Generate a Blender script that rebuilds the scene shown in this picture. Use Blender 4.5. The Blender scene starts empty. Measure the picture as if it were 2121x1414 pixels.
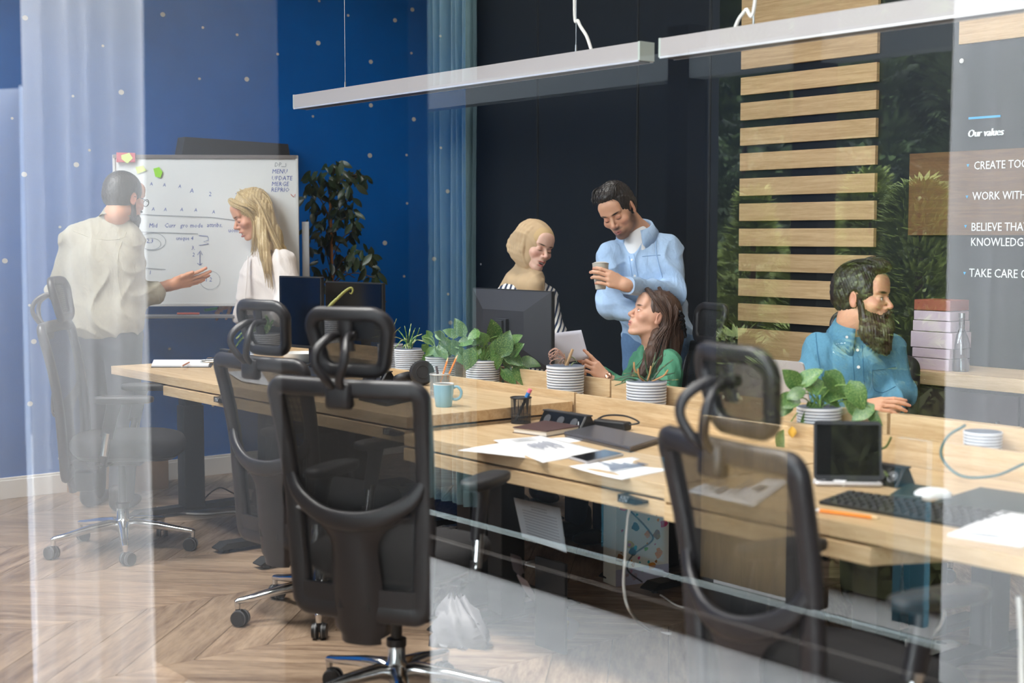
import bpy, bmesh, math, random
import numpy as np
from mathutils import Vector, Matrix
from math import sin, cos, pi, radians, sqrt, atan2
S = bpy.context.scene
COL = S.collection
# ------------------------------------------------------------------ camera, sky, exposure
FPX, CX, CY, HOR = 2900.0, 1060.5, 707.0, 488.0
CAM = np.array([0.0, 0.0, 1.45])
YAW = radians(38.8)                     # angle between the view and the long axis of the desks
TILT = math.atan((CY-HOR)/FPX)
Fh = np.array([-cos(YAW), sin(YAW), 0.0])
RT = np.array([sin(YAW), cos(YAW), 0.0])
FW = Fh*cos(TILT) + np.array([0, 0, -sin(TILT)])
UPV = Fh*sin(TILT) + np.array([0, 0, cos(TILT)])
cam_data = bpy.data.cameras.new('camera')
cam = bpy.data.objects.new('camera', cam_data); COL.objects.link(cam)
cam_data.sensor_width = 36.0; cam_data.lens = FPX/2121*36.0
cam_data.clip_start = 0.05; cam_data.clip_end = 300
cam.matrix_world = Matrix(((RT[0], UPV[0], -FW[0], CAM[0]), (RT[1], UPV[1], -FW[1], CAM[1]), (RT[2], UPV[2], -FW[2], CAM[2]), (0, 0, 0, 1)))
cam_data.dof.use_dof = True
cam_data.dof.focus_distance = 6.6
cam_data.dof.aperture_fstop = 2.4
S.camera = cam
world = bpy.data.worlds.new('sky'); S.world = world; world.use_nodes = True
_nt = world.node_tree; _bg = _nt.nodes['Background']
_tc = _nt.nodes.new('ShaderNodeTexCoord'); _sx = _nt.nodes.new('ShaderNodeSeparateXYZ')
_rp = _nt.nodes.new('ShaderNodeValToRGB'); _nz = _nt.nodes.new('ShaderNodeTexNoise')
_nz.inputs['Scale'].default_value = 2.2; _nz.inputs['Detail'].default_value = 4
_nt.links.new(_tc.outputs['Generated'], _sx.inputs[0]); _nt.links.new(_tc.outputs['Generated'], _nz.inputs['Vector'])
_rp.color_ramp.elements[0].position = 0.0; _rp.color_ramp.elements[0].color = (.90, .93, .97, 1)
_rp.color_ramp.elements[1].position = 0.7; _rp.color_ramp.elements[1].color = (.62, .76, .95, 1)
_nt.links.new(_sx.outputs['Z'], _rp.inputs[0])
_mxw = _nt.nodes.new('ShaderNodeMixRGB'); _mxw.inputs['Color2'].default_value = (.93, .95, .97, 1)
_nt.links.new(_nz.outputs['Fac'], _mxw.inputs['Fac']); _nt.links.new(_rp.outputs[0], _mxw.inputs['Color1'])
_nt.links.new(_mxw.outputs[0], _bg.inputs['Color'])
SKY = 16.5
_bg.inputs['Strength'].default_value = SKY
S.view_settings.view_transform = 'Standard'; S.view_settings.look = 'None'
S.view_settings.gamma = 1.0; S.view_settings.use_curve_mapping = False
S.view_settings.exposure = 0.0
S.cycles.use_denoising = True
S.cycles.max_bounces = 10; S.cycles.transparent_max_bounces = 24; S.cycles.glossy_bounces = 5
S.cycles.sample_clamp_indirect = 6.0; S.cycles.caustics_reflective = False; S.cycles.caustics_refractive = False
YG = 1.0                                 # plane of the office's front glazing

def area_light(name, loc, rot, sx, sy, power, col=(1, 1, 1)):
    l = bpy.data.lights.new(name, 'AREA'); l.shape = 'RECTANGLE'; l.size = sx; l.size_y = sy
    l.energy = power; l.color = col; l.spread = radians(125)
    o = bpy.data.objects.new(name, l); COL.objects.link(o); o.location = loc; o.rotation_euler = rot
    return o
# unseen area lights added under the ceiling to fill the room
for _i, (_x, _y) in enumerate([(-6.3, 1.55), (-3.9, 1.55), (-1.5, 1.55), (-6.0, 4.7), (-3.6, 4.7), (-1.2, 4.7)]):
    area_light('added_fill_light', (_x, _y, 3.84), (0, 0, 0), 1.2, .6, (92 if _y < 3 else 19)*(.42 if _x > -2 else 1), (1.0, .97, .93))

# ------------------------------------------------------------------ unprojection
def ray(px, py):
    return FW*FPX + RT*(px-CX) - UPV*(py-CY)
def P(px, py, D=None, x=None, y=None, z=None):
    """point seen at a pixel, at a forward distance D or on a plane"""
    r = ray(px, py)
    if D is not None: t = D/(r @ Fh)
    elif x is not None: t = (x-CAM[0])/r[0]
    elif y is not None: t = (y-CAM[1])/r[1]
    else: t = (z-CAM[2])/r[2]
    return CAM + r*t
def proj(p):
    d = np.asarray(p, float)-CAM; w = d @ FW
    return CX + FPX*(d @ RT)/w, CY - FPX*(d @ UPV)/w
def mirror(p):
    return np.array([p[0], 2*YG-p[1], p[2]])
def camvec(r, f, u=0.0):
    """direction from camera-right, camera-forward and up components"""
    return RT*r + Fh*f + np.array([0, 0, u])

# ------------------------------------------------------------------ materials
def lin(c):
    return tuple(((v/12.92) if v <= .04045 else ((v+.055)/1.055)**2.4) for v in c)
def hexc(h):
    h = h.lstrip('#'); return lin(tuple(int(h[i:i+2], 16)/255 for i in (0, 2, 4)))
MATS = {}
def N(nt, kind, **kw):
    n = nt.nodes.new(kind)
    for k, v in kw.items():
        if k in n.inputs: n.inputs[k].default_value = v
        else: setattr(n, k, v)
    return n
def mat(name, col, rough=.5, metal=0.0, var=0.0, vscale=12.0, bump=0.0, bscale=200.0, stretch=(1, 1, 1), sheen=0.0, coat=0.0, col2=None, spec=None, trans=0.0, ior=1.45, attr=None, sub=0.0, emit=None):
    if name in MATS: return MATS[name]
    if isinstance(col, str): col = hexc(col)
    if isinstance(col2, str): col2 = hexc(col2)
    m = bpy.data.materials.new(name); m.use_nodes = True; nt = m.node_tree; b = nt.nodes['Principled BSDF']
    b.inputs['Base Color'].default_value = (*col, 1); b.inputs['Roughness'].default_value = rough; b.inputs['Metallic'].default_value = metal
    b.inputs['IOR'].default_value = ior
    if trans: b.inputs['Transmission Weight'].default_value = trans
    if sheen: b.inputs['Sheen Weight'].default_value = sheen
    if coat: b.inputs['Coat Weight'].default_value = coat; b.inputs['Coat Roughness'].default_value = .12
    if spec is not None: b.inputs['Specular IOR Level'].default_value = spec
    if sub:
        b.inputs['Subsurface Weight'].default_value = sub; b.inputs['Subsurface Radius'].default_value = (.012, .005, .003); b.inputs['Subsurface Scale'].default_value = 1.0
    tc = N(nt, 'ShaderNodeTexCoord'); mp = N(nt, 'ShaderNodeMapping'); mp.inputs['Scale'].default_value = stretch
    nt.links.new(tc.outputs['Object'], mp.inputs['Vector'])
    src = None
    if attr:
        a = N(nt, 'ShaderNodeAttribute', attribute_name=attr); src = a.outputs['Color']
    if var:
        nz = N(nt, 'ShaderNodeTexNoise', Scale=vscale, Detail=5.0, Roughness=.6); nt.links.new(mp.outputs[0], nz.inputs['Vector'])
        mx = N(nt, 'ShaderNodeMixRGB'); rp = N(nt, 'ShaderNodeMapRange'); rp.inputs['From Min'].default_value = .3; rp.inputs['From Max'].default_value = .7
        nt.links.new(nz.outputs['Fac'], rp.inputs['Value'])
        if col2 is not None:
            mx.inputs['Color1'].default_value = (*col, 1); mx.inputs['Color2'].default_value = (*col2, 1); nt.links.new(rp.outputs[0], mx.inputs['Fac'])
            if src: nt.links.new(src, mx.inputs['Color1'])
        else:
            mx.blend_type = 'MULTIPLY'; mx.inputs['Color1'].default_value = (*col, 1); mx.inputs['Fac'].default_value = 1
            if src: nt.links.new(src, mx.inputs['Color1'])
            r2 = N(nt, 'ShaderNodeMapRange'); r2.inputs['To Min'].default_value = 1-var; r2.inputs['To Max'].default_value = 1+var*.4
            nt.links.new(rp.outputs[0], r2.inputs['Value']); nt.links.new(r2.outputs[0], mx.inputs['Color2'])
        src = mx.outputs[0]
    if src: nt.links.new(src, b.inputs['Base Color'])
    if bump:
        nb = N(nt, 'ShaderNodeTexNoise', Scale=bscale, Detail=3.0); nt.links.new(mp.outputs[0], nb.inputs['Vector'])
        bp = N(nt, 'ShaderNodeBump', Strength=bump, Distance=.002); nt.links.new(nb.outputs['Fac'], bp.inputs['Height']); nt.links.new(bp.outputs[0], b.inputs['Normal'])
    if emit:
        b.inputs['Emission Color'].default_value = (*emit[0], 1); b.inputs['Emission Strength'].default_value = emit[1]
    MATS[name] = m; return m
def wood(name, light, dark, along=(1, 14, 14), scale=6.0, rough=.45, rnd=0.0, bump=.15):
    if name in MATS: return MATS[name]
    light = hexc(light); dark = hexc(dark)
    m = bpy.data.materials.new(name); m.use_nodes = True; nt = m.node_tree; b = nt.nodes['Principled BSDF']
    tc = N(nt, 'ShaderNodeTexCoord'); mp = N(nt, 'ShaderNodeMapping'); mp.inputs['Scale'].default_value = along
    oi = N(nt, 'ShaderNodeObjectInfo'); ad = N(nt, 'ShaderNodeVectorMath', operation='ADD'); sc = N(nt, 'ShaderNodeVectorMath', operation='SCALE'); sc.inputs['Scale'].default_value = 37.0
    cmb = N(nt, 'ShaderNodeCombineXYZ')
    for i in range(3): nt.links.new(oi.outputs['Random'], cmb.inputs[i])
    nt.links.new(cmb.outputs[0], sc.inputs[0]); nt.links.new(tc.outputs['Object'], ad.inputs[0]); nt.links.new(sc.outputs[0], ad.inputs[1]); nt.links.new(ad.outputs[0], mp.inputs['Vector'])
    n1 = N(nt, 'ShaderNodeTexNoise', Scale=scale*.45, Detail=4.0, Distortion=1.3); n2 = N(nt, 'ShaderNodeTexNoise', Scale=scale*3.2, Detail=6.0, Roughness=.7)
    nt.links.new(mp.outputs[0], n1.inputs['Vector']); nt.links.new(mp.outputs[0], n2.inputs['Vector'])
    mm = N(nt, 'ShaderNodeMath', operation='MULTIPLY_ADD'); mm.inputs[1].default_value = .55
    nt.links.new(n1.outputs['Fac'], mm.inputs[0])
    m2 = N(nt, 'ShaderNodeMath', operation='MULTIPLY'); m2.inputs[1].default_value = .5; nt.links.new(n2.outputs['Fac'], m2.inputs[0]); nt.links.new(m2.outputs[0], mm.inputs[2])
    cr = N(nt, 'ShaderNodeValToRGB'); e = cr.color_ramp.elements; e[0].position = .38; e[0].color = (*dark, 1); e[1].position = .64; e[1].color = (*light, 1)
    nt.links.new(mm.outputs[0], cr.inputs[0])
    mv = N(nt, 'ShaderNodeHueSaturation'); mr = N(nt, 'ShaderNodeMapRange'); mr.inputs['To Min'].default_value = 1-rnd; mr.inputs['To Max'].default_value = 1+rnd
    nt.links.new(oi.outputs['Random'], mr.inputs['Value']); nt.links.new(mr.outputs[0], mv.inputs['Value']); nt.links.new(cr.outputs[0], mv.inputs['Color'])
    nt.links.new(mv.outputs[0], b.inputs['Base Color']); b.inputs['Roughness'].default_value = rough
    bp = N(nt, 'ShaderNodeBump', Strength=bump, Distance=.001); nt.links.new(n2.outputs['Fac'], bp.inputs['Height']); nt.links.new(bp.outputs[0], b.inputs['Normal'])
    MATS[name] = m; return m
def glass_mat(name, ior=1.5, tint=(1, 1, 1), gain=1.0, rough=0.0):
    """thin pane: clear transparency plus a mirror layer that follows Fresnel"""
    if name in MATS: return MATS[name]
    m = bpy.data.materials.new(name); m.use_nodes = True; nt = m.node_tree; nt.nodes.clear()
    out = N(nt, 'ShaderNodeOutputMaterial'); mx = N(nt, 'ShaderNodeMixShader'); tr = N(nt, 'ShaderNodeBsdfTransparent', Color=(*tint, 1)); gl = N(nt, 'ShaderNodeBsdfGlossy', Color=(1, 1, 1, 1), Roughness=rough)
    fr = N(nt, 'ShaderNodeFresnel', IOR=ior); ml = N(nt, 'ShaderNodeMath', operation='MULTIPLY'); ml.inputs[1].default_value = gain; ml.use_clamp = True
    nt.links.new(fr.outputs[0], ml.inputs[0]); nt.links.new(ml.outputs[0], mx.inputs[0]); nt.links.new(tr.outputs[0], mx.inputs[1]); nt.links.new(gl.outputs[0], mx.inputs[2]); nt.links.new(mx.outputs[0], out.inputs[0])
    MATS[name] = m; return m

# ------------------------------------------------------------------ mesh building
WM = {}      # object name -> world matrix (kept here so that no depsgraph update is needed)
def wmat(o): return WM.get(o.name, Matrix.Identity(4))
def tag(o, label=None, cat=None, group=None, kind=None):
    if label: o['label'] = label
    if cat: o['category'] = cat
    if group: o['group'] = group
    if kind: o['kind'] = kind
    return o
def thing(name, label, cat, loc=(0, 0, 0), rotz=0.0, group=None):
    o = bpy.data.objects.new(name, None); COL.objects.link(o)
    o.location = tuple(float(v) for v in loc); o.rotation_euler = (0, 0, rotz); o.empty_display_size = .1
    WM[o.name] = Matrix.Translation(o.location) @ Matrix.Rotation(rotz, 4, 'Z')
    return tag(o, label, cat, group)
class MB:
    def __init__(s): s.v = []; s.f = []; s.mi = []; s.M = Matrix.Identity(4); s.cur = 0; s.col = None
    def at(s, M): s.M = M; return s
    def add(s, vs, fs):
        b = len(s.v); M = s.M
        s.v.extend([tuple(M @ Vector(v)) for v in vs]); s.f.extend([tuple(b+i for i in f) for f in fs]); s.mi.extend([s.cur]*len(fs)); return s
    def box(s, c, d, rot=None, taper=1.0):
        hx, hy, hz = d[0]/2, d[1]/2, d[2]/2; vs = []
        for z in (-1, 1):
            t = taper if z > 0 else 1.0
            for x, y in ((-1, -1), (1, -1), (1, 1), (-1, 1)):
                p = Vector((x*hx*t, y*hy*t, z*hz))
                if rot is not None: p = rot @ p
                vs.append(p+Vector(c))
        return s.add(vs, [(3, 2, 1, 0), (4, 5, 6, 7), (0, 1, 5, 4), (1, 2, 6, 5), (2, 3, 7, 6), (3, 0, 4, 7)])
    def rbox(s, c, d, r=.004, rot=None, seg=3, r2=None):
        """box with rounded vertical corners and chamfered rims"""
        hx, hy, hz = d[0]/2, d[1]/2, d[2]/2; r = min(r, hx*.99, hy*.99); e = min(r2 if r2 is not None else r*.4, hz*.9)
        out = []
        for q, (sx, sy) in enumerate(((1, 1), (-1, 1), (-1, -1), (1, -1))):
            for k in range(seg+1):
                a = (q+k/seg)*pi/2; out.append((sx*(hx-r)+r*cos(a), sy*(hy-r)+r*sin(a), cos(a), sin(a)))
        rings = [(-hz, e), (-hz+e, 0), (hz-e, 0), (hz, e)]; vs = []
        for z, ins in rings:
            for (x, y, nx, ny) in out:
                p = Vector((x-nx*ins, y-ny*ins, z))
                if rot is not None: p = rot @ p
                vs.append(p+Vector(c))
        n = len(out); fs = []
        for k in range(3):
            for i in range(n): j = (i+1) % n; fs.append((k*n+i, k*n+j, (k+1)*n+j, (k+1)*n+i))
        fs.append(tuple(range(n-1, -1, -1))); fs.append(tuple(3*n+i for i in range(n)))
        return s.add(vs, fs)
    def tube(s, pts, rad, seg=8, closed=False, flat=None, up=None, cap=True):
        """sweep; rad number or list; flat=(w,t) list or pair -> elliptic section, w along 'up' x tangent"""
        pts = [Vector(tuple(float(c) for c in p)) for p in pts]; n = len(pts); vs = []; prev = None
        for i, p in enumerate(pts):
            if closed: t = pts[(i+1) % n]-pts[i-1]
            else: t = pts[min(i+1, n-1)]-pts[max(i-1, 0)]
            if t.length < 1e-9: t = Vector((0, 0, 1))
            t.normalize()
            if up is not None: u = Vector(up[i] if isinstance(up, list) else up)
            elif prev is None: u = Vector((0, 0, 1)) if abs(t.z) < .9 else Vector((1, 0, 0))
            else: u = prev
            u = u-t*u.dot(t)
            if u.length < 1e-6: u = t.orthogonal()
            u.normalize(); prev = u; w = t.cross(u)
            if flat is not None:
                fw, ft = flat[i] if isinstance(flat, list) else flat
            else:
                r_ = rad[i] if isinstance(rad, (list, tuple)) else rad; fw = ft = r_
            for k in range(seg):
                a = 2*pi*k/seg; ca, sa = cos(a), sin(a)
                if flat is not None: ca = math.copysign(abs(ca)**.7, ca); sa = math.copysign(abs(sa)**.7, sa)
                vs.append(p+w*(fw*ca)+u*(ft*sa))
        fs = []; m = n if closed else n-1
        for i in range(m):
            a = i*seg; b = ((i+1) % n)*seg
            for k in range(seg): j = (k+1) % seg; fs.append((a+k, a+j, b+j, b+k))
        if not closed and cap: fs.append(tuple(range(seg-1, -1, -1))); fs.append(tuple((n-1)*seg+k for k in range(seg)))
        return s.add(vs, fs)
    def cyl(s, a, b, r, r2=None, seg=16):
        return s.tube([a, b], [r, r if r2 is None else r2], seg=seg)
    def lathe(s, prof, c=(0, 0, 0), seg=24, axis=None):
        vs = []; n = len(prof); M = axis or Matrix.Identity(3)
        for (r, z) in prof:
            for k in range(seg): a = 2*pi*k/seg; vs.append(M @ Vector((r*cos(a), r*sin(a), z))+Vector(c))
        fs = []
        for i in range(n-1):
            for k in range(seg): j = (k+1) % seg; fs.append((i*seg+k, i*seg+j, (i+1)*seg+j, (i+1)*seg+k))
        if prof[0][0] > 1e-5: fs.append(tuple(range(seg-1, -1, -1)))
        if prof[-1][0] > 1e-5: fs.append(tuple((n-1)*seg+k for k in range(seg)))
        return s.add(vs, fs)
    def prism(s, poly, z0, z1, M=None):
        n = len(poly); vs = [(x, y, z0) for x, y in poly]+[(x, y, z1) for x, y in poly]
        if M is not None: vs = [M @ Vector(v) for v in vs]
        return s.add(vs, [tuple(range(n-1, -1, -1)), tuple(range(n, 2*n))]+[(i, (i+1) % n, n+(i+1) % n, n+i) for i in range(n)])
    def sheet(s, grid, thick=0.0):
        """grid[i][j] points -> surface, with a second face layer when thick"""
        ni, nj = len(grid), len(grid[0]); G = np.array(grid, float); vs = [tuple(p) for r in G for p in r]
        q = lambda i, j, o=0: o+i*nj+j
        fs = [(q(i, j), q(i+1, j), q(i+1, j+1), q(i, j+1)) for i in range(ni-1) for j in range(nj-1)]
        if thick:
            du = np.gradient(G, axis=0); dv = np.gradient(G, axis=1); nn = np.cross(du, dv); nn /= np.maximum(np.linalg.norm(nn, axis=2, keepdims=True), 1e-9)
            H = G-nn*thick; o = ni*nj; vs += [tuple(p) for r in H for p in r]
            fs = [f[::-1] for f in fs]+[(q(i, j, o), q(i+1, j, o), q(i+1, j+1, o), q(i, j+1, o)) for i in range(ni-1) for j in range(nj-1)]
            rim = [(i, 0) for i in range(ni)]+[(ni-1, j) for j in range(1, nj)]+[(i, nj-1) for i in range(ni-2, -1, -1)]+[(0, j) for j in range(nj-2, 0, -1)]
            for k in range(len(rim)):
                a = rim[k]; b = rim[(k+1) % len(rim)]; fs.append((q(*a), q(*b), q(*b, o), q(*a, o)))
        return s.add(vs, fs)
    def ball(s, c, r, seg=12, rings=8):
        r = (r, r, r) if not isinstance(r, (tuple, list)) else r; vs = []; 
        for i in range(1, rings):
            for k in range(seg):
                a = pi*i/rings; b = 2*pi*k/seg; vs.append((c[0]+r[0]*sin(a)*cos(b), c[1]+r[1]*sin(a)*sin(b), c[2]+r[2]*cos(a)))
        vs += [(c[0], c[1], c[2]+r[2]), (c[0], c[1], c[2]-r[2])]; T = len(vs)-2; B = T+1; fs = []
        for k in range(seg):
            j = (k+1) % seg; fs.append((T, k, j)); e = (rings-2)*seg; fs.append((B, e+j, e+k))
            for i in range(rings-2): fs.append((i*seg+k, (i+1)*seg+k, (i+1)*seg+j, i*seg+j))
        return s.add(vs, fs)
    def build(s, name, mats, parent=None, world=False, smooth=True, bevel=0.0, tags=None, angle=40, origin=None):
        me = bpy.data.meshes.new(name); vs = s.v
        if world and parent is not None:
            inv = wmat(parent).inverted(); vs = [tuple(inv @ Vector(v)) for v in vs]
        if origin is not None: vs = [(v[0]-origin[0], v[1]-origin[1], v[2]-origin[2]) for v in vs]
        me.from_pydata(vs, [], s.f); mats = mats if isinstance(mats, (list, tuple)) else [mats]
        for m in mats: me.materials.append(m)
        if len(mats) > 1: me.polygons.foreach_set('material_index', s.mi)
        if smooth:
            me.polygons.foreach_set('use_smooth', [True]*len(s.f))
            me.set_sharp_from_angle(angle=radians(angle))
        me.validate(); me.update()
        o = bpy.data.objects.new(name, me); COL.objects.link(o)
        if origin is not None: o.location = tuple(float(c) for c in origin); WM[o.name] = Matrix.Translation(o.location)
        if parent is not None: o.parent = parent; WM[o.name] = wmat(parent) @ (Matrix.Translation(o.location) if origin is not None else Matrix.Identity(4))
        if bevel:
            bv = o.modifiers.new('bevel', 'BEVEL'); bv.width = bevel; bv.segments = 2; bv.limit_method = 'ANGLE'; bv.angle_limit = radians(50)
        if tags: tag(o, **tags)
        return o
def copy_tree(o, loc=None, rotz=None, label=None, group=None, parent=None):
    c = o.copy(); COL.objects.link(c)
    if parent is not None: c.parent = parent
    if loc is not None: c.location = tuple(float(v) for v in loc)
    if rotz is not None: c.rotation_euler = (0, 0, rotz)
    if label: c['label'] = label
    if group: c['group'] = group
    for ch in o.children: copy_tree(ch, parent=c)
    return c
def rotm(ax, deg): return Matrix.Rotation(radians(deg), 3, ax)
def frame(origin, xax, zax=(0, 0, 1)):
    """4x4 with x along xax, z near zax"""
    x = Vector(tuple(float(v) for v in xax)).normalized(); z = Vector(zax); z = (z-x*z.dot(x)).normalized(); y = z.cross(x)
    return Matrix(((x.x, y.x, z.x, origin[0]), (x.y, y.y, z.y, origin[1]), (x.z, y.z, z.z, origin[2]), (0, 0, 0, 1)))
def bez(p, n=12):
    """Catmull-Rom through points"""
    p = [np.asarray(q, float) for q in p]; q = [2*p[0]-p[1]]+p+[2*p[-1]-p[-2]]; out = []
    for i in range(1, len(q)-2):
        for k in range(n):
            t = k/n; a, b, c, d = q[i-1], q[i], q[i+1], q[i+2]
            out.append(.5*((2*b)+(-a+c)*t+(2*a-5*b+4*c-d)*t*t+(-a+3*b-3*c+d)*t**3))
    out.append(p[-1]); return out
def text_mesh(s, size, shear=0.0, ext=.0005, res=2):
    cu = bpy.data.curves.new('txt', 'FONT'); cu.body = s; cu.size = size; cu.extrude = ext; cu.shear = shear; cu.resolution_u = res
    o = bpy.data.objects.new('txt', cu); COL.objects.link(o); bpy.context.view_layer.update()
    me = bpy.data.meshes.new_from_object(o.evaluated_get(bpy.context.evaluated_depsgraph_get())); bpy.data.objects.remove(o); bpy.data.curves.remove(cu)
    return [tuple(v.co) for v in me.vertices], [tuple(p.vertices) for p in me.polygons]
# ================================================================== ROOM
XW, YB, ZC, XR = -7.72, 5.8, 3.9, 2.6
M_blue = mat('blue_wall_paint', '#0a61b4', rough=1.0, spec=0.0, var=.10, vscale=3, bump=.35, bscale=160)
M_black = mat('black_wall_paint', '#17191b', rough=.32, var=.15, vscale=2, bump=.05, bscale=300)
M_white = mat('white_paint', '#e6e3df', rough=.5)
M_ceil = mat('ceiling_paint', '#d9d6d2', rough=.9)
M_oak = wood('pale_oak_desk', '#cfb48f', '#b3946b', along=(1, 12, 12), scale=5, rough=.42)
M_oakslat = wood('oak_slat', '#c0a27a', '#a2835b', along=(1, 10, 22), scale=5, rough=.5, rnd=.06)
M_plank = wood('grey_brown_oak_plank', '#ae967f', '#6a5342', along=(1, 7, 7), scale=3.4, rough=.38, rnd=.13, bump=.3)
M_subfloor = mat('dark_subfloor', '#3a3029', rough=.9)
M_metal_dk = mat('charcoal_powder_coat', '#232426', rough=.5)
M_black_pl = mat('black_plastic', '#1b1b1d', rough=.42, bump=.1, bscale=900)
M_chrome = mat('polished_aluminium', '#d8dadc', rough=.13, metal=1.0)
M_steel = mat('brushed_steel', '#9a9c9e', rough=.35, metal=1.0)
def struct(name, mb, m, parent=None, **k):
    o = mb.build(name, m, parent, **k)
    if parent is None: o['kind'] = 'structure'
    return o
floor = struct('floor', MB().box(((XW+XR)/2, (1.0+YB)/2, -.055), (XR-XW, YB-1.0, .1)), M_subfloor, smooth=False)
wall_left = struct('wall_left', MB().box((XW-.06, (YB+.9)/2, ZC/2), (.12, YB-.9+.24, ZC)), M_blue, smooth=False)
wall_back = struct('wall_back', MB().box(((XW+XR)/2, YB+.06, ZC/2), (XR-XW, .12, ZC)), M_black, smooth=False)
wall_right = struct('wall_right', MB().box((XR+.06, (YB+.9)/2, ZC/2), (.12, YB-.9+.24, ZC)), mat('right_wall_paint', '#c9c9c6', rough=.8), smooth=False)
ceiling = struct('ceiling', MB().box(((XW+XR)/2, (1.0+YB)/2, ZC+.05), (XR-XW+.2, YB-1.0+.3, .1)), M_ceil, smooth=False)
# chevron floor planks: one object each, mirrored columns whose seams run away from the glazing
def plank_mesh(sgn, CWD=.72, PW=.283):
    """parallelogram board in its own frame, local x along the grain"""
    g = .0016; a = sgn*pi/4; c, s_ = cos(-a), sin(-a)
    pts = [(-CWD/2+g, -sgn*CWD/2), (CWD/2-g, sgn*CWD/2), (CWD/2-g, sgn*CWD/2+PW-2*g), (-CWD/2+g, -sgn*CWD/2+PW-2*g)]
    lp = [(x*c-y*s_, x*s_+y*c) for x, y in pts]
    if sgn < 0: pass
    cx = sum(p[0] for p in lp)/4; cy = sum(p[1] for p in lp)/4
    top = [(cx+(x-cx)*.9965, cy+(y-cy)*.992, .0) for x, y in lp]; mid = [(x, y, -.0016) for x, y in lp]; low = [(x, y, -.012) for x, y in lp]
    vs = top+mid+low; fs = [(0, 1, 2, 3)]
    for r in (0, 4):
        for i in range(4): j = (i+1) % 4; fs.append((r+i, r+4+i, r+4+j, r+j))
    me = bpy.data.meshes.new('plank'); me.from_pydata(vs, [], fs); me.materials.append(M_plank); me.validate(); me.update(); return me
_pm = {1: plank_mesh(1), -1: plank_mesh(-1)}
def seen(p, mg=60):
    d = np.asarray(p)-CAM; w = d @ FW
    if w < .2: return False
    a, b = proj(p); return -mg < a < 2121+mg and b < 1414+160
n_pl = 0; rest = MB(); x0 = -4.355-.72*5
_cells = []
for c in range(-1, 16):
    sgn = 1 if c % 2 else -1; xa = x0+.72*c
    for k in range(0, 26):
        y = .2+.283*k; cxm = xa+.36
        if xa > XR or y > 6.6: continue
        q = [(xa, y-sgn*.36, 0), (xa+.72, y+sgn*.36, 0), (cxm, y+.14, 0)]
        inside = xa > XW-.01 and xa+.72 < XR and y-.36 > 1.0 and y+.36+.283 < YB
        _cells.append(((0 if any(seen(p) for p in q) else 100)+np.hypot(cxm, y), sgn, cxm, y, inside))
_cells.sort()
for (dist, sgn, cxm, y, inside) in _cells:
    a = sgn*pi/4
    if n_pl < 298 and cxm-.36 > XW-.4 and y < YB+.1:
        o = bpy.data.objects.new('plank', _pm[sgn]); COL.objects.link(o); o.parent = floor
        o.location = (cxm, y, .0); o.rotation_euler = (0, 0, a); n_pl += 1
    elif cxm-.36 > XW-.4 and y < YB+.1:
        rest.M = Matrix.Translation((cxm, y, 0)) @ Matrix.Rotation(a, 4, 'Z'); rest.add([tuple(v.co) for v in _pm[sgn].vertices], [tuple(p.vertices) for p in _pm[sgn].polygons])
if rest.v: _r = rest.build('plank_field', M_plank, floor, smooth=False); _r['kind'] = 'stuff'
# baseboard
struct('baseboard_left', MB().box((XW+.008, (YB+.95)/2, .0525), (.016, YB-.95, .105)).box((XW+.005, (YB+.95)/2, .112), (.01, YB-.95, .014)), M_white, bevel=.003)
struct('baseboard_back', MB().box(((XW+XR)/2, YB-.008, .045), (XR-XW-.04, .016, .09)), mat('black_skirting', '#141516', rough=.5), bevel=.003)
# white dot stickers on the blue wall (and one on the black wall)
_dots = [(52, 37, 5), (337, 30, 4.5), (420, 57, 2.5), (491, 72, 2.5), (213, 95, 2.5), (575, 112, 2.5), (413, 163, 2.5), (511, 164, 4.5), (151, 199, 2.5), (251, 191, 5), (25, 245, 2.6), (185, 311, 2.6), (158, 341, 5), (50, 361, 5), (124, 470, 2.6), (10, 540, 5), (61, 632, 2.6), (70, 707, 5), (62, 836, 5), (351, 722, 2.6), (441, 839, 2.6), (123, 949, 2.6), (661, 2, 2.4), (721, 32, 2.4), (854, 20, 4), (818, 42, 4), (659, 89, 4.5), (912, 75, 2.4), (768, 128, 4), (852, 110, 2.4), (768, 218, 4), (857, 247, 4), (648, 241, 2.4), (913, 306, 2.4), (766, 322, 4.5), (842, 321, 2.4), (927, 396, 4), (843, 421, 2.4), (698, 433, 4.5), (797, 503, 4.5), (899, 536, 4), (837, 572, 2.4), (928, 609, 2.4), (933, 668, 4)]
M_dot = mat('white_sticker', '#c9c6c2', rough=.6)
for (px, py, r) in _dots:
    c = P(px, py, x=XW+.001); d = (c-CAM) @ Fh; rr = r*d/FPX*1.05
    m = MB(); n = 14; mx = Matrix(((0, 0, 1, c[0]), (1.12, 0, 0, c[1]), (0, 1, 0, c[2]), (0, 0, 0, 1)))
    m.M = mx; m.prism([(rr*cos(2*pi*i/n), rr*sin(2*pi*i/n)) for i in range(n)], 0, .0015)
    m.build('dot_sticker', M_dot, wall_left, smooth=False)
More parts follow.
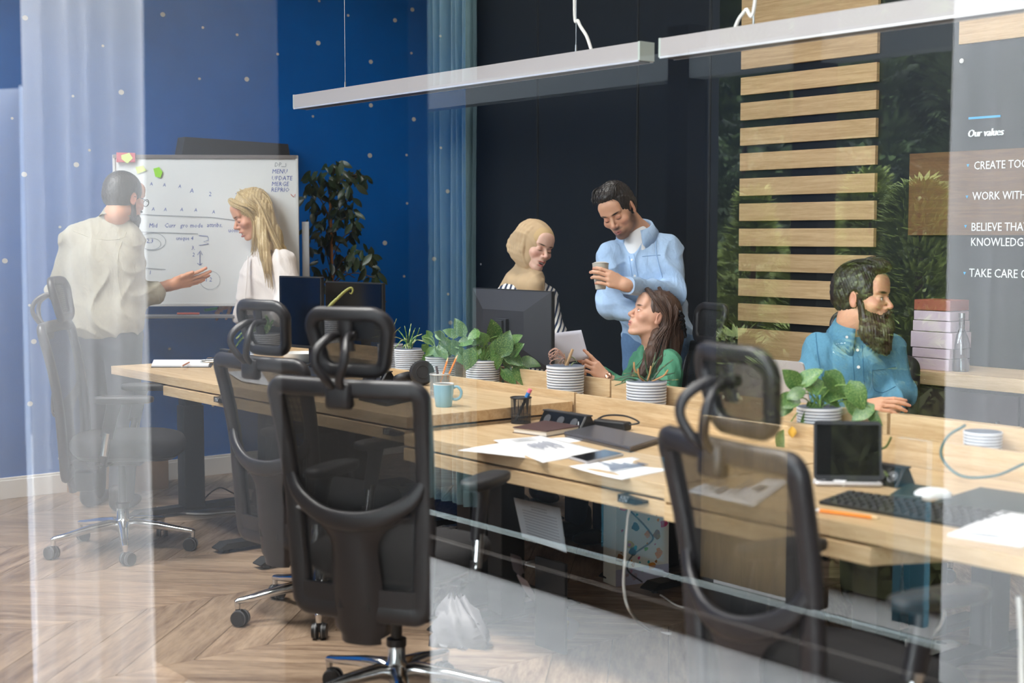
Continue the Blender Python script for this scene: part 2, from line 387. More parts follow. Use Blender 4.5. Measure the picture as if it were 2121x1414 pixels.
# pale oak slats on the black wall
_sl = [(None, 147, None, 98), (159.5, 194.5, 129.5, 167.5), (212, 248, 186, 226), (265, 300.5, 245, 284), (317.5, 353, 302, 341), (369.5, 405, 359, 397), (422, 457, 416, 454), (472.5, 507, 472, 510), (525, 559, 529, 566)]
slat_x0, slat_x1 = -5.205, -4.315
def slat(z0, z1, xa=slat_x0, xb=slat_x1, m=M_oakslat, name='slat'):
    return MB().box(((xa+xb)/2, YB-.012, (z0+z1)/2), (xb-xa, .024, z1-z0)).build(name, m, wall_back, bevel=.0015, smooth=False)
pitch = (P(1544, 160, y=5.78)[2]-P(1535, 525, y=5.78)[2])/7.0
ztop = P(1544, 160, y=5.776)[2]
for k in range(11):
    zt = ztop-pitch*k; zb = zt-.094
    if k == 10: zb = zt-.62                                  # wide board that ends behind the desks
    slat(zb, zt, name='slat' if k < 10 else 'wide_slat')
slat(ztop+.044, ztop+.60, name='wide_slat')
# black wall: upright joints between the panels, picture frame, second oak field, lettering
for xx in (-6.95, -6.03, -5.45, -3.9, -2.98, -2.05): MB().box((xx, YB-.003, 1.95), (.012, .006, 3.8)).build('panel_joint', mat('joint_black', '#08090a', rough=.7), wall_back, smooth=False)
_a = P(1984, 92, y=5.77); slat(_a[2], _a[2]+.62, _a[0], _a[0]+1.3, name='wide_slat')
_a = P(1884, 487, y=5.79); _b = P(1884, 319, y=5.79)
slat(_a[2], _b[2], _a[0], _a[0]+1.5, m=wood('brown_reflection', '#6b4c2c', '#54391f', along=(1, 8, 18)), name='brown_reflection_board')  # board whose brown colour stands in for a wood reflection in the glass
M_letter = mat('white_vinyl_lettering', '#dfe3e4', rough=.6); M_cyan = mat('blue_vinyl', '#2f9bd0', rough=.6)
def wall_text(s, px, py, hpx, shear=0.0, name='lettering', m=None, bold=.0):
    p = P(px, py, y=YB-.03); d = (p-CAM) @ Fh; h = hpx*d/FPX/.70
    vs, fs = text_mesh(s, h, shear, ext=.0008)
    mb = MB(); mb.M = Matrix(((.86, 0, 0, p[0]), (0, 0, -1, p[1]), (0, 1, 0, p[2]), (0, 0, 0, 1)))
    mb.add(vs, fs)
    if bold:
        for off in (bold, -bold): mb.M = Matrix(((.86, 0, 0, p[0]+off), (0, 0, -1, p[1]-.0004), (0, 1, 0, p[2]), (0, 0, 0, 1))); mb.add(vs, fs)
    return mb.build(name, m or M_letter, wall_back, smooth=False)
wall_text('Our values', 2004, 284, 15, shear=.22, bold=.0022)
wall_text('CREATE TOGETHER', 2017, 351, 16.5); wall_text('WORK WITH PASSION', 2014, 414, 16.5)
wall_text('BELIEVE THAT', 2011, 478, 17); wall_text('KNOWLEDGE IS KEY', 2010, 509, 17); wall_text('TAKE CARE OF OTHERS', 2007, 573, 17.5)
for (px, py) in ((2005, 343), (2003, 408), (2000, 469), (1998, 566)):
    p = P(px, py, y=YB-.03); m = MB(); m.M = Matrix(((1, 0, 0, p[0]), (0, 0, -1, p[1]), (0, 1, 0, p[2]), (0, 0, 0, 1)))
    m.prism([(-.007, .007), (.007, .007), (0, -.007)][::-1], 0, .001); m.build('bullet_mark', M_cyan, wall_back, smooth=False)
_a = P(2005, 244, y=YB-.01); _b = P(2071, 241, y=YB-.01)
MB().box(((_a[0]+_b[0])/2, YB-.004, (_a[2]+_b[2])/2), (_b[0]-_a[0], .004, .010)).build('accent_line', M_cyan, wall_back, smooth=False)
_a = P(1992, 126, y=YB-.004); m = MB(); m.M = Matrix(((1, 0, 0, _a[0]), (0, 0, -1, _a[1]), (0, 1, 0, _a[2]), (0, 0, 0, 1)))
m.prism([(.0115*cos(2*pi*i/14), .0115*sin(2*pi*i/14)) for i in range(14)][::-1], 0, .002); m.build('dot_sticker', M_dot, wall_back, smooth=False)
_a = P(996, 547, y=YB-.004); m = MB(); m.M = Matrix(((1, 0, 0, _a[0]), (0, 0, -1, _a[1]), (0, 1, 0, _a[2]), (0, 0, 0, 1)))
m.prism([(.006*cos(2*pi*i/12), .006*sin(2*pi*i/12)) for i in range(12)][::-1], 0, .002); m.build('dot_sticker', M_dot, wall_back, smooth=False)
# front glazing: clear panes in slim dark frames
M_glass = glass_mat('clear_window_glass', ior=1.5, gain=2.1, tint=(.93, .95, .945))
fx = [XW, -4.9, 1.35, XR]
for i in range(3):
    win = struct('window_%d' % (i+1), MB().box(((fx[i]+fx[i+1])/2, YG, .02), (fx[i+1]-fx[i], .06, .04)).box(((fx[i]+fx[i+1])/2, YG, ZC-.03), (fx[i+1]-fx[i], .06, .06)).box((fx[i]+.015, YG, ZC/2), (.03, .06, ZC)).box((fx[i+1]-.015, YG, ZC/2), (.03, .06, ZC)), M_metal_dk, smooth=False)
    me = MB(); me.add([(fx[i]+.03, YG, .04), (fx[i+1]-.03, YG, .04), (fx[i+1]-.03, YG, ZC-.06), (fx[i]+.03, YG, ZC-.06)], [(0, 1, 2, 3)])
    me.build('glass_pane', M_glass, win, smooth=False)
# ================================================================== PENDANT LAMPS
M_lampal = mat('satin_white_aluminium', '#9f9896', rough=.42, metal=.0, spec=.6)
def pendant(xa, xb, wires, cords, label):
    t = thing('pendant_lamp', label, 'lamp', ((xa+xb)/2, 3.7, 2.10)); L = xb-xa
    b = MB(); b.box((0, 0, .034), (L, .075, .067)); b.build('housing', M_lampal, t, bevel=.0015, smooth=False)
    for sx in (-1, 1): MB().box((sx*(L/2-.004), 0, .034), (.010, .077, .070)).build('end_cap', mat('end_cap_grey', '#a9b0a8', rough=.4), t, bevel=.001, smooth=False)
    d = MB(); d.box((0, 0, -.002), (L-.03, .060, .006)); d.build('diffuser', mat('lamp_diffuser_off', '#4a4542', rough=.35), t, smooth=False)
    r = MB(); r.box((0, -.0365, -.002), (L-.01, .004, .007)).box((0, .0365, -.002), (L-.01, .004, .007)); r.build('rim', mat('bright_aluminium', '#e8e4e2', rough=.3, metal=.6), t, smooth=False)
    for wx in wires:
        w = MB(); x = wx-(xa+xb)/2; w.cyl((x, 0, .067), (x, 0, ZC-2.10), .0014, seg=6); w.cyl((x, 0, .067), (x, 0, .10), .0045, .0035, seg=8); w.build('suspension_wire', M_steel, t)
    for c in cords:
        w = MB(); pts = [(q[0]-(xa+xb)/2, 0, q[1]-2.10) for q in c]; w.tube(bez(pts, 10), .0065, seg=8); w.build('power_cord', mat('white_cable', '#d6d2cb', rough=.5), t)
    return t
def lx(px, py): a = P(px, py, y=3.7); return (a[0], a[2])
pendant(-6.344, -3.80, [lx(715, 170)[0], lx(1193, 110)[0]], [[lx(1225, 104), lx(1215, 75), lx(1198, 45), lx(1190, 0), (lx(1190, 0)[0]+.02, 3.1), (lx(1193, 0)[0], ZC)]], 'long white linear pendant lamp hanging left, in front of the blue wall')
pendant(-3.70, -1.16, [lx(1561, 45)[0], lx(2121, 10)[0]+.6], [[lx(1522, 60), lx(1530, 40), lx(1545, 20), lx(1565, -8), (lx(1565, 0)[0]+.05, 3.0), (lx(1561, 0)[0], ZC)]], 'long white linear pendant lamp at upper right, in front of the oak slats')
# ================================================================== DESKS
def tri_mark(p, up):
    s_ = .009; return [(p[0]-s_, p[1], p[2]-(s_*.8 if up else -s_*.8)), (p[0]+s_, p[1], p[2]-(s_*.8 if up else -s_*.8)), (p[0], p[1], p[2]+(s_*.8 if up else -s_*.8))]
def desk(xa, xb, y0, y1, h, side, label, slant=False, handset=None, legs=(.12, .12), group='height-adjustable oak desks'):
    """side -1: the sitting edge is y0 (towards the glazing), +1: it is y1"""
    t = thing('desk', label, 'desk', ((xa+xb)/2, (y0+y1)/2, 0), group=None); L = xb-xa; W = y1-y0; f = side*W/2
    MB().box((0, 0, h-.0205), (L-.004, W, .041)).build('desktop', M_oak, t, bevel=.0015, smooth=False)
    lo = MB(); z1 = h-.049; z0 = h-.094; ya, yb = -W/2+.03, W/2-.03; ya, yb = (ya-.035, yb) if side < 0 else (ya, yb+.035)
    xl = -L/2+(.62 if slant else .01)
    xr = L/2-.006-(.62 if slant == 'right' else 0)
    if slant == 'right': lo.prism([(-L/2+.006, ya), (xr, ya), (xr+.40, yb), (-L/2+.006, yb)], z0, z1)
    elif slant: lo.prism([(xl, ya), (L/2-.006, ya), (L/2-.006, yb), (xl-.55, yb)], z0, z1)
    else: lo.box((0, (ya+yb)/2, (z0+z1)/2), (L-.012, yb-ya, z1-z0))
    lo.build('under_board', M_oak, t, bevel=.0015, smooth=False)
    MB().box((0, 0, h-.045), (L-.1, W-.12, .010)).build('spacer', M_metal_dk, t, smooth=False)
    for sx in (-1, 1):
        x = sx*(L/2-legs[0 if sx < 0 else 1]); g = MB()
        g.rbox((x, 0, .30), (.085, .115, .54), r=.006).rbox((x, 0, (.3+h-.10)/2), (.072, .10, h-.10-.3), r=.005)
        g.build('leg_column', M_metal_dk, t, angle=30)
        ft = MB(); ft.prism([(-.34, .012), (-.30, .034), (.30, .034), (.34, .012), (.34, .006), (-.34, .006)], -.038, .038, M=Matrix(((0, 0, 1, x), (1, 0, 0, 0), (0, 1, 0, .012), (0, 0, 0, 1))))
        for q in (-.29, .29): ft.cyl((x, q, 0), (x, q, .02), .017, seg=12)
        ft.build('foot', M_metal_dk, t, smooth=False)
    MB().box((0, .0, h-.125), (L-.3, .05, .05)).build('cross_beam', M_metal_dk, t, smooth=False)
    if handset is not None:
        x = handset-(xa+xb)/2; y = f+side*.008
        hb = MB(); hb.prism([(-.045, -.013), (.03, -.013), (.062, -.004), (.062, .004), (-.045, .010)], -.02, .02, M=Matrix(((1, 0, 0, x), (0, 0, -1, y), (0, 1, 0, h-.058), (0, 0, 0, 1))))
        hs = hb.build('handset', M_black_pl, t, smooth=False)
        ar = MB()
        for q, up in ((-.028, True), (-.008, False)):
            a = tri_mark((x+q, y-.0205, h-.059), up); ar.tube([a[0], a[1], a[2]], .0011, seg=5, closed=True)
        ar.build('arrow_mark', mat('handset_print', '#c9ccd0', rough=.5), hs, smooth=False)
    return t
_hy = 2.845
desk(-6.785, -5.475, _hy, 3.64, .792, -1, 'oak desk nearest the blue wall, clipboard on it, left edge free', slant=True, handset=P(462, 822, y=2.84)[0], legs=(.07, .30))
desk(-5.465, -4.142, _hy, 3.64, .797, -1, 'raised oak desk with the light blue mug and black headphones', handset=P(818, 884, y=2.84)[0], legs=(.08, .12))
desk(-4.135, -2.80, _hy-.02, 3.64, .740, -1, 'lower oak desk in the middle holding printed charts and the brown notebook', handset=P(1318, 1027, y=2.83)[0], legs=(.08, .12))
desk(-2.79, -1.45, _hy-.05, 3.64, .740, -1, 'right-hand oak desk under the black keyboard and orange pencil', slant='right', legs=(.12, .92))
desk(-6.80, -5.47, 3.87, 4.66, .75, 1, 'far-row oak desk nearest the ficus, behind the left planter ledge')
desk(-5.46, -4.14, 3.87, 4.66, .75, 1, 'far-row oak desk under the monitor seen from behind')
desk(-4.13, -2.80, 3.87, 4.66, .75, 1, 'far-row oak desk where the woman in green sits')
desk(-2.79, -1.45, 3.87, 4.66, .75, 1, 'far-row oak desk where the bearded man sits')
# planter ledges between the two rows
M_oak2 = M_oak
def ledge(xa, xb, ztop, label):
    t = thing('planter_ledge', label, 'planter', ((xa+xb)/2, 3.755, 0)); L = xb-xa-.004
    MB().box((0, -.096, ztop-.06), (L, .018, .12)).build('front_board', M_oak2, t, bevel=.001, smooth=False)
    MB().box((0, .096, ztop-.04), (L, .018, .16)).build('rear_board', M_oak2, t, bevel=.001, smooth=False)
    MB().box((0, 0, ztop-.100), (L, .175, .012)).build('tray', M_oak2, t, smooth=False)
    for sx in (-1, 1): MB().box((sx*(L/2-.009), 0, ztop-.075), (.018, .175, .09)).build('end_board', M_oak2, t, smooth=False)
    MB().box((0, 0, (ztop-.106)/2), (.06, .12, ztop-.106)).build('support_post', M_metal_dk, t, smooth=False)
ZL = .826
ledge(-6.78, -5.47, ZL+.03, 'oak planter ledge at the far left between the desks, behind the flat black monitors')
ledge(-5.46, -4.145, ZL+.004, 'oak planter ledge holding the trailing pothos plants')
ledge(-4.14, -2.80, ZL, 'oak planter ledge holding the two ribbed pots with sparse plants')
ledge(-2.79, -1.45, ZL+.0, 'oak planter ledge at the right below the bearded man')
# ================================================================== OFFICE CHAIRS
def net_mat(name, col, pitch, hole):
    m = bpy.data.materials.new(name); m.use_nodes = True; nt = m.node_tree; nt.nodes.clear()
    out = N(nt, 'ShaderNodeOutputMaterial'); mx = N(nt, 'ShaderNodeMixShader'); tr = N(nt, 'ShaderNodeBsdfTransparent'); df = N(nt, 'ShaderNodeBsdfPrincipled'); df.inputs['Base Color'].default_value = (*hexc(col), 1); df.inputs['Roughness'].default_value = .6
    tc = N(nt, 'ShaderNodeTexCoord'); sp = N(nt, 'ShaderNodeSeparateXYZ'); nt.links.new(tc.outputs['Object'], sp.inputs[0]); prev = None
    for ax, h in (('X', hole), ('Z', hole*.8)):
        a = N(nt, 'ShaderNodeMath', operation='MULTIPLY'); a.inputs[1].default_value = pi/pitch; b = N(nt, 'ShaderNodeMath', operation='SINE'); c = N(nt, 'ShaderNodeMath', operation='ABSOLUTE'); d = N(nt, 'ShaderNodeMath', operation='GREATER_THAN'); d.inputs[1].default_value = h
        nt.links.new(sp.outputs[ax], a.inputs[0]); nt.links.new(a.outputs[0], b.inputs[0]); nt.links.new(b.outputs[0], c.inputs[0]); nt.links.new(c.outputs[0], d.inputs[0])
        if prev is None: prev = d
        else:
            e = N(nt, 'ShaderNodeMath', operation='MULTIPLY'); nt.links.new(prev.outputs[0], e.inputs[0]); nt.links.new(d.outputs[0], e.inputs[1]); prev = e
    nt.links.new(prev.outputs[0], mx.inputs[0]); nt.links.new(df.outputs[0], mx.inputs[1]); nt.links.new(tr.outputs[0], mx.inputs[2]); nt.links.new(mx.outputs[0], out.inputs[0])
    return m
M_net = net_mat('chair_net', '#141416', .0044, .86)
M_chblk = mat('chair_frame_plastic', '#232124', rough=.38, bump=.12, bscale=700)
M_seat = mat('black_seat_fabric', '#1d1c1e', rough=.92, bump=.4, bscale=900)
M_pad = mat('soft_black_pad', '#212022', rough=.5)
M_ring = mat('grey_caster_ring', '#6d6e70', rough=.5)
def yb(x, z):           # surface of the backrest
    return -.235-(z-.5)*.17+.05*sin((z-.45)*5)*.5+.42*x*x
def loop_pts(hw_top, hw_bot, zt, zb, r, yf, n=8):
    out = []
    cs = [(hw_top-r, zt-r, 0), (-hw_top+r, zt-r, pi/2), (-hw_bot+r, zb+r, pi), (hw_bot-r, zb+r, 3*pi/2)]
    for q, (cx, cz, a0) in enumerate(cs):
        for k in range(n+1):
            a = a0+k/n*pi/2; out.append((cx+r*cos(a), cz+r*sin(a)))
        nx = cs[(q+1) % 4]; a = a0+pi/2; x0, z0 = cx+r*cos(a), cz+r*sin(a); x1, z1 = nx[0]+r*cos(nx[2]), nx[1]+r*sin(nx[2])
        for k in range(1, 8): out.append((x0+(x1-x0)*k/8, z0+(z1-z0)*k/8))
    return [(x, yf(x, z), z) for x, z in out]
def loft(rings):
    b = MB(); n = len(rings[0]); vs = [p for r in rings for p in r]; fs = []
    for k in range(len(rings)-1):
        for i in range(n): j = (i+1) % n; fs.append((k*n+i, k*n+j, (k+1)*n+j, (k+1)*n+i))
    fs.append(tuple(range(n-1, -1, -1))); fs.append(tuple((len(rings)-1)*n+i for i in range(n)))
    return b.add(vs, fs)
def sup(lx, ly, z, e=3.2, n=36, f=None):
    out = []
    for k in range(n):
        a = 2*pi*k/n; c, s_ = cos(a), sin(a); x = lx*math.copysign(abs(c)**(2/e), c); y = ly*math.copysign(abs(s_)**(2/e), s_); zz = z+(f(x, y) if f else 0)
        out.append((x, y, zz))
    return out
def make_chair(label, loc, rotz, dz=0.0, base_rot=0.0, group=None):
    t = thing('office_chair', label, 'chair', loc, rotz, group)
    # five chrome arms with a twin-wheel caster each
    for k in range(5):
        a = base_rot+2*pi*k/5; c, s_ = cos(a), sin(a); R = lambda r, z: (r*c, r*s_, z)
        g = MB(); g.tube([R(.02, .118), R(.06, .128), R(.16, .118), R(.26, .100), R(.318, .092), R(.330, .088)], 0, seg=10, flat=[(.026, .024), (.027, .022), (.021, .017), (.017, .013), (.015, .011), (.011, .008)], up=(0, 0, 1))
        g.cyl(R(.322, .094), R(.322, .064), .0125, .0105, seg=12)
        leg = g.build('star_leg', M_chrome, t, angle=60)
        w = MB(); u = (-s_, c); ax = (cos(a+.7*(k+1)), sin(a+.7*(k+1)))
        hx, hy, _ = R(.322, 0); ox, oy = -ax[1]*.012, ax[0]*.012; cx, cy = hx+ox, hy+oy
        w.cyl((hx, hy, .03), (hx, hy, .066), .009, seg=8)
        w.cur = 0
        for sd in (-1, 1):
            q0 = (cx+ax[0]*sd*.007, cy+ax[1]*sd*.007, .030); q1 = (cx+ax[0]*sd*.026, cy+ax[1]*sd*.026, .030)
            w.cyl(q0, q1, .030, .027, seg=20)
        w.cur = 1
        for sd in (-1, 1):
            q0 = (cx+ax[0]*sd*.010, cy+ax[1]*sd*.010, .030); q1 = (cx+ax[0]*sd*.014, cy+ax[1]*sd*.014, .030); w.cyl(q0, q1, .0308, seg=20)
        w.cur = 0; w.box((cx, cy, .048), (.02, .02, .022))
        w.build('caster', [M_black_pl, M_ring], leg, angle=50)
    g = MB(); g.lathe([(.0, .05), (.018, .05), (.022, .085), (.036, .10), (.038, .14), (.028, .152), (.027, .215), (.0, .215)], seg=20); g.build('hub_sleeve', M_chrome, t)
    g = MB(); g.lathe([(.0, .2), (.031, .2), (.031, .222), (.018, .226), (.018, .37+dz), (0, .37+dz)], seg=18); g.build('gas_column', M_black_pl, t)
    T = Matrix.Translation((0, 0, dz))
    def B(): m = MB(); m.M = T; return m
    g = B(); g.rbox((0, -.02, .385), (.17, .26, .05), r=.03).box((0, -.17, .36), (.10, .16, .035)).cyl((-.16, -.06, .39), (.16, -.06, .39), .009, seg=8).rbox((.17, -.06, .39), (.05, .03, .012), r=.006)
    g.rbox((-.11, -.12, .385), (.05, .05, .03), r=.01); g.build('tilt_mechanism', M_black_pl, t, angle=50)
    fz = lambda x, y: -.55*max(0, y-.10)**2*2.2-.10*x*x
    sh = lambda pts: [(x, y+.035, z) for x, y, z in pts]
    g = B(); [g.add(*q) for q in [((lambda L: (L.v, L.f))(loft([sh(sup(.21, .20, .412, f=fz)), sh(sup(.24, .235, .428, f=fz)), sh(sup(.252, .247, .450, f=fz)), sh(sup(.252, .247, .478, f=fz)), sh(sup(.240, .236, .497, f=fz)), sh(sup(.19, .19, .505, f=fz)), sh(sup(.08, .08, .503, f=fz))]))) ]]
    seat = g.build('seat', M_seat, t, angle=80)
    g = B(); [g.add(*q) for q in [((lambda L: (L.v, L.f))(loft([sh(sup(.20, .19, .400)), sh(sup(.225, .215, .408, f=fz)), sh(sup(.235, .228, .424, f=fz))])))]]; g.build('seat_shell', M_chblk, t, angle=80)
    # backrest
    g = B(); pts = loop_pts(.238, .200, .992, .335, .030, yb); fl = []
    for (x, y, z) in pts: fl.append((.020 if z > .6 else .024, .0125))
    g.tube([(x*.93, y, .965 if z > .965 else max(z, .36)) if False else (x, y, z) for x, y, z in pts], 0, seg=10, closed=True, flat=[((.028 if z > .95 else (.027 if z > .66 else .034)), .019) for x, y, z in pts], up=[(0, 1, 0)]*len(pts))
    bk = g.build('backrest_frame', M_chblk, t, angle=60)
    g = B(); G = []
    for j in range(21):
        z = .345+(.985-.345)*j/20; hw = .192+(.232-.192)*j/20; G.append([(hw*(2*i/16-1), yb(hw*(2*i/16-1), z)+.004, z) for i in range(17)])
    g.sheet(G); g.build('backrest_mesh', M_net, bk, angle=180)
    # lumbar horn and central shield
    g = B(); hp = bez([(-.228, yb(.228, .74)-.004, .745), (-.19, yb(.19, .68)-.022, .675), (-.10, yb(.1, .63)-.040, .622), (0, yb(0, .61)-.048, .607), (.10, yb(.1, .63)-.040, .622), (.19, yb(.19, .68)-.022, .675), (.228, yb(.228, .74)-.004, .745)], 5)
    g.tube(hp, 0, seg=10, flat=[(.014+.017*sin(pi*i/(len(hp)-1)), .009+.004*sin(pi*i/(len(hp)-1))) for i in range(len(hp))], up=[(0, 1, .15)]*len(hp))
    G = []
    for j in range(19):
        u = j/18; z = .618-u*(.618-.235); hw = .076+.115*max(0, 1-u/.30)**2.4 if u < .3 else .076+.012*sin((u-.3)*3)
        dy = -.052+.03*u; hw = max(.05, hw-(.02 if u > .93 else 0))
        zz = lambda q: z+(.010*(q*q) if u < .25 else 0)
        G.append([(hw*q, (yb(hw*q*.6, max(z, .34))+dy+.028*abs(q)**3)+(.06*(.335-z) if z < .335 else 0), zz(q)) for q in [k/5-1 for k in range(11)]])
    g.sheet(G, .022)
    g.build('lumbar_shield', M_chblk, bk, angle=70)
    g = B(); g.rbox((0, -.165, .285), (.11, .10, .09), r=.02); g.build('back_bracket', M_black_pl, bk, angle=50)
    g = B(); G = [[(hw*(2*i/10-1), yb(hw*(2*i/10-1), z)-.004+.0*z, z) for i in range(11)] for z, hw in ((.33, .19), (.36, .196), (.39, .198), (.405, .198))]; g.sheet(G, .012); g.build('lower_panel', M_chblk, bk, angle=70)
    # headrest
    ty = yb(0, .99); hy = ty+.045
    yh = lambda x, z: hy+.9*x*x-.25*(z-1.11)
    g = B(); pts = loop_pts(.124, .106, 1.200, 1.035, .045, yh, n=6)
    g.tube(pts, 0, seg=10, closed=True, flat=[(.021, .016)]*len(pts), up=[(0, 1, 0)]*len(pts))
    g.tube([(0, yh(0, 1.2)-.006, 1.20), (0, yh(0, 1.15)-.012, 1.15), (0, yh(0, 1.10)-.012, 1.095)], 0, seg=8, flat=[(.024, .007)]*3, up=[(0, 1, 0)]*3)
    hd = g.build('headrest', M_chblk, t, angle=60)
    g = B(); G = []
    for j in range(9):
        z = 1.043+(1.198-1.043)*j/8; hw = .104+.018*j/8; G.append([(hw*(2*i/10-1), yh(hw*(2*i/10-1), z)+.003, z) for i in range(11)])
    g.sheet(G); g.build('headrest_mesh', M_net, hd, angle=180)
    g = B(); g.rbox((0, ty-.012, .972), (.085, .04, .075), r=.018, seg=4)
    for sx in (-1, 1):
        p = bez([(sx*.014, ty-.02, .99), (sx*.022, ty-.050, 1.02), (sx*.046, ty-.066, 1.065), (sx*.045, ty-.055, 1.105), (sx*.028, ty-.015, 1.135), (sx*.022, hy-.012, 1.14)], 5)
        g.tube(p, 0, seg=8, flat=[(.013, .009)]*len(p), up=[(0, 1, .2)]*len(p))
    g.cyl((-.03, hy-.016, 1.142), (.03, hy-.016, 1.142), .011, seg=12)
    g.build('headrest_post', M_chblk, t, angle=60)
    for sx in (-1, 1):
        g = B(); g.tube([(sx*.275, .0, .52), (sx*.275, .028, .64), (sx*.272, .035, .672)], 0, seg=10, flat=[(.017, .028), (.018, .030), (.020, .036)], up=(0, 1, 0)); g.tube([(sx*.12, -.02, .395), (sx*.24, -.022, .392), (sx*.272, -.018, .41), (sx*.275, -.010, .46)], 0, seg=8, flat=[(.02, .010), (.02, .010), (.022, .012), (.022, .014)], up=[(0, 0, 1), (0, 0, 1), (sx*.7, 0, .7), (sx, 0, 0)])
        arm = g.build('arm_post', M_chblk, t, angle=60)
        g = B(); g.tube([(sx*.2755, -.012, .44), (sx*.2755, .004, .54)], 0, seg=10, flat=[(.0185, .019), (.0185, .019)], up=(0, 1, 0)); g.build('chrome_insert', M_chrome, arm, angle=60)
        g = B(); ring = lambda e, z: [(x+sx*.268, y+.075, zz) for x, y, zz in sup(.044*e, .132*e, z, e=3.0, n=28)]
        L = loft([ring(.85, .670), ring(.98, .676), ring(1, .690), ring(.97, .699), ring(.80, .703)]); g.add(L.v, L.f); g.build('arm_pad', M_pad, t, angle=80)
    return t
ch1 = make_chair('mesh office chair at far left, side-on behind the milky reflection, empty', (-6.10, 2.60, 0), radians(-36), 0.045, .25)
ch2 = make_chair('second empty mesh office chair from the left, its headrest before the blonde woman', (-4.56, 2.73, 0), radians(10), 0.0, -2.0)
ch3 = make_chair('nearest empty mesh office chair, back to the viewer, hub at the bottom edge', (-3.50, 2.36, 0), radians(27), 0.03, .3)
ch4 = make_chair('empty mesh office chair at right, its narrow side frames flanking the printed sheet', (-1.98, 2.51, 0), radians(-12), 0.0, .5)
# ================================================================== SOFT-BODY MODELLER (smooth unions of limbs, meshed on a grid)
class SDF:
    def __init__(s): s.pr = []; s.M = np.eye(4); s.paint = []
    def setM(s, M): s.M = np.array(M, float); return s
    def _p(s, p): return s.M[:3, :3] @ np.asarray(p, float)+s.M[:3, 3]
    def cap(s, a, b, ra, rb=None, k=.02, op=1):
        rb = ra if rb is None else rb; a = s._p(a); b = s._p(b); R = max(ra, rb)
        s.pr.append(('c', a, b, ra, rb, k, op, np.minimum(a, b)-R, np.maximum(a, b)+R)); return s
    def chain(s, pts, rads, k=.02):
        for i in range(len(pts)-1): s.cap(pts[i], pts[i+1], rads[i], rads[i+1], k)
        return s
    def ell(s, c, r, k=.02, op=1, R=None):
        c = s._p(c); r = np.asarray(r if hasattr(r, '__len__') else (r, r, r), float); Q = s.M[:3, :3] @ (np.array(R) if R is not None else np.eye(3)); m = np.abs(Q) @ r
        s.pr.append(('e', c, r, Q, None, k, op, c-m, c+m)); return s
    def col(s, c, r, color, soft=.35, R=None):
        r = np.asarray(r if hasattr(r, '__len__') else (r, r, r), float); Q = s.M[:3, :3] @ (np.array(R) if R is not None else np.eye(3))
        s.paint.append((s._p(c), r, Q, hexc(color) if isinstance(color, str) else color, soft)); return s
    def bounds(s, pad=.02):
        lo = np.min([p[7] for p in s.pr if p[6] > 0], axis=0)-pad; hi = np.max([p[8] for p in s.pr if p[6] > 0], axis=0)+pad; return lo, hi
    def field(s, lo, hi, h, post=None):
        n = np.maximum(np.ceil((hi-lo)/h).astype(int)+1, 3); F = np.full(n, .08, np.float32)
        ax = [lo[i]+h*np.arange(n[i]) for i in range(3)]
        for p in s.pr:
            k, op = p[5], p[6]; m = k+.02+h*2; i0 = np.clip(np.floor((p[7]-m-lo)/h).astype(int), 0, n); i1 = np.clip(np.ceil((p[8]+m-lo)/h).astype(int)+1, 0, n)
            if np.any(i1 <= i0): continue
            X = ax[0][i0[0]:i1[0], None, None].astype(np.float32); Y = ax[1][None, i0[1]:i1[1], None].astype(np.float32); Z = ax[2][None, None, i0[2]:i1[2]].astype(np.float32)
            if p[0] == 'c':
                a, b, ra, rb = p[1], p[2], p[3], p[4]; d = b-a; L2 = max(float(d @ d), 1e-10); x, y, z = X-a[0], Y-a[1], Z-a[2]
                t = np.clip((x*d[0]+y*d[1]+z*d[2])/L2, 0, 1); D = np.sqrt((x-t*d[0])**2+(y-t*d[1])**2+(z-t*d[2])**2)-(ra+(rb-ra)*t)
            else:
                c, r, Q = p[1], p[2], p[3]; x, y, z = X-c[0], Y-c[1], Z-c[2]
                u = (x*Q[0, 0]+y*Q[1, 0]+z*Q[2, 0]); v = (x*Q[0, 1]+y*Q[1, 1]+z*Q[2, 1]); w = (x*Q[0, 2]+y*Q[1, 2]+z*Q[2, 2])
                k0 = np.sqrt((u/r[0])**2+(v/r[1])**2+(w/r[2])**2)+1e-6; k1 = np.sqrt((u/r[0]**2)**2+(v/r[1]**2)**2+(w/r[2]**2)**2)+1e-6; D = k0*(k0-1)/k1
            sl = tuple(slice(i0[i], i1[i]) for i in range(3)); A = F[sl]
            if op > 0:
                hh = np.clip(.5+.5*(A-D)/k, 0, 1); F[sl] = A*(1-hh)+D*hh-k*hh*(1-hh)
            else:
                D = -D; hh = np.clip(.5-.5*(A-D)/k, 0, 1); F[sl] = A*(1-hh)+D*hh+k*hh*(1-hh)
        if post is not None:
            F = F+post(ax[0][:, None, None], ax[1][None, :, None], ax[2][None, None, :]).astype(np.float32)
        return F
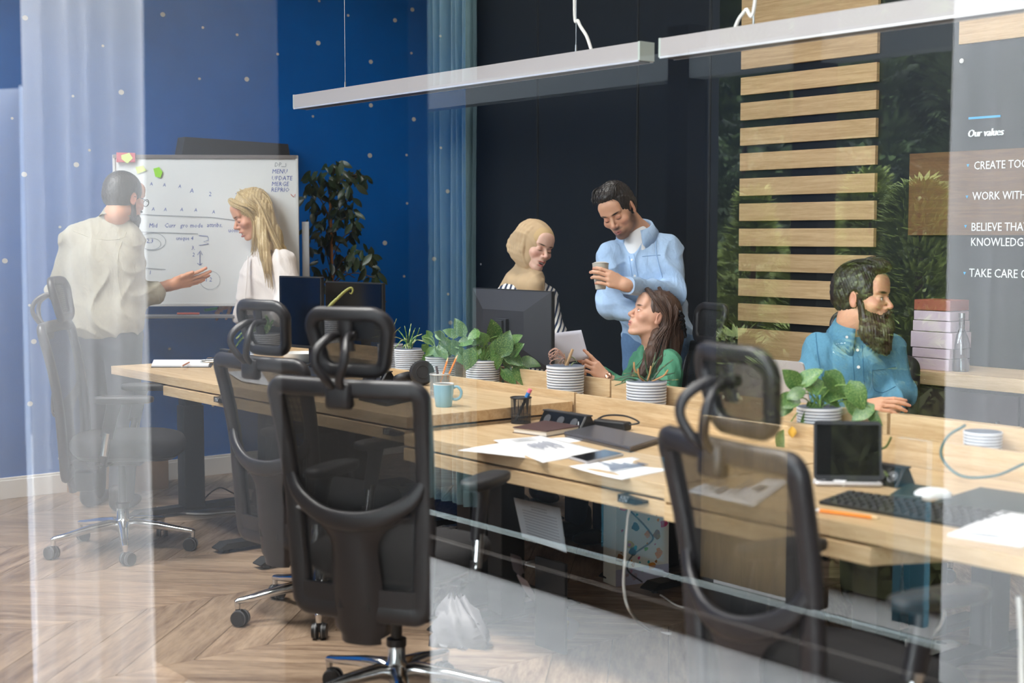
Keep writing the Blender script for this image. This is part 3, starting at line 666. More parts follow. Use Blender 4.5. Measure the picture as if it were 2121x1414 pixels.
def surface_nets(F, lo, h):
    I = F < 0; n = F.shape
    cnt = np.zeros(tuple(k-1 for k in n), np.int8)
    for dx in (0, 1):
        for dy in (0, 1):
            for dz in (0, 1): cnt += I[dx:n[0]-1+dx, dy:n[1]-1+dy, dz:n[2]-1+dz]
    act = (cnt > 0) & (cnt < 8); idx = np.argwhere(act)
    if len(idx) == 0: return np.zeros((0, 3)), np.zeros((0, 4), int)
    num = np.full(act.shape, -1, np.int32); num[act] = np.arange(len(idx))
    cor = [(a, b, c) for a in (0, 1) for b in (0, 1) for c in (0, 1)]; val = {c: F[idx[:, 0]+c[0], idx[:, 1]+c[1], idx[:, 2]+c[2]] for c in cor}
    acc = np.zeros((len(idx), 3)); w = np.zeros(len(idx))
    for a in cor:
        for ax in range(3):
            if a[ax] == 0:
                b = list(a); b[ax] = 1; b = tuple(b); fa, fb = val[a], val[b]; m = (fa < 0) != (fb < 0); t = np.where(m, fa/np.where(m, fa-fb, 1), 0); p = np.zeros((len(idx), 3))
                for q in range(3): p[:, q] = a[q]
                p[:, ax] += t; acc[m] += p[m]; w[m] += 1
    V = (idx+acc/w[:, None])*h+lo; faces = []
    for ax in range(3):
        o = [q for q in range(3) if q != ax]; s0 = [slice(None)]*3; s1 = [slice(None)]*3; s0[ax] = slice(0, n[ax]-1); s1[ax] = slice(1, n[ax])
        A = I[tuple(s0)]; B = I[tuple(s1)]; e = np.argwhere(A != B); e = e[(e[:, o[0]] > 0) & (e[:, o[1]] > 0) & (e[:, o[0]] < n[o[0]]-1) & (e[:, o[1]] < n[o[1]]-1)]
        inside = A[e[:, 0], e[:, 1], e[:, 2]]; q = []
        for da, db in ((1, 1), (0, 1), (0, 0), (1, 0)):
            c = e.copy(); c[:, o[0]] -= da; c[:, o[1]] -= db; q.append(num[c[:, 0], c[:, 1], c[:, 2]])
        Q = np.stack(q, 1); flip = inside if ax != 1 else ~inside
        Q[~flip] = Q[~flip][:, ::-1]; faces.append(Q)
    Q = np.concatenate(faces); return V, Q[(Q >= 0).all(1)]
def sdf_object(f, name, m, parent=None, h=.006, fine=(), base='#d8a889', post=None, kind_of_col=True, origin=None, jitter=0.0, fine_post=None):
    """mesh a field; 'fine' boxes (centre, half size, step) are meshed more finely and joined in"""
    lo, hi = f.bounds(); Vs = []; Qs = []; off = 0
    V, Q = surface_nets(f.field(lo, hi, h, post), lo, h)
    if len(fine):
        C = V[Q].mean(1); keep = np.ones(len(Q), bool)
        for c, hs, _ in fine: keep &= ~np.all(np.abs(C-c) < np.asarray(hs)-h*.6, axis=1)
        Q = Q[keep]
    Vs.append(V); Qs.append(Q); off = len(V)
    for c, hs, hf in fine:
        c = np.asarray(c); hs = np.asarray(hs); l, u = np.maximum(c-hs, lo), np.minimum(c+hs, hi); V, Q = surface_nets(f.field(l, u, hf, fine_post if fine_post is not None else post), l, hf); Vs.append(V); Qs.append(Q+off); off += len(V)
    V = np.concatenate(Vs); Q = np.concatenate(Qs)
    used = np.zeros(len(V), bool); used[Q.ravel()] = True; remap = np.cumsum(used)-1; V = V[used]; Q = remap[Q]
    colr = np.ones((len(V), 4), np.float32); colr[:, :3] = hexc(base)
    for (c, r, R, cc, soft) in f.paint:
        q = ((V-c) @ R)/r; d = np.sqrt((q**2).sum(1)); a = np.clip((1+soft-d)/(2*soft+1e-6), 0, 1)[:, None]; colr[:, :3] = colr[:, :3]*(1-a)+np.array(cc)*a
    org = np.array(origin) if origin is not None else (np.array(wmat(parent).translation) if parent is not None else np.zeros(3))
    me = bpy.data.meshes.new(name); me.vertices.add(len(V)); me.vertices.foreach_set('co', (V-org).astype(np.float32).ravel()); me.loops.add(Q.size); me.loops.foreach_set('vertex_index', Q.astype(np.int32).ravel())
    me.polygons.add(len(Q)); me.polygons.foreach_set('loop_start', np.arange(0, Q.size, 4, dtype=np.int32)); me.polygons.foreach_set('loop_total', np.full(len(Q), 4, np.int32)); me.update(calc_edges=True)
    me.polygons.foreach_set('use_smooth', np.ones(len(Q), bool)); at = me.color_attributes.new('Col', 'FLOAT_COLOR', 'POINT'); at.data.foreach_set('color', colr.ravel()); me.materials.append(m)
    o = bpy.data.objects.new(name, me); COL.objects.link(o)
    if parent is not None: o.parent = parent; WM[o.name] = wmat(parent)
    else: o.location = tuple(org); WM[o.name] = Matrix.Translation(o.location)
    return o
def head_frame(c, r, fdir, pitch=0, roll=0, s=1.0):
    """c centre; r, fdir: facing in camera-right / camera-forward parts; pitch up and roll (towards own right) in degrees"""
    f = camvec(r, fdir); f /= np.linalg.norm(f); up = np.array([0, 0, 1.]); rt = np.cross(f, up)
    a = radians(pitch); f2 = f*cos(a)+up*sin(a); up2 = up*cos(a)-f*sin(a); b = radians(roll); up3 = up2*cos(b)+rt*sin(b); rt3 = rt*cos(b)-up2*sin(b)
    M = np.eye(4); M[:3, 0] = rt3*s; M[:3, 1] = f2*s; M[:3, 2] = up3*s; M[:3, 3] = c; return M
def scaled_rad(M): return np.linalg.norm(M[:3, 0])
class Head:
    """prims given in a unit head frame (x own right, y forward, z up, origin between the ears)"""
    def __init__(s, f, M): s.f = f; s.M = M; s.s = scaled_rad(M); s.R = M[:3, :3]/s.s
    def pt(s, p): return s.M[:3, :3] @ np.asarray(p, float)+s.M[:3, 3]
    def cap(s, a, b, ra, rb=None, k=.01, op=1, f=None): (f or s.f).cap(s.pt(a), s.pt(b), ra*s.s, None if rb is None else rb*s.s, k, op)
    def ell(s, c, r, k=.01, op=1, R=None, f=None):
        Q = s.R @ (np.array(R) if R is not None else np.eye(3)); (f or s.f).ell(s.pt(c), np.array(r if hasattr(r, '__len__') else (r, r, r))*s.s, k, op, R=Q)
    def col(s, c, r, color, soft=.35, R=None, f=None):
        Q = s.R @ (np.array(R) if R is not None else np.eye(3)); (f or s.f).col(s.pt(c), np.array(r if hasattr(r, '__len__') else (r, r, r))*s.s, color, soft, R=Q)
def RX(d): return np.array(rotm('X', d))
def RY(d): return np.array(rotm('Y', d))
def RZ(d): return np.array(rotm('Z', d))
def face(H, male=True, lips='#b5736b', brow='#2a1d16', cheek='#cf8f79', closed=False, smile=False, stubble=None, hairc=None, shade='#b98068'):
    j = 1.0 if male else .90
    H.ell((0, -.014, .036), (.0755, .096, .086), k=.01); H.ell((0, .030, -.012), (.064, .064, .075), k=.02)
    H.ell((0, .038, -.062), (.050*j, .050, .044), k=.02); H.ell((0, .078, -.100), (.021*j, .016, .015), k=.022)
    for sx in (-1, 1):
        H.cap((sx*.048*j, .010, -.060), (sx*.020, .068, -.098), .015, .012, k=.02)         # jaw line
        H.ell((sx*.043, .068, -.022), (.020, .018, .017), k=.022)                          # cheek bone
        H.cap((sx*.012, .091, .027), (sx*.046, .077, .030), .0085 if male else .006, .006, k=.014)   # brow ridge
    H.ell((0, .070, .055), (.055, .030, .045), k=.02)                                      # forehead
    for sx in (-1, 1): H.ell((sx*.031, .100, .007), (.0165, .017, .0125), k=.012, op=-1)   # sockets
    H.cap((0, .088, .014), (0, .1135, -.024), .0065, .0098, k=.009)                        # nose
    H.cap((0, .112, -.026), (0, .098, -.036), .0088, .0070, k=.006)
    for sx in (-1, 1): H.ell((sx*.0115, .099, -.031), (.0075, .0105, .0075), k=.006)
    for sx in (-1, 1): H.ell((sx*.0065, .108, -.0385), (.0032, .005, .003), k=.003, op=-1)
    H.ell((0, .080, -.060), (.030, .022, .026), k=.016)                                    # muzzle
    w = .0265 if smile else .0215
    H.cap((-w, .088, -.0600+(.004 if smile else 0)), (0, .1015, -.0590), .0035, .0058, k=.005); H.cap((w, .088, -.0600+(.004 if smile else 0)), (0, .1015, -.0590), .0035, .0058, k=.005)
    lz = -.0790 if smile else -.0705
    H.cap((-w*.8, .087, lz+.004), (0, .0985, lz), .0035, .0066, k=.005); H.cap((w*.8, .087, lz+.004), (0, .0985, lz), .0035, .0066, k=.005)
    if smile: H.ell((0, .104, -.0678), (.0225, .015, .0080), k=.003, op=-1)
    else: H.ell((0, .109, -.0650), (.022, .012, .0012), k=.003, op=-1)
    for sx in (-1, 1):
        e = (sx*.031, .0800, .004); H.ell(e, (.0150, .0150, .0140), k=.004)
        if not closed: H.ell((sx*.031, .0960, .0035), (.0120, .0120, .0042), k=.0015, op=-1)
        H.ell((sx*.0785, -.004, -.002), (.0065, .0175, .0310), k=.004, R=RZ(sx*-18)); H.ell((sx*.0860, .001, .002), (.0045, .0100, .018), k=.003, op=-1, R=RZ(sx*-18)); H.ell((sx*.0780, .002, -.024), (.006, .010, .010), k=.004)
    # colour
    H.col((0, .112, -.028), (.013, .016, .012), cheek, .6)
    for sx in (-1, 1):
        H.col((sx*.044, .080, -.026), (.022, .03, .020), cheek, .8); H.col((sx*.082, -.004, -.004), (.016, .022, .032), cheek, .5)
        H.col((sx*.031, .094, .006), (.018, .014, .013), shade, .5)
        H.col((sx*.029, .093, .0275), (.0195, .020, .0045 if male else .0032), brow, .45, R=RY(sx*-6))
        if closed: H.col((sx*.031, .094, -.0035), (.0150, .014, .0020), '#241713', .45, R=RY(sx*5))
        else: H.col((sx*.031, .095, .0088), (.0145, .014, .0016), '#241713', .5)
    H.col((0, .098, -.0590), (w*.95, .016, .0050), lips, .35); H.col((0, .096, lz), (w*.80, .016, .0058), lips, .35)
    if not smile: H.col((0, .100, -.0652), (w*.85, .012, .0012), '#6b3a34', .5)
    else: H.col((0, .086, -.069), (.019, .012, .0080), '#6a2b2a', .2)
    if stubble:
        H.col((0, .060, -.092), (.056, .062, .030), stubble, .45); H.col((0, .100, -.047), (.027, .016, .007), stubble, .6)
        for sx in (-1, 1): H.col((sx*.056, .018, -.050), (.020, .034, .045), stubble, .5)
        H.col((0, .096, -.0595), (w*.9, .016, .0048), lips, .3); H.col((0, .096, lz), (w*.75, .016, .0052), lips, .3)
M_eye = mat('eye_surface', '#ece7e2', rough=.15, attr='Col', coat=.5)
def eyes(H, parent, look=(0, 1, 0), iris='#3b2a1e'):
    for sx in (-1, 1):
        f = SDF(); h2 = Head(f, H.M); c = np.array((sx*.031, .0808, .0035)); h2.ell(c, .0128, k=.002); l = np.array(look, float); l /= np.linalg.norm(l)
        h2.col(c+l*.0115, .0064, iris, .12); h2.col(c+l*.0125, .0030, '#050505', .15)
        sdf_object(f, 'eye', M_eye, parent, h=.0016, base='#e6e0da')
def teeth(H, parent):
    g = MB(); M = Matrix([[*H.M[i]] for i in range(4)])
    g.M = wmat(parent).inverted() @ M
    for k in range(6):
        x = (k-2.5)*.0062; g.rbox((x, .0925-abs(x)*.35, -.0640), (.0060, .006, .0085), r=.0015)
    g.build('teeth', mat('teeth_enamel', '#e9e4da', rough=.25), parent)
def neck(H, body_pt, r0=.056, r1=.062, f=None):
    H.cap((0, -.018, -.055), (0, -.024, -.085), r0, r0, k=.02); (f or H.f).cap(H.pt((0, -.022, -.075)), body_pt, r0*H.s, r1*H.s, .03)
def hand(f, wrist, dirv, back, thumb_right, curl=(.4, .4, .4, .4), thumb=(.3, .3), spread=.10, s=1.0, tcurl=.3):
    """dirv wrist->fingers, back = out of the back of the hand; thumb on +x when thumb_right"""
    y = np.array(dirv, float); y /= np.linalg.norm(y); z = np.array(back, float); z -= y*(z @ y); z /= np.linalg.norm(z); x = np.cross(y, z)
    if not thumb_right: x = -x
    w = np.array(wrist, float); T = lambda p: w+(x*p[0]+y*p[1]+z*p[2])*s
    mc = [(.029, .088, 0), (.0095, .093, .002), (-.0105, .087, .001), (-.0290, .077, -.003)]; ln = [(.043, .026, .020), (.047, .030, .021), (.043, .028, .021), (.034, .021, .018)]; rr = [.0092, .0094, .0088, .0078]
    f.cap(w-y*.015*s, T((0, .01, 0)), .025*s, .023*s, .02)
    for i, m in enumerate(mc):
        f.cap(T((m[0]*.55, .012, 0)), T((m[0], m[1]-.004, m[2])), .0135*s, .0112*s, .014)
        a = (1.5-i)*spread; ang = 0; p = np.array(m, float)
        for q in range(3):
            c = curl[i] if not hasattr(curl[i], '__len__') else curl[i][q]; ang += c*(1.0 if q else .8)
            d = np.array((sin(a)*cos(ang), cos(a)*cos(ang), -sin(ang))); p2 = p+d*ln[i][q]; r0 = rr[i]*(1-.07*q); f.cap(T(p), T(p2), r0*s, r0*.92*s, .004); p = p2
        f.col(T(p), .009*s, '#c9856f', .6)
    f.cap(T((.010, .020, -.006)), T((.020, .060, -.010)), .017*s, .012*s, .012)
    p = np.array((.020, .018, -.006)); a0 = thumb[0]; dn = thumb[1]
    d = np.array((cos(a0)*.95, sin(a0), -dn)); d /= np.linalg.norm(d)
    for q, (L, r) in enumerate(((.042, .0135), (.032, .0108), (.027, .0096))):
        p2 = p+d*L; f.cap(T(p), T(p2), r*s, r*.88*s, .007); p = p2
        d = d*cos(tcurl)+np.array((-.25, .9, -.3))*sin(tcurl); d /= np.linalg.norm(d)
    return T
def folds(amp=.004, fr=22, seed=0, vert=1.0, tilt=.5):
    """cloth creases: narrow raised ridges over slow swells, mostly running down the cloth"""
    rs = np.random.RandomState(seed); ph = rs.uniform(0, 6.28, 9)
    def g(X, Y, Z):
        A = X*RT[0]+Y*RT[1]; B = X*Fh[0]+Y*Fh[1]
        w = sin_(Z*9+A*5+ph[0])+.6*sin_(Z*17-A*11+ph[1])
        r1 = 1-np.abs(sin_((A*fr*.55+B*fr*.35+tilt*Z*fr*.35)+1.3*w+ph[2])); r2 = 1-np.abs(sin_((A*fr*.3-B*fr*.4+Z*fr*.75)+1.5*sin_(A*13+ph[3])+ph[4]))
        m = .5+.5*sin_(Z*7+A*9+B*6+ph[5]); f = sin_(A*fr*3.1+Z*fr*1.3+2*w+ph[6])
        return -amp*(1.15*vert*r1**2.2*m+.95*r2**2.6*(1-m)+.12*f)+amp*.2
    return g
sin_ = np.sin
M_skin = mat('skin', '#d8a889', rough=.5, attr='Col', sub=.12, var=.05, vscale=60, bump=.12, bscale=700)
def hair_mat(name, a, b, stretch=(1, 1, .08), scale=160):
    return mat(name, a, rough=.42, var=.6, vscale=scale, col2=b, stretch=stretch, bump=.5, bscale=scale*1.4, spec=.5)
def wrinkle(m, scale=16, dist=.010, strength=.55, stretch=(1, 1, .55)):
    nt = m.node_tree; b = nt.nodes['Principled BSDF']; tc = N(nt, 'ShaderNodeTexCoord'); mp = N(nt, 'ShaderNodeMapping'); mp.inputs['Scale'].default_value = stretch; nz = N(nt, 'ShaderNodeTexNoise', Scale=scale, Detail=2.5, Roughness=.55, Distortion=1.6)
    nt.links.new(tc.outputs['Object'], mp.inputs[0]); nt.links.new(mp.outputs[0], nz.inputs['Vector'])
    bp = N(nt, 'ShaderNodeBump', Strength=strength, Distance=dist); nt.links.new(nz.outputs['Fac'], bp.inputs['Height'])
    if b.inputs['Normal'].is_linked: nt.links.new(b.inputs['Normal'].links[0].from_socket, bp.inputs['Normal'])
    nt.links.new(bp.outputs[0], b.inputs['Normal'])
def strands(guides, n, rad, spread, name, m, parent, seed=0, flat=.5, steps=5, jit=.3):
    """tapering locks that follow guide curves (lists of world points)"""
    rnd = random.Random(seed); g = MB(); inv = wmat(parent).inverted()
    gs = [bez(q, steps) for q in guides]
    for k in range(n):
        q = gs[rnd.randrange(len(gs))]; o = np.array([rnd.gauss(0, spread) for _ in range(3)]); L = len(q); e = int(L*rnd.uniform(.75, 1.0)); ph = rnd.uniform(0, 6); am = rnd.uniform(0, .006)
        pts = []; rad_ = []
        for i in range(0, max(e, 4)):
            u = i/max(e-1, 1); w = o*(.45+jit*2*u)+np.array([sin(u*9+ph), cos(u*8+ph), 0])*am*u; pts.append(tuple(np.asarray(q[min(i, L-1)])+w)); rad_.append(max(.0006, rad*(1-.8*u**2)*rnd.uniform(.85, 1.1)))
        g.M = inv; g.tube(pts, 0, seg=5, flat=[(r, r*flat) for r in rad_])
    return g.build(name, m, parent, angle=180)
def person(label, base):
    o = bpy.data.objects.new('person_tmp', None); return np.array(base, float)
from mathutils.bvhtree import BVHTree
def bvh(o):
    me = o.data; V = np.empty(len(me.vertices)*3, np.float32); me.vertices.foreach_get('co', V); V = V.reshape(-1, 3)+np.array(wmat(o).translation); return BVHTree.FromPolygons([tuple(v) for v in V], [tuple(p.vertices) for p in me.polygons])
def hit(b, px, py, off=.0015):
    r = ray(px, py); r = r/np.linalg.norm(r); h = b.ray_cast(Vector(tuple(CAM)), Vector(tuple(r)))
    if h[0] is None: return None
    n = np.array(h[1]); n = n if n @ r < 0 else -n; return np.array(h[0])+n*off, n
def seam(b, pix, parent, m, name, r=.0016, w=None, n=6, off=.0008):
    pts = []; ns = []
    for px, py in bez([np.array(q, float) for q in pix], n):
        h = hit(b, px, py, off)
        if h is not None and (not pts or np.linalg.norm(h[0]-pts[-1]) < .06): pts.append(h[0]); ns.append(h[1])
    if len(pts) < 2: return None
    if len(pts) > 4:
        a = np.array(pts); k = a.copy(); k[1:-1] = (a[:-2]+a[1:-1]*2+a[2:])/4; pts = [q for q in k]
    g = MB(); g.M = wmat(parent).inverted(); g.tube(pts, 0, seg=6, flat=[(w or r, r*.8)]*len(pts), up=[tuple(q) for q in ns]); return g.build(name, m, parent, angle=60)
def buttons(b, pix, parent, m, r=.006, name='shirt_button'):
    for px, py in pix:
        h = hit(b, px, py, .001)
        if h is not None: g = MB(); g.M = wmat(parent).inverted(); button(g, h[0], h[1], r); g.build(name, m, parent)
def button(g, c, n, r=.006):
    q = Vector(tuple(n)).normalized().to_track_quat('Z', 'Y').to_matrix(); g.lathe([(0, -.001), (r, -.001), (r, .0015), (0, .0015)], c=tuple(c), seg=12, axis=q)
# ================================================================== THINGS ON AND UNDER THE DESKS
ZD1, ZD2, ZD3 = .792, .797, .740
M_paper = mat('white_paper', '#e8e8ea', rough=.85)
M_ink = mat('dark_blue_print', '#28385c', rough=.8); M_inkg = mat('grey_print', '#8d8f94', rough=.8)
M_dkgrey = mat('dark_grey_metal', '#3b3c40', rough=.4, metal=.4)
M_silver = mat('silver_aluminium', '#d3d0d2', rough=.38, metal=.55)
M_screen = mat('dark_screen_glass', '#08090b', rough=.12, coat=.4)
M_orange = mat('orange_pencil_paint', '#f08a1d', rough=.4)
M_cable_w = mat('white_cable', '#d6d2cb', rough=.5); M_cable_k = mat('black_cable', '#1a1a1c', rough=.5)
def quad_sheet(name, pix, z, m, label, cat, group=None, thick=.0006, lift=None, seed=0, n=10):
    """paper lying on a desk: four corners given as seen, laid on the height z, with a gentle curl"""
    c = [P(px, py, z=z) for px, py in pix]; o = sum(c)/4; G = []
    rnd = random.Random(seed)
    for i in range(n+1):
        u = i/n; row = []
        for j in range(n+1):
            v = j/n; p = (c[0]*(1-u)+c[1]*u)*(1-v)+(c[3]*(1-u)+c[2]*u)*v
            p = p+np.array([0, 0, .0012+.004*sin(u*3.1+seed)*sin(v*2.3+seed*.7)**2+(lift(u, v) if lift else 0)]); row.append(p-o)
        G.append(row)
    b = MB(); b.sheet(G, thick); ob = b.build(name, m, angle=180); ob.location = tuple(o); WM[ob.name] = Matrix.Translation(ob.location)
    return tag(ob, label, cat, group), c, o
def on_sheet(c, o, u, v, du, dv, m, parent, name, dz=.0035):
    f = lambda a, b: (c[0]*(1-a)+c[1]*a)*(1-b)+(c[3]*(1-a)+c[2]*a)*b-o+np.array([0, 0, dz])
    b = MB(); p = [f(u, v), f(u+du, v), f(u+du, v+dv), f(u, v+dv)]; n = np.cross(p[1]-p[0], p[3]-p[0])
    if n[2] < 0: p = p[::-1]
    b.add(p+[q-np.array([0, 0, .0004]) for q in p], [(0, 1, 2, 3), (7, 6, 5, 4), (0, 4, 5, 1), (1, 5, 6, 2), (2, 6, 7, 3), (3, 7, 4, 0)]); return b.build(name, m, parent, smooth=False)
# --- charts on the middle desk
sh, c, o = quad_sheet('chart_sheet', [(948, 934), (1095, 948), (1245, 903), (1100, 909)], ZD3, M_paper, 'lower loose white sheet sticking out left under the bar chart', 'paper', seed=1)
sh, c, o = quad_sheet('chart_sheet', [(1022, 914), (1125, 956), (1255, 935), (1120, 903)], ZD3+.003, M_paper, 'white sheet with a dark bar chart, left of the phone', 'paper', seed=2)
for k, hgt in enumerate([.22, .40, .30, .34, .20, .44, .26, .5, .34]): on_sheet(c, o, .40-hgt*.2, .30+.05*k, hgt*.75, .022, M_ink, sh, 'chart_bar', dz=.006)
for k in range(5): on_sheet(c, o, .08+.03*k, .25, .008, .45, M_inkg, sh, 'text_line', dz=.006)
sh, c, o = quad_sheet('chart_sheet', [(1178, 966), (1288, 993), (1415, 968), (1310, 947)], ZD3, M_paper, 'white sheet with a blue bar chart beside the desk corner', 'paper', seed=3)
for k, hgt in enumerate([.10, .16, .24, .40, .55, .34, .44, .26, .30, .18, .14, .24]): on_sheet(c, o, .62-hgt, .20+.048*k, hgt, .026, M_ink, sh, 'chart_bar', dz=.006)
sh, c, o = quad_sheet('printed_sheet', [(1422, 1018), (1562, 1050), (1640, 996), (1502, 980)], ZD3, M_paper, 'printed sheet with grey charts seen through the mesh of the right-hand chair', 'paper', seed=4)
for (u, v, du, dv) in [(.15, .2, .02, .6), (.22, .2, .02, .4), (.32, .15, .10, .25), (.5, .2, .02, .6), (.58, .2, .02, .5), (.7, .45, .14, .2)]: on_sheet(c, o, u, v, du, dv, M_inkg, sh, 'print_mark', dz=.006)
sh, c, o = quad_sheet('paper_stack', [(1963, 1112), (2110, 1136), (2330, 1120), (2075, 1070)], ZD3, M_paper, 'white paper pad under another sheet at the right edge of the desk', 'paper', thick=.008, seed=5, lift=lambda u, v: .008)
sh, c, o = quad_sheet('loose_sheet', [(1975, 1100), (2121, 1118), (2330, 1095), (2075, 1058)], ZD3+.012, M_paper, 'loose top sheet on the paper pad at the right edge', 'paper', seed=6)
# --- clipboard on the left desk
t = thing('clipboard', 'clipboard with blank paper and steel clip at the end of the left desk', 'clipboard', tuple(P(380, 756, z=ZD1)), 0)
cc = [P(313, 761, z=ZD1), (P(437, 761, z=ZD1)), (P(444, 749, z=ZD1)), (P(318, 749, z=ZD1))]; base = np.array(t.location)
def plate(cs, z0, z1, sc=1.0, off=(0, 0, 0)):
    ctr = sum(cs)/4; b = MB(); p = [ctr+(q-ctr)*sc-base+np.array(off) for q in cs]
    b.add([q+np.array([0, 0, z0]) for q in p]+[q+np.array([0, 0, z1]) for q in p], [(3, 2, 1, 0), (4, 5, 6, 7), (0, 1, 5, 4), (1, 2, 6, 5), (2, 3, 7, 6), (3, 0, 4, 7)]); return b
plate(cc, 0, .004).build('board', mat('black_clipboard', '#232428', rough=.5), t, smooth=False)
plate(cc, .0042, .012, .95, tuple((cc[0]-cc[1])*.02)).build('paper_block', M_paper, t, smooth=False)
q = (cc[1]*.55+cc[2]*.45)-base+(cc[0]-cc[1])*.04
g = MB(); g.M = Matrix.Translation(tuple(q)); g.rbox((0, 0, .016), (.03, .10, .010), r=.004).cyl((0, -.05, .024), (0, .05, .024), .006, seg=10).tube([(0, -.03, .022), (.012, -.02, .038), (.012, .02, .038), (0, .03, .022)], .002, seg=6); g.build('clip', M_chrome, t)
def pencil(a, b, m, label, r=.0038, cat='pencil', parent=None, name='pencil', tip=True, eraser=True):
    a = np.array(a); b = np.array(b); t = thing(name, label, cat, tuple(a)); d = (b-a); L = np.linalg.norm(d); u = d/L
    MB().tube([(0, 0, 0), tuple(u*(L-.02))], r, seg=6).build('shaft', m, t, smooth=False)
    MB().tube([tuple(u*(L-.02)), tuple(u*(L-.004))], [r, r*.35], seg=6).build('wood_tip', mat('pencil_wood', '#e3c79b', rough=.7), t)
    MB().tube([tuple(u*(L-.004)), tuple(u*L)], [r*.35, .0003], seg=6).build('lead', M_cable_k, t)
    if eraser: MB().tube([tuple(-u*.009), (0, 0, 0)], r*.98, seg=8).build('eraser', M_paper, t)
    return t
pencil(P(377, 758, z=ZD1+.020), P(393, 749.5, z=ZD1+.020), mat('copper_pencil', '#c5713a', rough=.5), 'short orange-brown pencil lying on the clipboard')
pencil(P(1698, 1057, z=ZD3+.005), P(1822, 1073, z=ZD3+.005), M_orange, 'bright orange pencil lying in front of the black keyboard', r=.0048)
# --- monitors
def monitor(label, cx_, cy_, yaw, w, h, zc, zdesk, face_cam=True, group=None):
    """local: screen faces +Y"""
    t = thing('monitor', label, 'monitor', (cx_, cy_, zdesk), yaw); z = zc-zdesk
    MB().rbox((0, 0, z), (w, .022, h), r=.004, r2=.003).build('housing', M_black_pl, t, angle=40)
    MB().box((0, .0115, z+.004), (w-.012, .002, h-.022)).build('screen', M_screen, t, smooth=False)
    b = MB(); x, zz, d = w/2-.004, h/2-.004, -.011
    i1x, i1z = w/2*.52, h/2*.52
    vs = [(-x, d, z-zz), (x, d, z-zz), (x, d, z+zz), (-x, d, z+zz), (-i1x, d-.045, z-i1z), (i1x, d-.045, z-i1z), (i1x, d-.045, z+i1z*.9), (-i1x, d-.045, z+i1z*.9)]
    b.add(vs, [(0, 1, 5, 4), (1, 2, 6, 5), (2, 3, 7, 6), (3, 0, 4, 7), (4, 5, 6, 7)]); b.build('back_cover', mat('monitor_back_plastic', '#2f2f33', rough=.45, bump=.1, bscale=600), t, smooth=False)
    n = MB(); n.box((0, -.075, z*.55+.01), (.055, .022, z*1.1)).box((0, -.055, z), (.09, .04, .09)); n.build('neck', M_dkgrey, t, bevel=.002, smooth=False)
    f = MB(); f.rbox((0, -.055, .006), (.24, .18, .012), r=.02); f.build('foot_plate', M_dkgrey, t)
    return t
# right face of left monitor leans to the camera: seen obliquely
a = P(584, 648, D=6.25); b_ = P(668, 650, D=6.02); w_ = float(np.hypot(*(a-b_)[:2]))
def mon_from(px0, px1, ya, yb_, D0, D1, zt_py, zb_py, label, flip=False, zdesk=.75):
    a = P(px0, ya, D=D0); b = P(px1, yb_, D=D1); c = (a+b)/2; d = b-a; yaw = atan2(d[1], d[0])
    if not flip: yaw += pi         # +Y of the screen towards the viewer
    mid = (px0+px1)/2; zt = P(mid, zt_py, D=(D0+D1)/2)[2]; zb = P(mid, zb_py, D=(D0+D1)/2)[2]
    return monitor(label, c[0], c[1], yaw, float(np.hypot(d[0], d[1])), zt-zb, (zt+zb)/2, zdesk)
mon_from(582, 669, 650, 650, 6.75, 6.55, 572, 720, 'black monitor standing closest to the blonde woman, screen turned to the chairs', zdesk=ZD1)
mon_from(677, 796, 650, 650, 7.45, 7.15, 584, 705, 'black monitor behind, in front of the ficus leaves', zdesk=.75)
mon_from(982, 1146, 650, 650, 6.75, 6.28, 599, 757, 'large monitor seen from behind, in front of the woman in the headscarf', flip=True, zdesk=.75)
# --- laptops
def closed_laptop(pix, z, label, m, h=.018):
    c = [P(px, py, z=z) for px, py in pix]; o = sum(c)/4; t = thing('laptop', label, 'laptop', tuple(o)); b = MB()
    cs = [q-o for q in c]
    def lay(z0, z1, s0=1, s1=1): b.add([tuple(q*s0+np.array([0, 0, z0])) for q in cs]+[tuple(q*s1+np.array([0, 0, z1])) for q in cs], [(3, 2, 1, 0), (4, 5, 6, 7), (0, 1, 5, 4), (1, 2, 6, 5), (2, 3, 7, 6), (3, 0, 4, 7)]); return b
    lay(0, h*.5, .97, 1); b.build('base', m, t, smooth=False, bevel=.001); b = MB()
    b.add([tuple(q+np.array([0, 0, h*.58])) for q in cs]+[tuple(q*.985+np.array([0, 0, h])) for q in cs], [(3, 2, 1, 0), (4, 5, 6, 7), (0, 1, 5, 4), (1, 2, 6, 5), (2, 3, 7, 6), (3, 0, 4, 7)]); b.build('lid', m, t, smooth=False, bevel=.001)
    return t
closed_laptop([(560, 770), (668, 788), (772, 770), (664, 752)], ZD2, 'closed dark grey laptop on the raised desk behind the chairs', mat('laptop_slate', '#3f434b', rough=.35, metal=.5), h=.022)
closed_laptop([(1168, 905), (1305, 938), (1368, 918), (1232, 890)], ZD3, 'closed grey laptop between the notebook and the charts', mat('laptop_grey', '#6c6b70', rough=.3, metal=.6), h=.02)
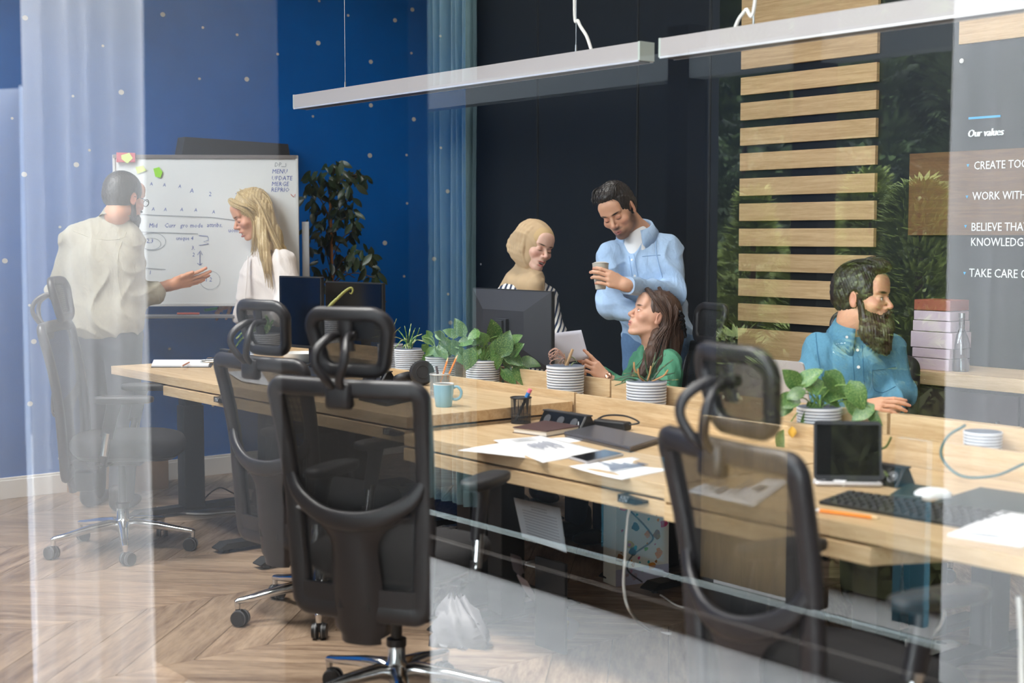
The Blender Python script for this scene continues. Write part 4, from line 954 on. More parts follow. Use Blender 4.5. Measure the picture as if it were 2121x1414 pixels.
def open_laptop(a, b, top_a, zdesk, label, lidm, show='back', lean=.30, depth=.22):
    a = np.array(a); b = np.array(b); d = b-a; w = float(np.hypot(d[0], d[1])); u = d/np.linalg.norm(d); nrm = np.array([-u[1], u[0], 0.]) ; o = (a+b)/2
    t = thing('laptop', label, 'laptop', (o[0], o[1], zdesk), atan2(u[1], u[0]))
    # local: hinge along x at y=0; keyboard towards +Y, lid leans to -Y
    MB().rbox((0, depth/2, .008), (w, depth, .013), r=.012).build('base', M_silver, t)
    H = top_a; R = Matrix.Rotation(lean, 4, 'X'); g = MB(); g.M = Matrix.Translation((0, -.002, .014)) @ R
    pts = []; r = .014
    for q, (sx, sz, a0) in enumerate(((1, 1, 0), (-1, 1, pi/2), (-1, 0, pi), (1, 0, 3*pi/2))):
        for k in range(5):
            an = a0+k/4*pi/2; pts.append((sx*(w/2-r)+r*cos(an), (H-r if sz else r)+r*sin(an)))
    g.prism(pts, -.003, .003, M=Matrix(((1, 0, 0, 0), (0, 0, -1, 0), (0, 1, 0, 0), (0, 0, 0, 1)))); g.build('lid', lidm, t, smooth=False)
    g = MB(); g.M = Matrix.Translation((0, -.002, .014)) @ R; g.box((0, .0034, H/2+.002), (w-.016, .001, H-.026)); g.build('screen', M_screen, t, smooth=False)
    g = MB(); g.box((0, depth*.36, .0152), (w*.82, depth*.46, .0012)); g.build('keyboard', M_black_pl, t, smooth=False)
    return t
a = P(1508, 790, z=.752); b = P(1662, 815, z=.752); a = P(1545, 745, y=4.22); b = P(1697, 760, y=4.22)
open_laptop((a[0]-.02, 4.16, 0), (b[0]+.02, 4.16, 0), .222, .75, 'open silver laptop on the far desk before the bearded man, lid towards the viewer', M_silver, lean=.25)
# tablet-like laptop standing on the right desk, screen to the viewer
a = P(1690, 1003, z=ZD3); b = P(1812, 1007, z=ZD3)
open_laptop((b[0]+.01, b[1]+.02, 0), (a[0]-.00, a[1]-.01, 0), .170, ZD3, 'small dark tablet laptop standing open on the right desk, screen to the viewer', M_dkgrey, lean=.16, depth=.03)
# --- keyboard, mouse, phone, trackpad
t = thing('keyboard', 'black keyboard behind the bright orange pencil on the right desk', 'keyboard', tuple((P(1697, 1040, z=ZD3)+P(2075, 1090, z=ZD3))/2))
kc = [P(1696, 1044, z=ZD3), P(2010, 1098, z=ZD3), P(2110, 1072, z=ZD3), P(1757, 1022, z=ZD3)]; ko = np.array(t.location)
b = MB(); b.add([tuple(q-ko) for q in kc]+[tuple(q-ko+np.array([0, 0, .010])) for q in kc], [(3, 2, 1, 0), (4, 5, 6, 7), (0, 1, 5, 4), (1, 2, 6, 5), (2, 3, 7, 6), (3, 0, 4, 7)]); b.build('case', M_black_pl, t, bevel=.002, smooth=False)
M_key = mat('black_keycap', '#2a2b2e', rough=.45)
for r in range(5):
    for k in range(18):
        u0, u1 = (k+.12)/18*.97+.015, (k+.88)/18*.97+.015; v0, v1 = (r+.12)/5*.9+.05, (r+.88)/5*.9+.05
        f = lambda u, v, z: tuple((kc[0]*(1-u)+kc[1]*u)*(1-v)+(kc[3]*(1-u)+kc[2]*u)*v-ko+np.array([0, 0, z]))
        b = MB(); b.add([f(u0, v0, .009), f(u1, v0, .009), f(u1, v1, .009), f(u0, v1, .009), f(u0+.003, v0+.01, .014), f(u1-.003, v0+.01, .014), f(u1-.003, v1-.01, .014), f(u0+.003, v1-.01, .014)], [(4, 5, 6, 7), (0, 1, 5, 4), (1, 2, 6, 5), (2, 3, 7, 6), (3, 0, 4, 7)]); b.build('key', M_key, t, smooth=False)
def pebble(name, c, d, rz, m, label, cat):
    b = MB(); rings = []
    for z, s_ in ((0, .90), (.25, 1.0), (.6, .93), (.85, .7), (1.0, .3)): rings.append([(x, y, z*d[2]) for x, y, _ in sup(d[0]/2*s_, d[1]/2*s_, 0, e=2.4, n=20)])
    L = loft(rings); o = L.build(name, m, angle=80); o.location = tuple(c); o.rotation_euler = (0, 0, rz); return tag(o, label, cat)
pebble('computer_mouse', P(1932, 1033, z=ZD3), (.105, .06, .032), .9, mat('white_mouse_shell', '#e3e2e0', rough=.3, coat=.3), 'white computer mouse on the right desk', 'mouse')
def slab(name, pix, z, m, label, cat, h=.009, lid=None):
    c = [P(px, py, z=z) for px, py in pix]; o = sum(c)/4; t = thing(name, label, cat, tuple(o)); b = MB(); cs = [q-o for q in c]
    b.add([tuple(q) for q in cs]+[tuple(q+np.array([0, 0, h])) for q in cs], [(3, 2, 1, 0), (4, 5, 6, 7), (0, 1, 5, 4), (1, 2, 6, 5), (2, 3, 7, 6), (3, 0, 4, 7)]); b.build('body', m, t, bevel=.003, smooth=False)
    if lid is not None:
        b = MB(); b.add([tuple(q*.93+np.array([0, 0, h+.0002])) for q in cs]+[tuple(q*.93+np.array([0, 0, h+.0010])) for q in cs], [(3, 2, 1, 0), (4, 5, 6, 7), (0, 1, 5, 4), (1, 2, 6, 5), (2, 3, 7, 6), (3, 0, 4, 7)]); b.build('glass_face', lid, t, smooth=False)
    return t
slab('smartphone', [(1178, 951), (1215, 962), (1292, 944), (1254, 936)], ZD3, M_silver, 'dark-screened phone lying between the two bar charts', 'phone', lid=M_screen)
slab('trackpad', [(1842, 1032), (1905, 1040), (1932, 1016), (1880, 1008)], ZD3, mat('dark_green_pad', '#26332f', rough=.4), 'rounded dark pad beside the white mouse', 'trackpad', h=.012)
slab('folder', [(1925, 1044), (2190, 1090), (2330, 1055), (2030, 1012)], ZD3, mat('dark_folder_cover', '#2c3436', rough=.5), 'dark folder with a red edge line behind the paper pad', 'folder', h=.006)
# --- notebook
c = [P(1062, 896, z=ZD3), P(1132, 905, z=ZD3), P(1203, 893, z=ZD3), P(1138, 880, z=ZD3)]; o = sum(c)/4; t = thing('notebook', 'dark brown hardcover notebook beside the wire pen cup', 'notebook', tuple(o)); cs = [q-o for q in c]
def hexa(cs, z0, z1, s=1.0, off=(0, 0, 0)): b = MB(); b.add([tuple(q*s+np.array([off[0], off[1], z0])) for q in cs]+[tuple(q*s+np.array([off[0], off[1], z1])) for q in cs], [(3, 2, 1, 0), (4, 5, 6, 7), (0, 1, 5, 4), (1, 2, 6, 5), (2, 3, 7, 6), (3, 0, 4, 7)]); return b
M_brown = mat('brown_leather', '#4a3230', rough=.45, bump=.2, bscale=500)
hexa(cs, 0, .0025).build('back_cover', M_brown, t, smooth=False); hexa(cs, .0025, .018, .965).build('page_block', mat('page_edges', '#e9e3d8', rough=.9), t, smooth=False); hexa(cs, .018, .0215).build('front_cover', M_brown, t, bevel=.001, smooth=False)
# --- wire pen cups
M_wire = net_mat('wire_cup_net', '#2b2b2e', .0035, .45); M_wire_g = net_mat('grey_wire_cup_net', '#8d8c8c', .0030, .62)
def pen_cup(px, py, z, label, m, rim, h=.098, r=.040):
    c = P(px, py, z=z); t = thing('pen_cup', label, 'pen holder', tuple(c))
    MB().lathe([(r*.97, .004), (r, h)], seg=28).build('wire_wall', m, t)
    g = MB(); g.tube([(r*cos(a), r*sin(a), h) for a in np.linspace(0, 2*pi, 29)[:-1]], .0028, seg=8, closed=True); g.build('top_rim', rim, t)
    g = MB(); g.lathe([(0, 0), (r*.98, 0), (r*.98, .006), (0, .006)], seg=28); g.build('cup_base', rim, t)
    g = MB(); g.tube([(r*.985*cos(a), r*.985*sin(a), h*.32) for a in np.linspace(0, 2*pi, 29)[:-1]], .0012, seg=6, closed=True); g.build('wire_hoop', rim, t)
    return c
c = pen_cup(1079, 876, ZD3, 'black wire-mesh pen cup with a scissor handle on the lower desk', M_wire, M_black_pl, h=.098, r=.039)
t = thing('marker_pen', 'black pen with blue and pink end standing in the black wire cup', 'pen', tuple(c+np.array([-.020, -.01, .006])))
e = np.array(camvec(.052, -.01, .115)); MB().tube([(0, 0, 0), tuple(e*.80)], .006, seg=10).build('barrel', M_black_pl, t); MB().tube([tuple(e*.80), tuple(e*.96)], .0085, seg=10).build('blue_grip', mat('pen_blue', '#3a7fc2', rough=.4), t); MB().tube([tuple(e*.96), tuple(e*1.08)], .0082, seg=10).build('pink_eraser', mat('pen_pink', '#ef7f93', rough=.6), t)
c = pen_cup(911, 823, ZD2, 'pale wire-mesh pen cup holding two orange pencils behind the mug', M_wire_g, mat('light_rim', '#c9c6c3', rough=.4, metal=.5), h=.095, r=.040)
pencil(c+np.array([0, 0, .012]), c+camvec(.075, -.01, .178), M_orange, 'taller orange pencil in the pale wire cup', r=.0042, eraser=False)
pencil(c+camvec(-.012, .01, .012), c+camvec(.035, .012, .165), M_orange, 'shorter orange pencil in the pale wire cup', r=.0042, eraser=False)
t = thing('pen', 'dark pens with loops standing in the pale wire cup', 'pen', tuple(c)); MB().tube([(-.01, .01, .01), tuple(camvec(-.014, .02, .125))], .005, seg=8).build('barrel', mat('dark_red_pen', '#4b2a2c', rough=.4), t)
# --- mug
c = P(919, 842, z=ZD2); t = thing('mug', 'light blue mug with white rim at the edge of the raised desk', 'mug', tuple(c))
M_mug = mat('light_blue_glaze', '#8bbcd6', rough=.22, coat=.5, var=.06, vscale=20); M_mugw = mat('white_glaze', '#eceae6', rough=.25)
MB().lathe([(0, 0), (.029, 0), (.032, .004), (.0375, .050), (.0405, .086)], seg=32).build('body', M_mug, t)
MB().lathe([(.0405, .086), (.0408, .0895), (.0395, .0900), (.0378, .087), (.033, .03), (.028, .008), (0, .006)], seg=32).build('rim_and_lining', M_mugw, t)
hp = bez([tuple(camvec(.034, 0, .072)), tuple(camvec(.052, 0, .077)), tuple(camvec(.067, 0, .060)), tuple(camvec(.064, 0, .038)), tuple(camvec(.048, 0, .028)), tuple(camvec(.033, 0, .030))], 6)
MB().tube(hp, .0055, seg=10).build('handle', M_mug, t)
# --- socket boxes
def socket_box(px, py, z, w, label, ang=0.0):
    c = P(px, py, z=z); t = thing('socket_box', label, 'power outlet', tuple(c), ang); g = MB()
    g.prism([(-.045, 0), (.045, 0), (.012, .052), (-.012, .052)], -w/2, w/2, M=Matrix(((0, 0, 1, 0), (1, 0, 0, 0), (0, 1, 0, 0), (0, 0, 0, 1)))); g.build('case', M_black_pl, t, bevel=.002, smooth=False)
    g = MB(); g.box((0, -.029, .027), (w-.008, .004, .06), rot=rotm('X', -32)); g.build('face_plate', mat('gloss_black', '#0d0e10', rough=.15), t, bevel=.001, smooth=False)
    for k in range(3):
        x = -w/2+w*(k+.6)/3.2; g = MB(); M = Matrix.Translation((x, -.032, .027)) @ Matrix.Rotation(radians(58), 4, 'X'); g.M = M; g.lathe([(.012, 0), (.018, 0), (.018, .003), (.012, .003)], seg=16); g.cyl((-.005, 0, .0), (-.005, 0, .003), .0018, seg=6).cyl((.005, 0, 0), (.005, 0, .003), .0018, seg=6); g.build('socket', M_dkgrey, t)
    g = MB(); g.box((w/2-.02, -.033, .028), (.004, .002, .014)); g.build('indicator', mat('indicator_white', '#d8dcdf', rough=.3), t, smooth=False)
    g = MB(); g.box((0, 0, .0545), (w+.01, .03, .005)); g.build('lid_bar', M_dkgrey, t, bevel=.001, smooth=False)
    return t
socket_box(786, 792, ZD2, .16, 'black socket box left of the headphones')
socket_box(1175, 885, ZD3, .24, 'black socket box behind the brown notebook')
socket_box(1838, 1001, ZD3, .13, 'black socket box behind the tablet on the right desk')
socket_box(470, 745, ZD1, .10, 'small black socket box at the far corner of the left desk')
# adapter lying by the grey laptop
t = thing('power_adapter', 'black power adapter with coiled lead behind the grey laptop', 'adapter', tuple(P(1268, 888, z=ZD3)), radians(10))
MB().rbox((0, 0, .016), (.15, .05, .03), r=.012).build('brick', M_black_pl, t); MB().tube(bez([(.07, 0, .02), (.1, .03, .03), (.02, .05, .045), (-.06, .03, .04), (-.09, -.01, .01), (-.08, -.06, .003)], 8), .0035, seg=6).build('lead', M_cable_k, t)
# --- headphones
c = P(858, 797, z=ZD2); t = thing('headphones', 'black over-ear headphones resting beside the pale pen cup', 'headphones', tuple(c))
def cup(g, ctr, nrm, r, d):
    n = Vector(nrm).normalized(); q = n.to_track_quat('Z', 'Y').to_matrix(); g.lathe([(0, -d/2), (r*.82, -d/2), (r, -d*.25), (r, d*.2), (r*.85, d*.5), (0, d*.5)], c=ctr, seg=26, axis=q); g.lathe([(r*.45, d*.45), (r*.5, d*.56), (r*.55, d*.45)], c=ctr, seg=26, axis=q)
g = MB(); cup(g, tuple(camvec(.035, -.02, .056)), tuple(camvec(.25, -1, .25)), .055, .038); g.build('ear_cup', M_pad, t, angle=50)
g = MB(); cup(g, tuple(camvec(-.05, .03, .026)), tuple(camvec(-.3, .25, .95)), .046, .038); g.build('ear_cup', M_pad, t, angle=50)
g = MB(); g.tube(bez([tuple(camvec(.045, .0, .07)), tuple(camvec(.07, .06, .05)), tuple(camvec(.02, .13, .02)), tuple(camvec(-.06, .12, .012)), tuple(camvec(-.085, .05, .02))], 8), 0, seg=8, flat=[(.012, .006)]*33, up=(0, 0, 1)); g.build('head_band', M_pad, t, angle=60)
slab('phone_case', [(742, 829), (800, 842), (862, 829), (806, 819)], ZD2, M_black_pl, 'flat black wallet behind the top of the nearest chair', 'wallet', h=.014)
slab('white_keyboard', [(472, 772), (500, 790), (560, 800), (540, 768)], ZD2, M_paper, 'white notepad corner peeping out left of the second chair', 'notepad', h=.006)
# --- folding rule / white clip on right desk
a = P(1687, 1000, z=ZD3+.002); b = P(1752, 1006, z=ZD3+.002); t = thing('desk_clip', 'white notched plastic clip under the standing tablet', 'clip', tuple((a+b)/2), atan2((b-a)[1], (b-a)[0]))
L = float(np.linalg.norm(b-a)); g = MB(); g.prism([(-L/2, 0), (L/2, 0), (L/2, .014), (L*.12, .014), (L*.10, .009), (-L*.10, .009), (-L*.12, .014), (-L/2, .014)], -.012, .012, M=Matrix(((1, 0, 0, 0), (0, 0, -1, 0), (0, 1, 0, 0), (0, 0, 0, 1)))); g.build('clip_body', M_paper, t, smooth=False)
# --- cables on desks and floor
def cable(pts, r, m, label, name='cable', n=8):
    o = MB().tube(bez(pts, n), r, seg=6).build(name, m, angle=180); return tag(o, label, 'cable')
cable([P(1838, 985, z=ZD3+.05), P(1822, 960, y=3.55), P(1815, 935, y=3.6), P(1835, 925, y=3.62), P(1846, 905, y=3.62)], .004, mat('olive_cable', '#4c5a2e', rough=.6), 'olive cable rising from the socket box behind the tablet')
cable([P(2121, 960, y=3.5), P(2060, 985, y=3.5), P(1990, 985, y=3.5), P(1950, 945, y=3.5), P(1962, 905, y=3.55), P(2000, 880, y=3.6)], .0045, mat('grey_teal_cable', '#4f6868', rough=.6), 'looped grey cable hanging before the ledge at the right')
cable([P(650, 740, D=6.4), P(640, 755, D=6.4), P(622, 760, D=6.3), P(612, 768, z=ZD1+.004)], .003, M_cable_k, 'black cable hanging behind the left monitor')
cable([P(656, 725, D=6.5), P(668, 745, D=6.45), P(676, 762, D=6.4), P(690, 768, z=ZD2+.004)], .003, M_cable_k, 'black cable curving right of the left monitor stand')
cable([P(325, 1051, z=.008), P(380, 1062, z=.008), P(430, 1064, z=.008), P(490, 1060, z=.008), P(530, 1066, z=.008), P(570, 1080, z=.008)], .006, M_cable_w, 'white floor cable crossing left of the second chair')
cable([P(330, 1058, z=.006), P(402, 1046, z=.006), P(450, 1037, z=.006), P(520, 1034, z=.006)], .006, M_cable_w, 'white floor cable passing the left desk leg')
cable([P(418, 1050, z=.006), P(428, 1028, y=3.5), P(455, 1010, y=3.5), P(485, 1022, y=3.5), P(520, 1036, z=.006)], .004, M_cable_k, 'black cable arching above the floor beside the left desk leg')
cable([P(1308, 1040, y=3.2), P(1300, 1075, y=3.2), P(1295, 1150, y=3.2), P(1292, 1215, y=3.2), P(1305, 1265, y=3.2), P(1345, 1305, z=.006), P(1390, 1312, z=.006)], .0055, M_cable_w, 'long white cable hanging from the middle desk in front of the gift bag')
cable([P(1285, 1040, y=3.3), P(1310, 1062, y=3.3), P(1345, 1100, y=3.3), P(1350, 1120, y=3.3), P(1310, 1150, y=3.3), P(1300, 1180, y=3.3), P(1330, 1205, y=3.4)], .003, M_cable_k, 'thin dark cable looping over the gift bag')
cable([P(905, 1118, z=.01), P(930, 1095, z=.05), P(985, 1088, z=.05), P(960, 1122, z=.008), P(1060, 1160, z=.008), P(1140, 1180, z=.008), P(1168, 1168, z=.008), P(1120, 1158, z=.008), P(1090, 1165, z=.008)], .0045, M_cable_w, 'white looped cable on the floor under the middle desk')
cable([P(1650, 1085, y=3.0), P(1648, 1130, y=3.0), P(1668, 1180, y=3.0), P(1670, 1240, y=3.1), P(1610, 1262, z=.006), P(1500, 1240, z=.006), P(1420, 1258, z=.006), P(1368, 1232, z=.006)], .0045, M_cable_w, 'pale cable running under the right-hand chair')
cable([P(1935, 1220, y=3.35), P(1956, 1250, y=3.35), P(1950, 1290, y=3.4), P(1926, 1325, y=3.45), P(1922, 1345, z=.05)], .004, M_cable_w, 'thin pale cable rising from the floor socket strip at bottom right')
cable([P(2110, 1235, y=2.9), P(2114, 1300, y=2.9), P(2116, 1400, y=2.9), P(2118, 1500, y=2.9)], .007, M_cable_w, 'thick white cable hanging at the bottom right edge')
def strip(px, py, z, L, ang, label):
    t = thing('power_strip', label, 'power strip', tuple(P(px, py, z=z)), ang); MB().rbox((0, 0, .022), (L, .055, .042), r=.01).build('case', M_cable_w, t)
    for k in range(int(L/.055)): g = MB(); g.lathe([(.014, .0), (.018, 0), (.018, .003), (.014, .003)], c=(-L/2+.035+k*.053, 0, .042), seg=14); g.build('socket', mat('socket_grey', '#9a9a98', rough=.5), t)
    return t
strip(1925, 1352, 0, .20, radians(20), 'white power strip on the floor at bottom right')
strip(948, 1112, 0, .22, radians(15), 'pale power strip under the middle desk by the chair arm')
pebble('plug_adapter', P(1968, 1355, z=0), (.10, .06, .05), .4, mat('grey_white_plastic', '#b9b8b4', rough=.5), 'greyish rounded plug adapter right of the floor power strip', 'adapter')
# --- bags and papers on the floor
M_bag = mat('white_printed_card', '#ded8c8', rough=.6)
c0 = P(1275, 1215, z=0); c1 = P(1385, 1200, z=0); d = (c1-c0); L = float(np.hypot(d[0], d[1])); t = thing('gift_bag', 'white paper bag with coloured splashes standing under the middle desk', 'bag', tuple((c0+c1)/2), atan2(d[1], d[0])); H = .44
g = MB(); g.box((0, .05, H/2), (L, .10, H)); g.build('bag_body', M_bag, t, bevel=.002, smooth=False)
for q in (0, .1): g = MB(); g.tube(bez([(-.05, q, H-.01), (-.045, q, H+.05), (0, q, H+.08), (.045, q, H+.05), (.05, q, H-.01)], 5), .003, seg=6); g.build('rope_handle', M_cable_w, t)
rnd = random.Random(4)
for k in range(46):
    x = rnd.uniform(-L/2+.02, L/2-.02); z = rnd.uniform(.02, .36)**1.0; r = rnd.choice([.003, .004, .006, .009, .014, .018]); colr = rnd.choice(['#c2406a', '#2f8f93', '#7fae45', '#d98a3a', '#a36a34', '#333a44', '#d4a53c', '#cf6a7d'])
    m = MB(); m.M = Matrix(((1, 0, 0, x), (0, 0, -1, -.0005), (0, 1, 0, z), (0, 0, 0, 1))); n = 12; m.prism([(r*(1+.25*sin(3*a+k))*cos(a), r*(1+.25*sin(2*a+k))*sin(a)) for a in [2*pi*i/n for i in range(n)]], 0, .0008); m.build('splash', mat('splash_'+colr[1:], colr, rough=.6), t, smooth=False)
MB().box((0, -.0008, .035), (L-.002, .001, .07)).build('lilac_band', mat('lilac_band', '#b9b4c4', rough=.6), t, smooth=False)
# printed sheet leaning under the desk
a = P(1064, 1030, y=3.12); b = P(1160, 1052, y=3.12); c = P(1174, 1145, y=3.04); d = P(1082, 1112, y=3.04); o = (a+b+c+d)/4
g = MB(); g.sheet([[tuple((a*(1-u)+b*u)*(1-v)+(d*(1-u)+c*u)*v-o) for v in np.linspace(0, 1, 6)] for u in np.linspace(0, 1, 6)], .001); ob = g.build('leaflet', mat('pale_blue_paper', '#b9c3cc', rough=.8), angle=180); ob.location = tuple(o); tag(ob, 'pale printed form propped up beneath the middle desk', 'paper')
for k in range(11):
    v = .12+.07*k; w = .35 if k in (0, 1) else .75; u0 = .35 if k in (0, 1) else .14; f = lambda u, v: (a*(1-u)+b*u)*(1-v)+(d*(1-u)+c*u)*v-o-Fh*.003
    g = MB(); q = [f(u0, v), f(u0+w, v), f(u0+w, v+.018), f(u0, v+.018)]; g.add([tuple(p) for p in q], [(3, 2, 1, 0)]); g.build('text_line', M_inkg, ob, smooth=False)
sp = MB(); sp.box((0, 0, .16), (.16, .012, .32)); ob = sp.build('file_support', M_metal_dk, smooth=False); ob.location = (o[0], o[1]+.05, 0); tag(ob, 'dark upright board the printed form leans on', 'board')
# crumpled plastic bag and grey strap
rnd = random.Random(9); c = P(955, 1330, z=0)
g = MB(); G = []
for i in range(15):
    row = []
    for j in range(22):
        u = i/14; a = 2*pi*j/21; r = (.10+.02*sin(3*a+1)+.015*sin(7*a+u*5))*(1-.75*u**1.5)*(1+.18*sin(9*a+11*u)); row.append((r*cos(a)+.03*u*sin(5*u), r*sin(a), .002+.16*u+.012*sin(8*a+6*u)))
    G.append(row)
g.sheet(G, .001); ob = g.build('plastic_bag', mat('pale_plastic_film', '#77757a', rough=.45), angle=180); ob.location = tuple(c); tag(ob, 'crumpled pale plastic bag on the floor right of the nearest chair', 'bag')
sp_ = bez([P(1068, 1150, y=3.2), P(1078, 1190, y=3.0), P(1108, 1245, z=.10), P(1140, 1290, z=.02), P(1175, 1318, z=.006), P(1190, 1290, z=.006), P(1160, 1275, z=.02)], 8)
g = MB(); g.tube(sp_, 0, seg=6, flat=[(.022, .002)]*len(sp_), up=(.3, .2, .9)); ob = g.build('bag_strap', mat('grey_webbing', '#8c8790', rough=.8), angle=60); tag(ob, 'grey webbing strap trailing onto the floor under the middle desk', 'strap')
# dark box with papers under the desks at left
def carton(px, py, d, rz, label):
    t = thing('cardboard_box', label, 'box', tuple(P(px, py, z=0)), rz); g = MB(); g.box((0, 0, d[2]/2), d); g.build('carton', mat('cardboard', '#a98868', rough=.85, var=.08, vscale=8), t, bevel=.002, smooth=False)
    for sx in (-1, 1): g = MB(); g.box((sx*d[0]*.25, 0, d[2]+.002), (d[0]*.495, d[1]*.99, .003)); g.build('flap', MATS['cardboard'], t, smooth=False)
    return t
carton(245, 1015, (.26, .50, .24), 0, 'plain cardboard box by the blue wall behind the left chair')
# ================================================================== WHITEBOARD
t = thing('whiteboard', 'wheeled whiteboard with marker notes and sticky notes at the blue wall', 'whiteboard', (0, 0, 0))
A = P(233, 311, x=-7.62); Bp = P(617, 331, x=-7.02); Cc = P(300, 634, x=-7.5); zt = (A[2]+Bp[2])/2
a2 = np.array([A[0], A[1]]); b2 = np.array([Bp[0], Bp[1]]); W_ = float(np.linalg.norm(b2-a2)); u2 = (b2-a2)/W_
zb = P(300, 634, D=float((np.array([*(a2+u2*.2*W_), 0]) @ Fh)))[2]; H_ = zt-zb
t.location = (float(a2[0]), float(a2[1]), 0); t.rotation_euler = (0, 0, atan2(u2[1], u2[0])); WM[t.name] = Matrix.Translation(t.location) @ Matrix.Rotation(t.rotation_euler[2], 4, 'Z')
# local: x along the board, -y towards the viewer's side, z up
MB().box((W_/2, .012, (zt+zb)/2), (W_-.02, .016, H_-.02)).build('writing_surface', mat('whiteboard_enamel', '#d3d4d3', rough=.22, coat=.2), t, smooth=False)
for nm, c, d in (('frame_rail', (W_/2, .008, zt-.010), (W_, .026, .022)), ('frame_rail', (W_/2, .008, zb+.008), (W_, .026, .018)), ('frame_rail', (.006, .008, (zt+zb)/2), (.014, .026, H_)), ('frame_rail', (W_-.006, .008, (zt+zb)/2), (.014, .026, H_))):
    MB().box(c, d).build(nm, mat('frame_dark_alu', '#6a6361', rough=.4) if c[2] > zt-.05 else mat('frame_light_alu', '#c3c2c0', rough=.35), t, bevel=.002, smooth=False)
MB().box((W_*.62, -.055, zb-.055), (W_*1.1, .12, .018)).build('marker_tray', mat('tray_grey', '#77767b', rough=.5), t, bevel=.003, smooth=False)
for x in (.06, W_+.035):
    g = MB(); g.box((x, .05, .78), (.04, .03, 1.5)); g.box((x, .02, .06), (.05, .62, .04)).cyl((x, -.27, 0), (x, -.27, .05), .03, seg=12).cyl((x, .30, 0), (x, .30, .05), .03, seg=12); g.build('stand_leg', mat('stand_alu', '#b4b6ba', rough=.35, metal=.3), t, bevel=.002, smooth=False)
def wb(px, py):
    """pixel -> board-local (x, z)"""
    r = ray(px, py); n = np.array([-u2[1], u2[0], 0.]); o = np.array([a2[0], a2[1], 0.]); s_ = ((o-CAM) @ n)/(r @ n); p = CAM+r*s_; return (float((p-o)[:2] @ u2), float(p[2]))
M_mkb = mat('blue_marker_ink', '#3a4a94', rough=.6); M_mkk = mat('grey_marker_ink', '#7d8288', rough=.6); M_mkr = mat('red_marker_ink', '#c3503c', rough=.6)
def stroke(pts, m, r=.0016, name='marker_stroke'):
    q = [wb(*p) for p in pts]; g = MB()
    g.tube([(x, -.0002, z) for x, z in q], 0, seg=5, flat=[(r, .0006)]*len(q), up=[(0, 1, 0)]*len(q)); return g
def wtext(s, px, py, hpx, m, slope=0.0):
    x, z = wb(px, py); x2, z2 = wb(px, py-hpx); h = (z2-z)/.70; vs, fs = text_mesh(s, h, .15, ext=.0002, res=1); g = MB()
    g.M = Matrix(((.9, 0, 0, x), (0, 0, -1, .0035), (-slope, 1, 0, z), (0, 0, 0, 1))); g.add(vs, fs); g.build('marker_writing', m, t, smooth=False)
for s_, px, py, h in (('MENU', 563, 359, 9), ('UPDATE', 562, 373, 9), ('MERGE', 562, 385, 9), ('REPRIO', 561, 397, 9), ('Mid', 308, 471, 9), ('Curr', 340, 471, 9), ('gro', 373, 471, 9), ('mode', 393, 471, 9), ('attribs,', 428, 470, 9), ('uom', 472, 481, 9), ('unique 4', 364, 497, 8), ('3,', 396, 517, 8), ('2', 398, 531, 8), ('2,3', 303, 503, 9), ('1 2', 424, 583, 9), ('1', 308, 568, 8), ('2', 432, 406, 9), ('7', 486, 409, 9), ('A', 393, 399, 9)): wtext(s_, px, py, h, M_mkb)
for px, py in ((310, 384), (337, 386), (369, 389), (314, 436), (339, 437), (373, 437), (402, 438), (439, 442)): wtext('A', px, py, 7, M_mkb)
wtext('DP', 568, 345, 9, M_mkk)
for pts, m in (([(290, 444), (360, 447), (440, 450), (500, 458)], M_mkk), ([(285, 480), (350, 482), (410, 484)], M_mkk), ([(290, 554), (343, 558)], M_mkk), ([(414, 522), (414, 548)], M_mkb), ([(409, 528), (415, 519), (419, 528)], M_mkb), ([(409, 545), (414, 549), (419, 545)], M_mkb), ([(412, 488), (430, 489), (432, 497), (422, 500), (432, 505), (412, 508)], M_mkb), ([(583, 345), (592, 345), (592, 338)], M_mkk), ([(602, 402), (608, 408), (612, 402)], M_mkr)):
    stroke(pts, m).build('marker_line', m, t, smooth=False)
for (px, py, rx, ry) in ((435, 580, 21, 19), (313, 505, 20, 12), (316, 500, 27, 18)):
    stroke([(px+rx*cos(a), py+ry*sin(a)) for a in np.linspace(0, 2*pi, 26)], M_mkk, r=.001).build('marker_line', M_mkk, t, smooth=False)
def bpoly(pix, m, name, label=None, th=.002, off=0.0):
    q = [wb(*p) for p in pix]; g = MB(); g.M = Matrix(((1, 0, 0, 0), (0, 0, 1, -.004-th-off), (0, 1, 0, 0), (0, 0, 0, 1))); g.prism(q, 0, th); o = g.build(name, m, t, smooth=False); return o
bpoly([(243, 316), (281, 317), (281, 336), (243, 336)][::-1], mat('red_eraser_felt', '#c24a5c', rough=.7), 'board_eraser', th=.02)
MG = mat('yellow_green_note', '#cfe07a', rough=.8); MG2 = mat('bright_green_note', '#8fce2c', rough=.8)
bpoly([(253, 322), (270, 317), (277, 328), (266, 339), (254, 330)][::-1], MG, 'sticky_note', off=.022); bpoly([(281, 346), (297, 343), (303, 353), (285, 360)][::-1], MG, 'sticky_note'); bpoly([(318, 349), (330, 346), (337, 356), (333, 368), (322, 366)][::-1], MG2, 'sticky_note')
MB().tube([tuple(np.array([*wbp, 0])[[0, 2, 1]]+np.array([0, -.045, -.0])) for wbp in []] or [(W_*.34, -.05, zb-.040), (W_*.46, -.05, zb-.040)], .006, seg=8).build('red_marker', M_mkr, t)
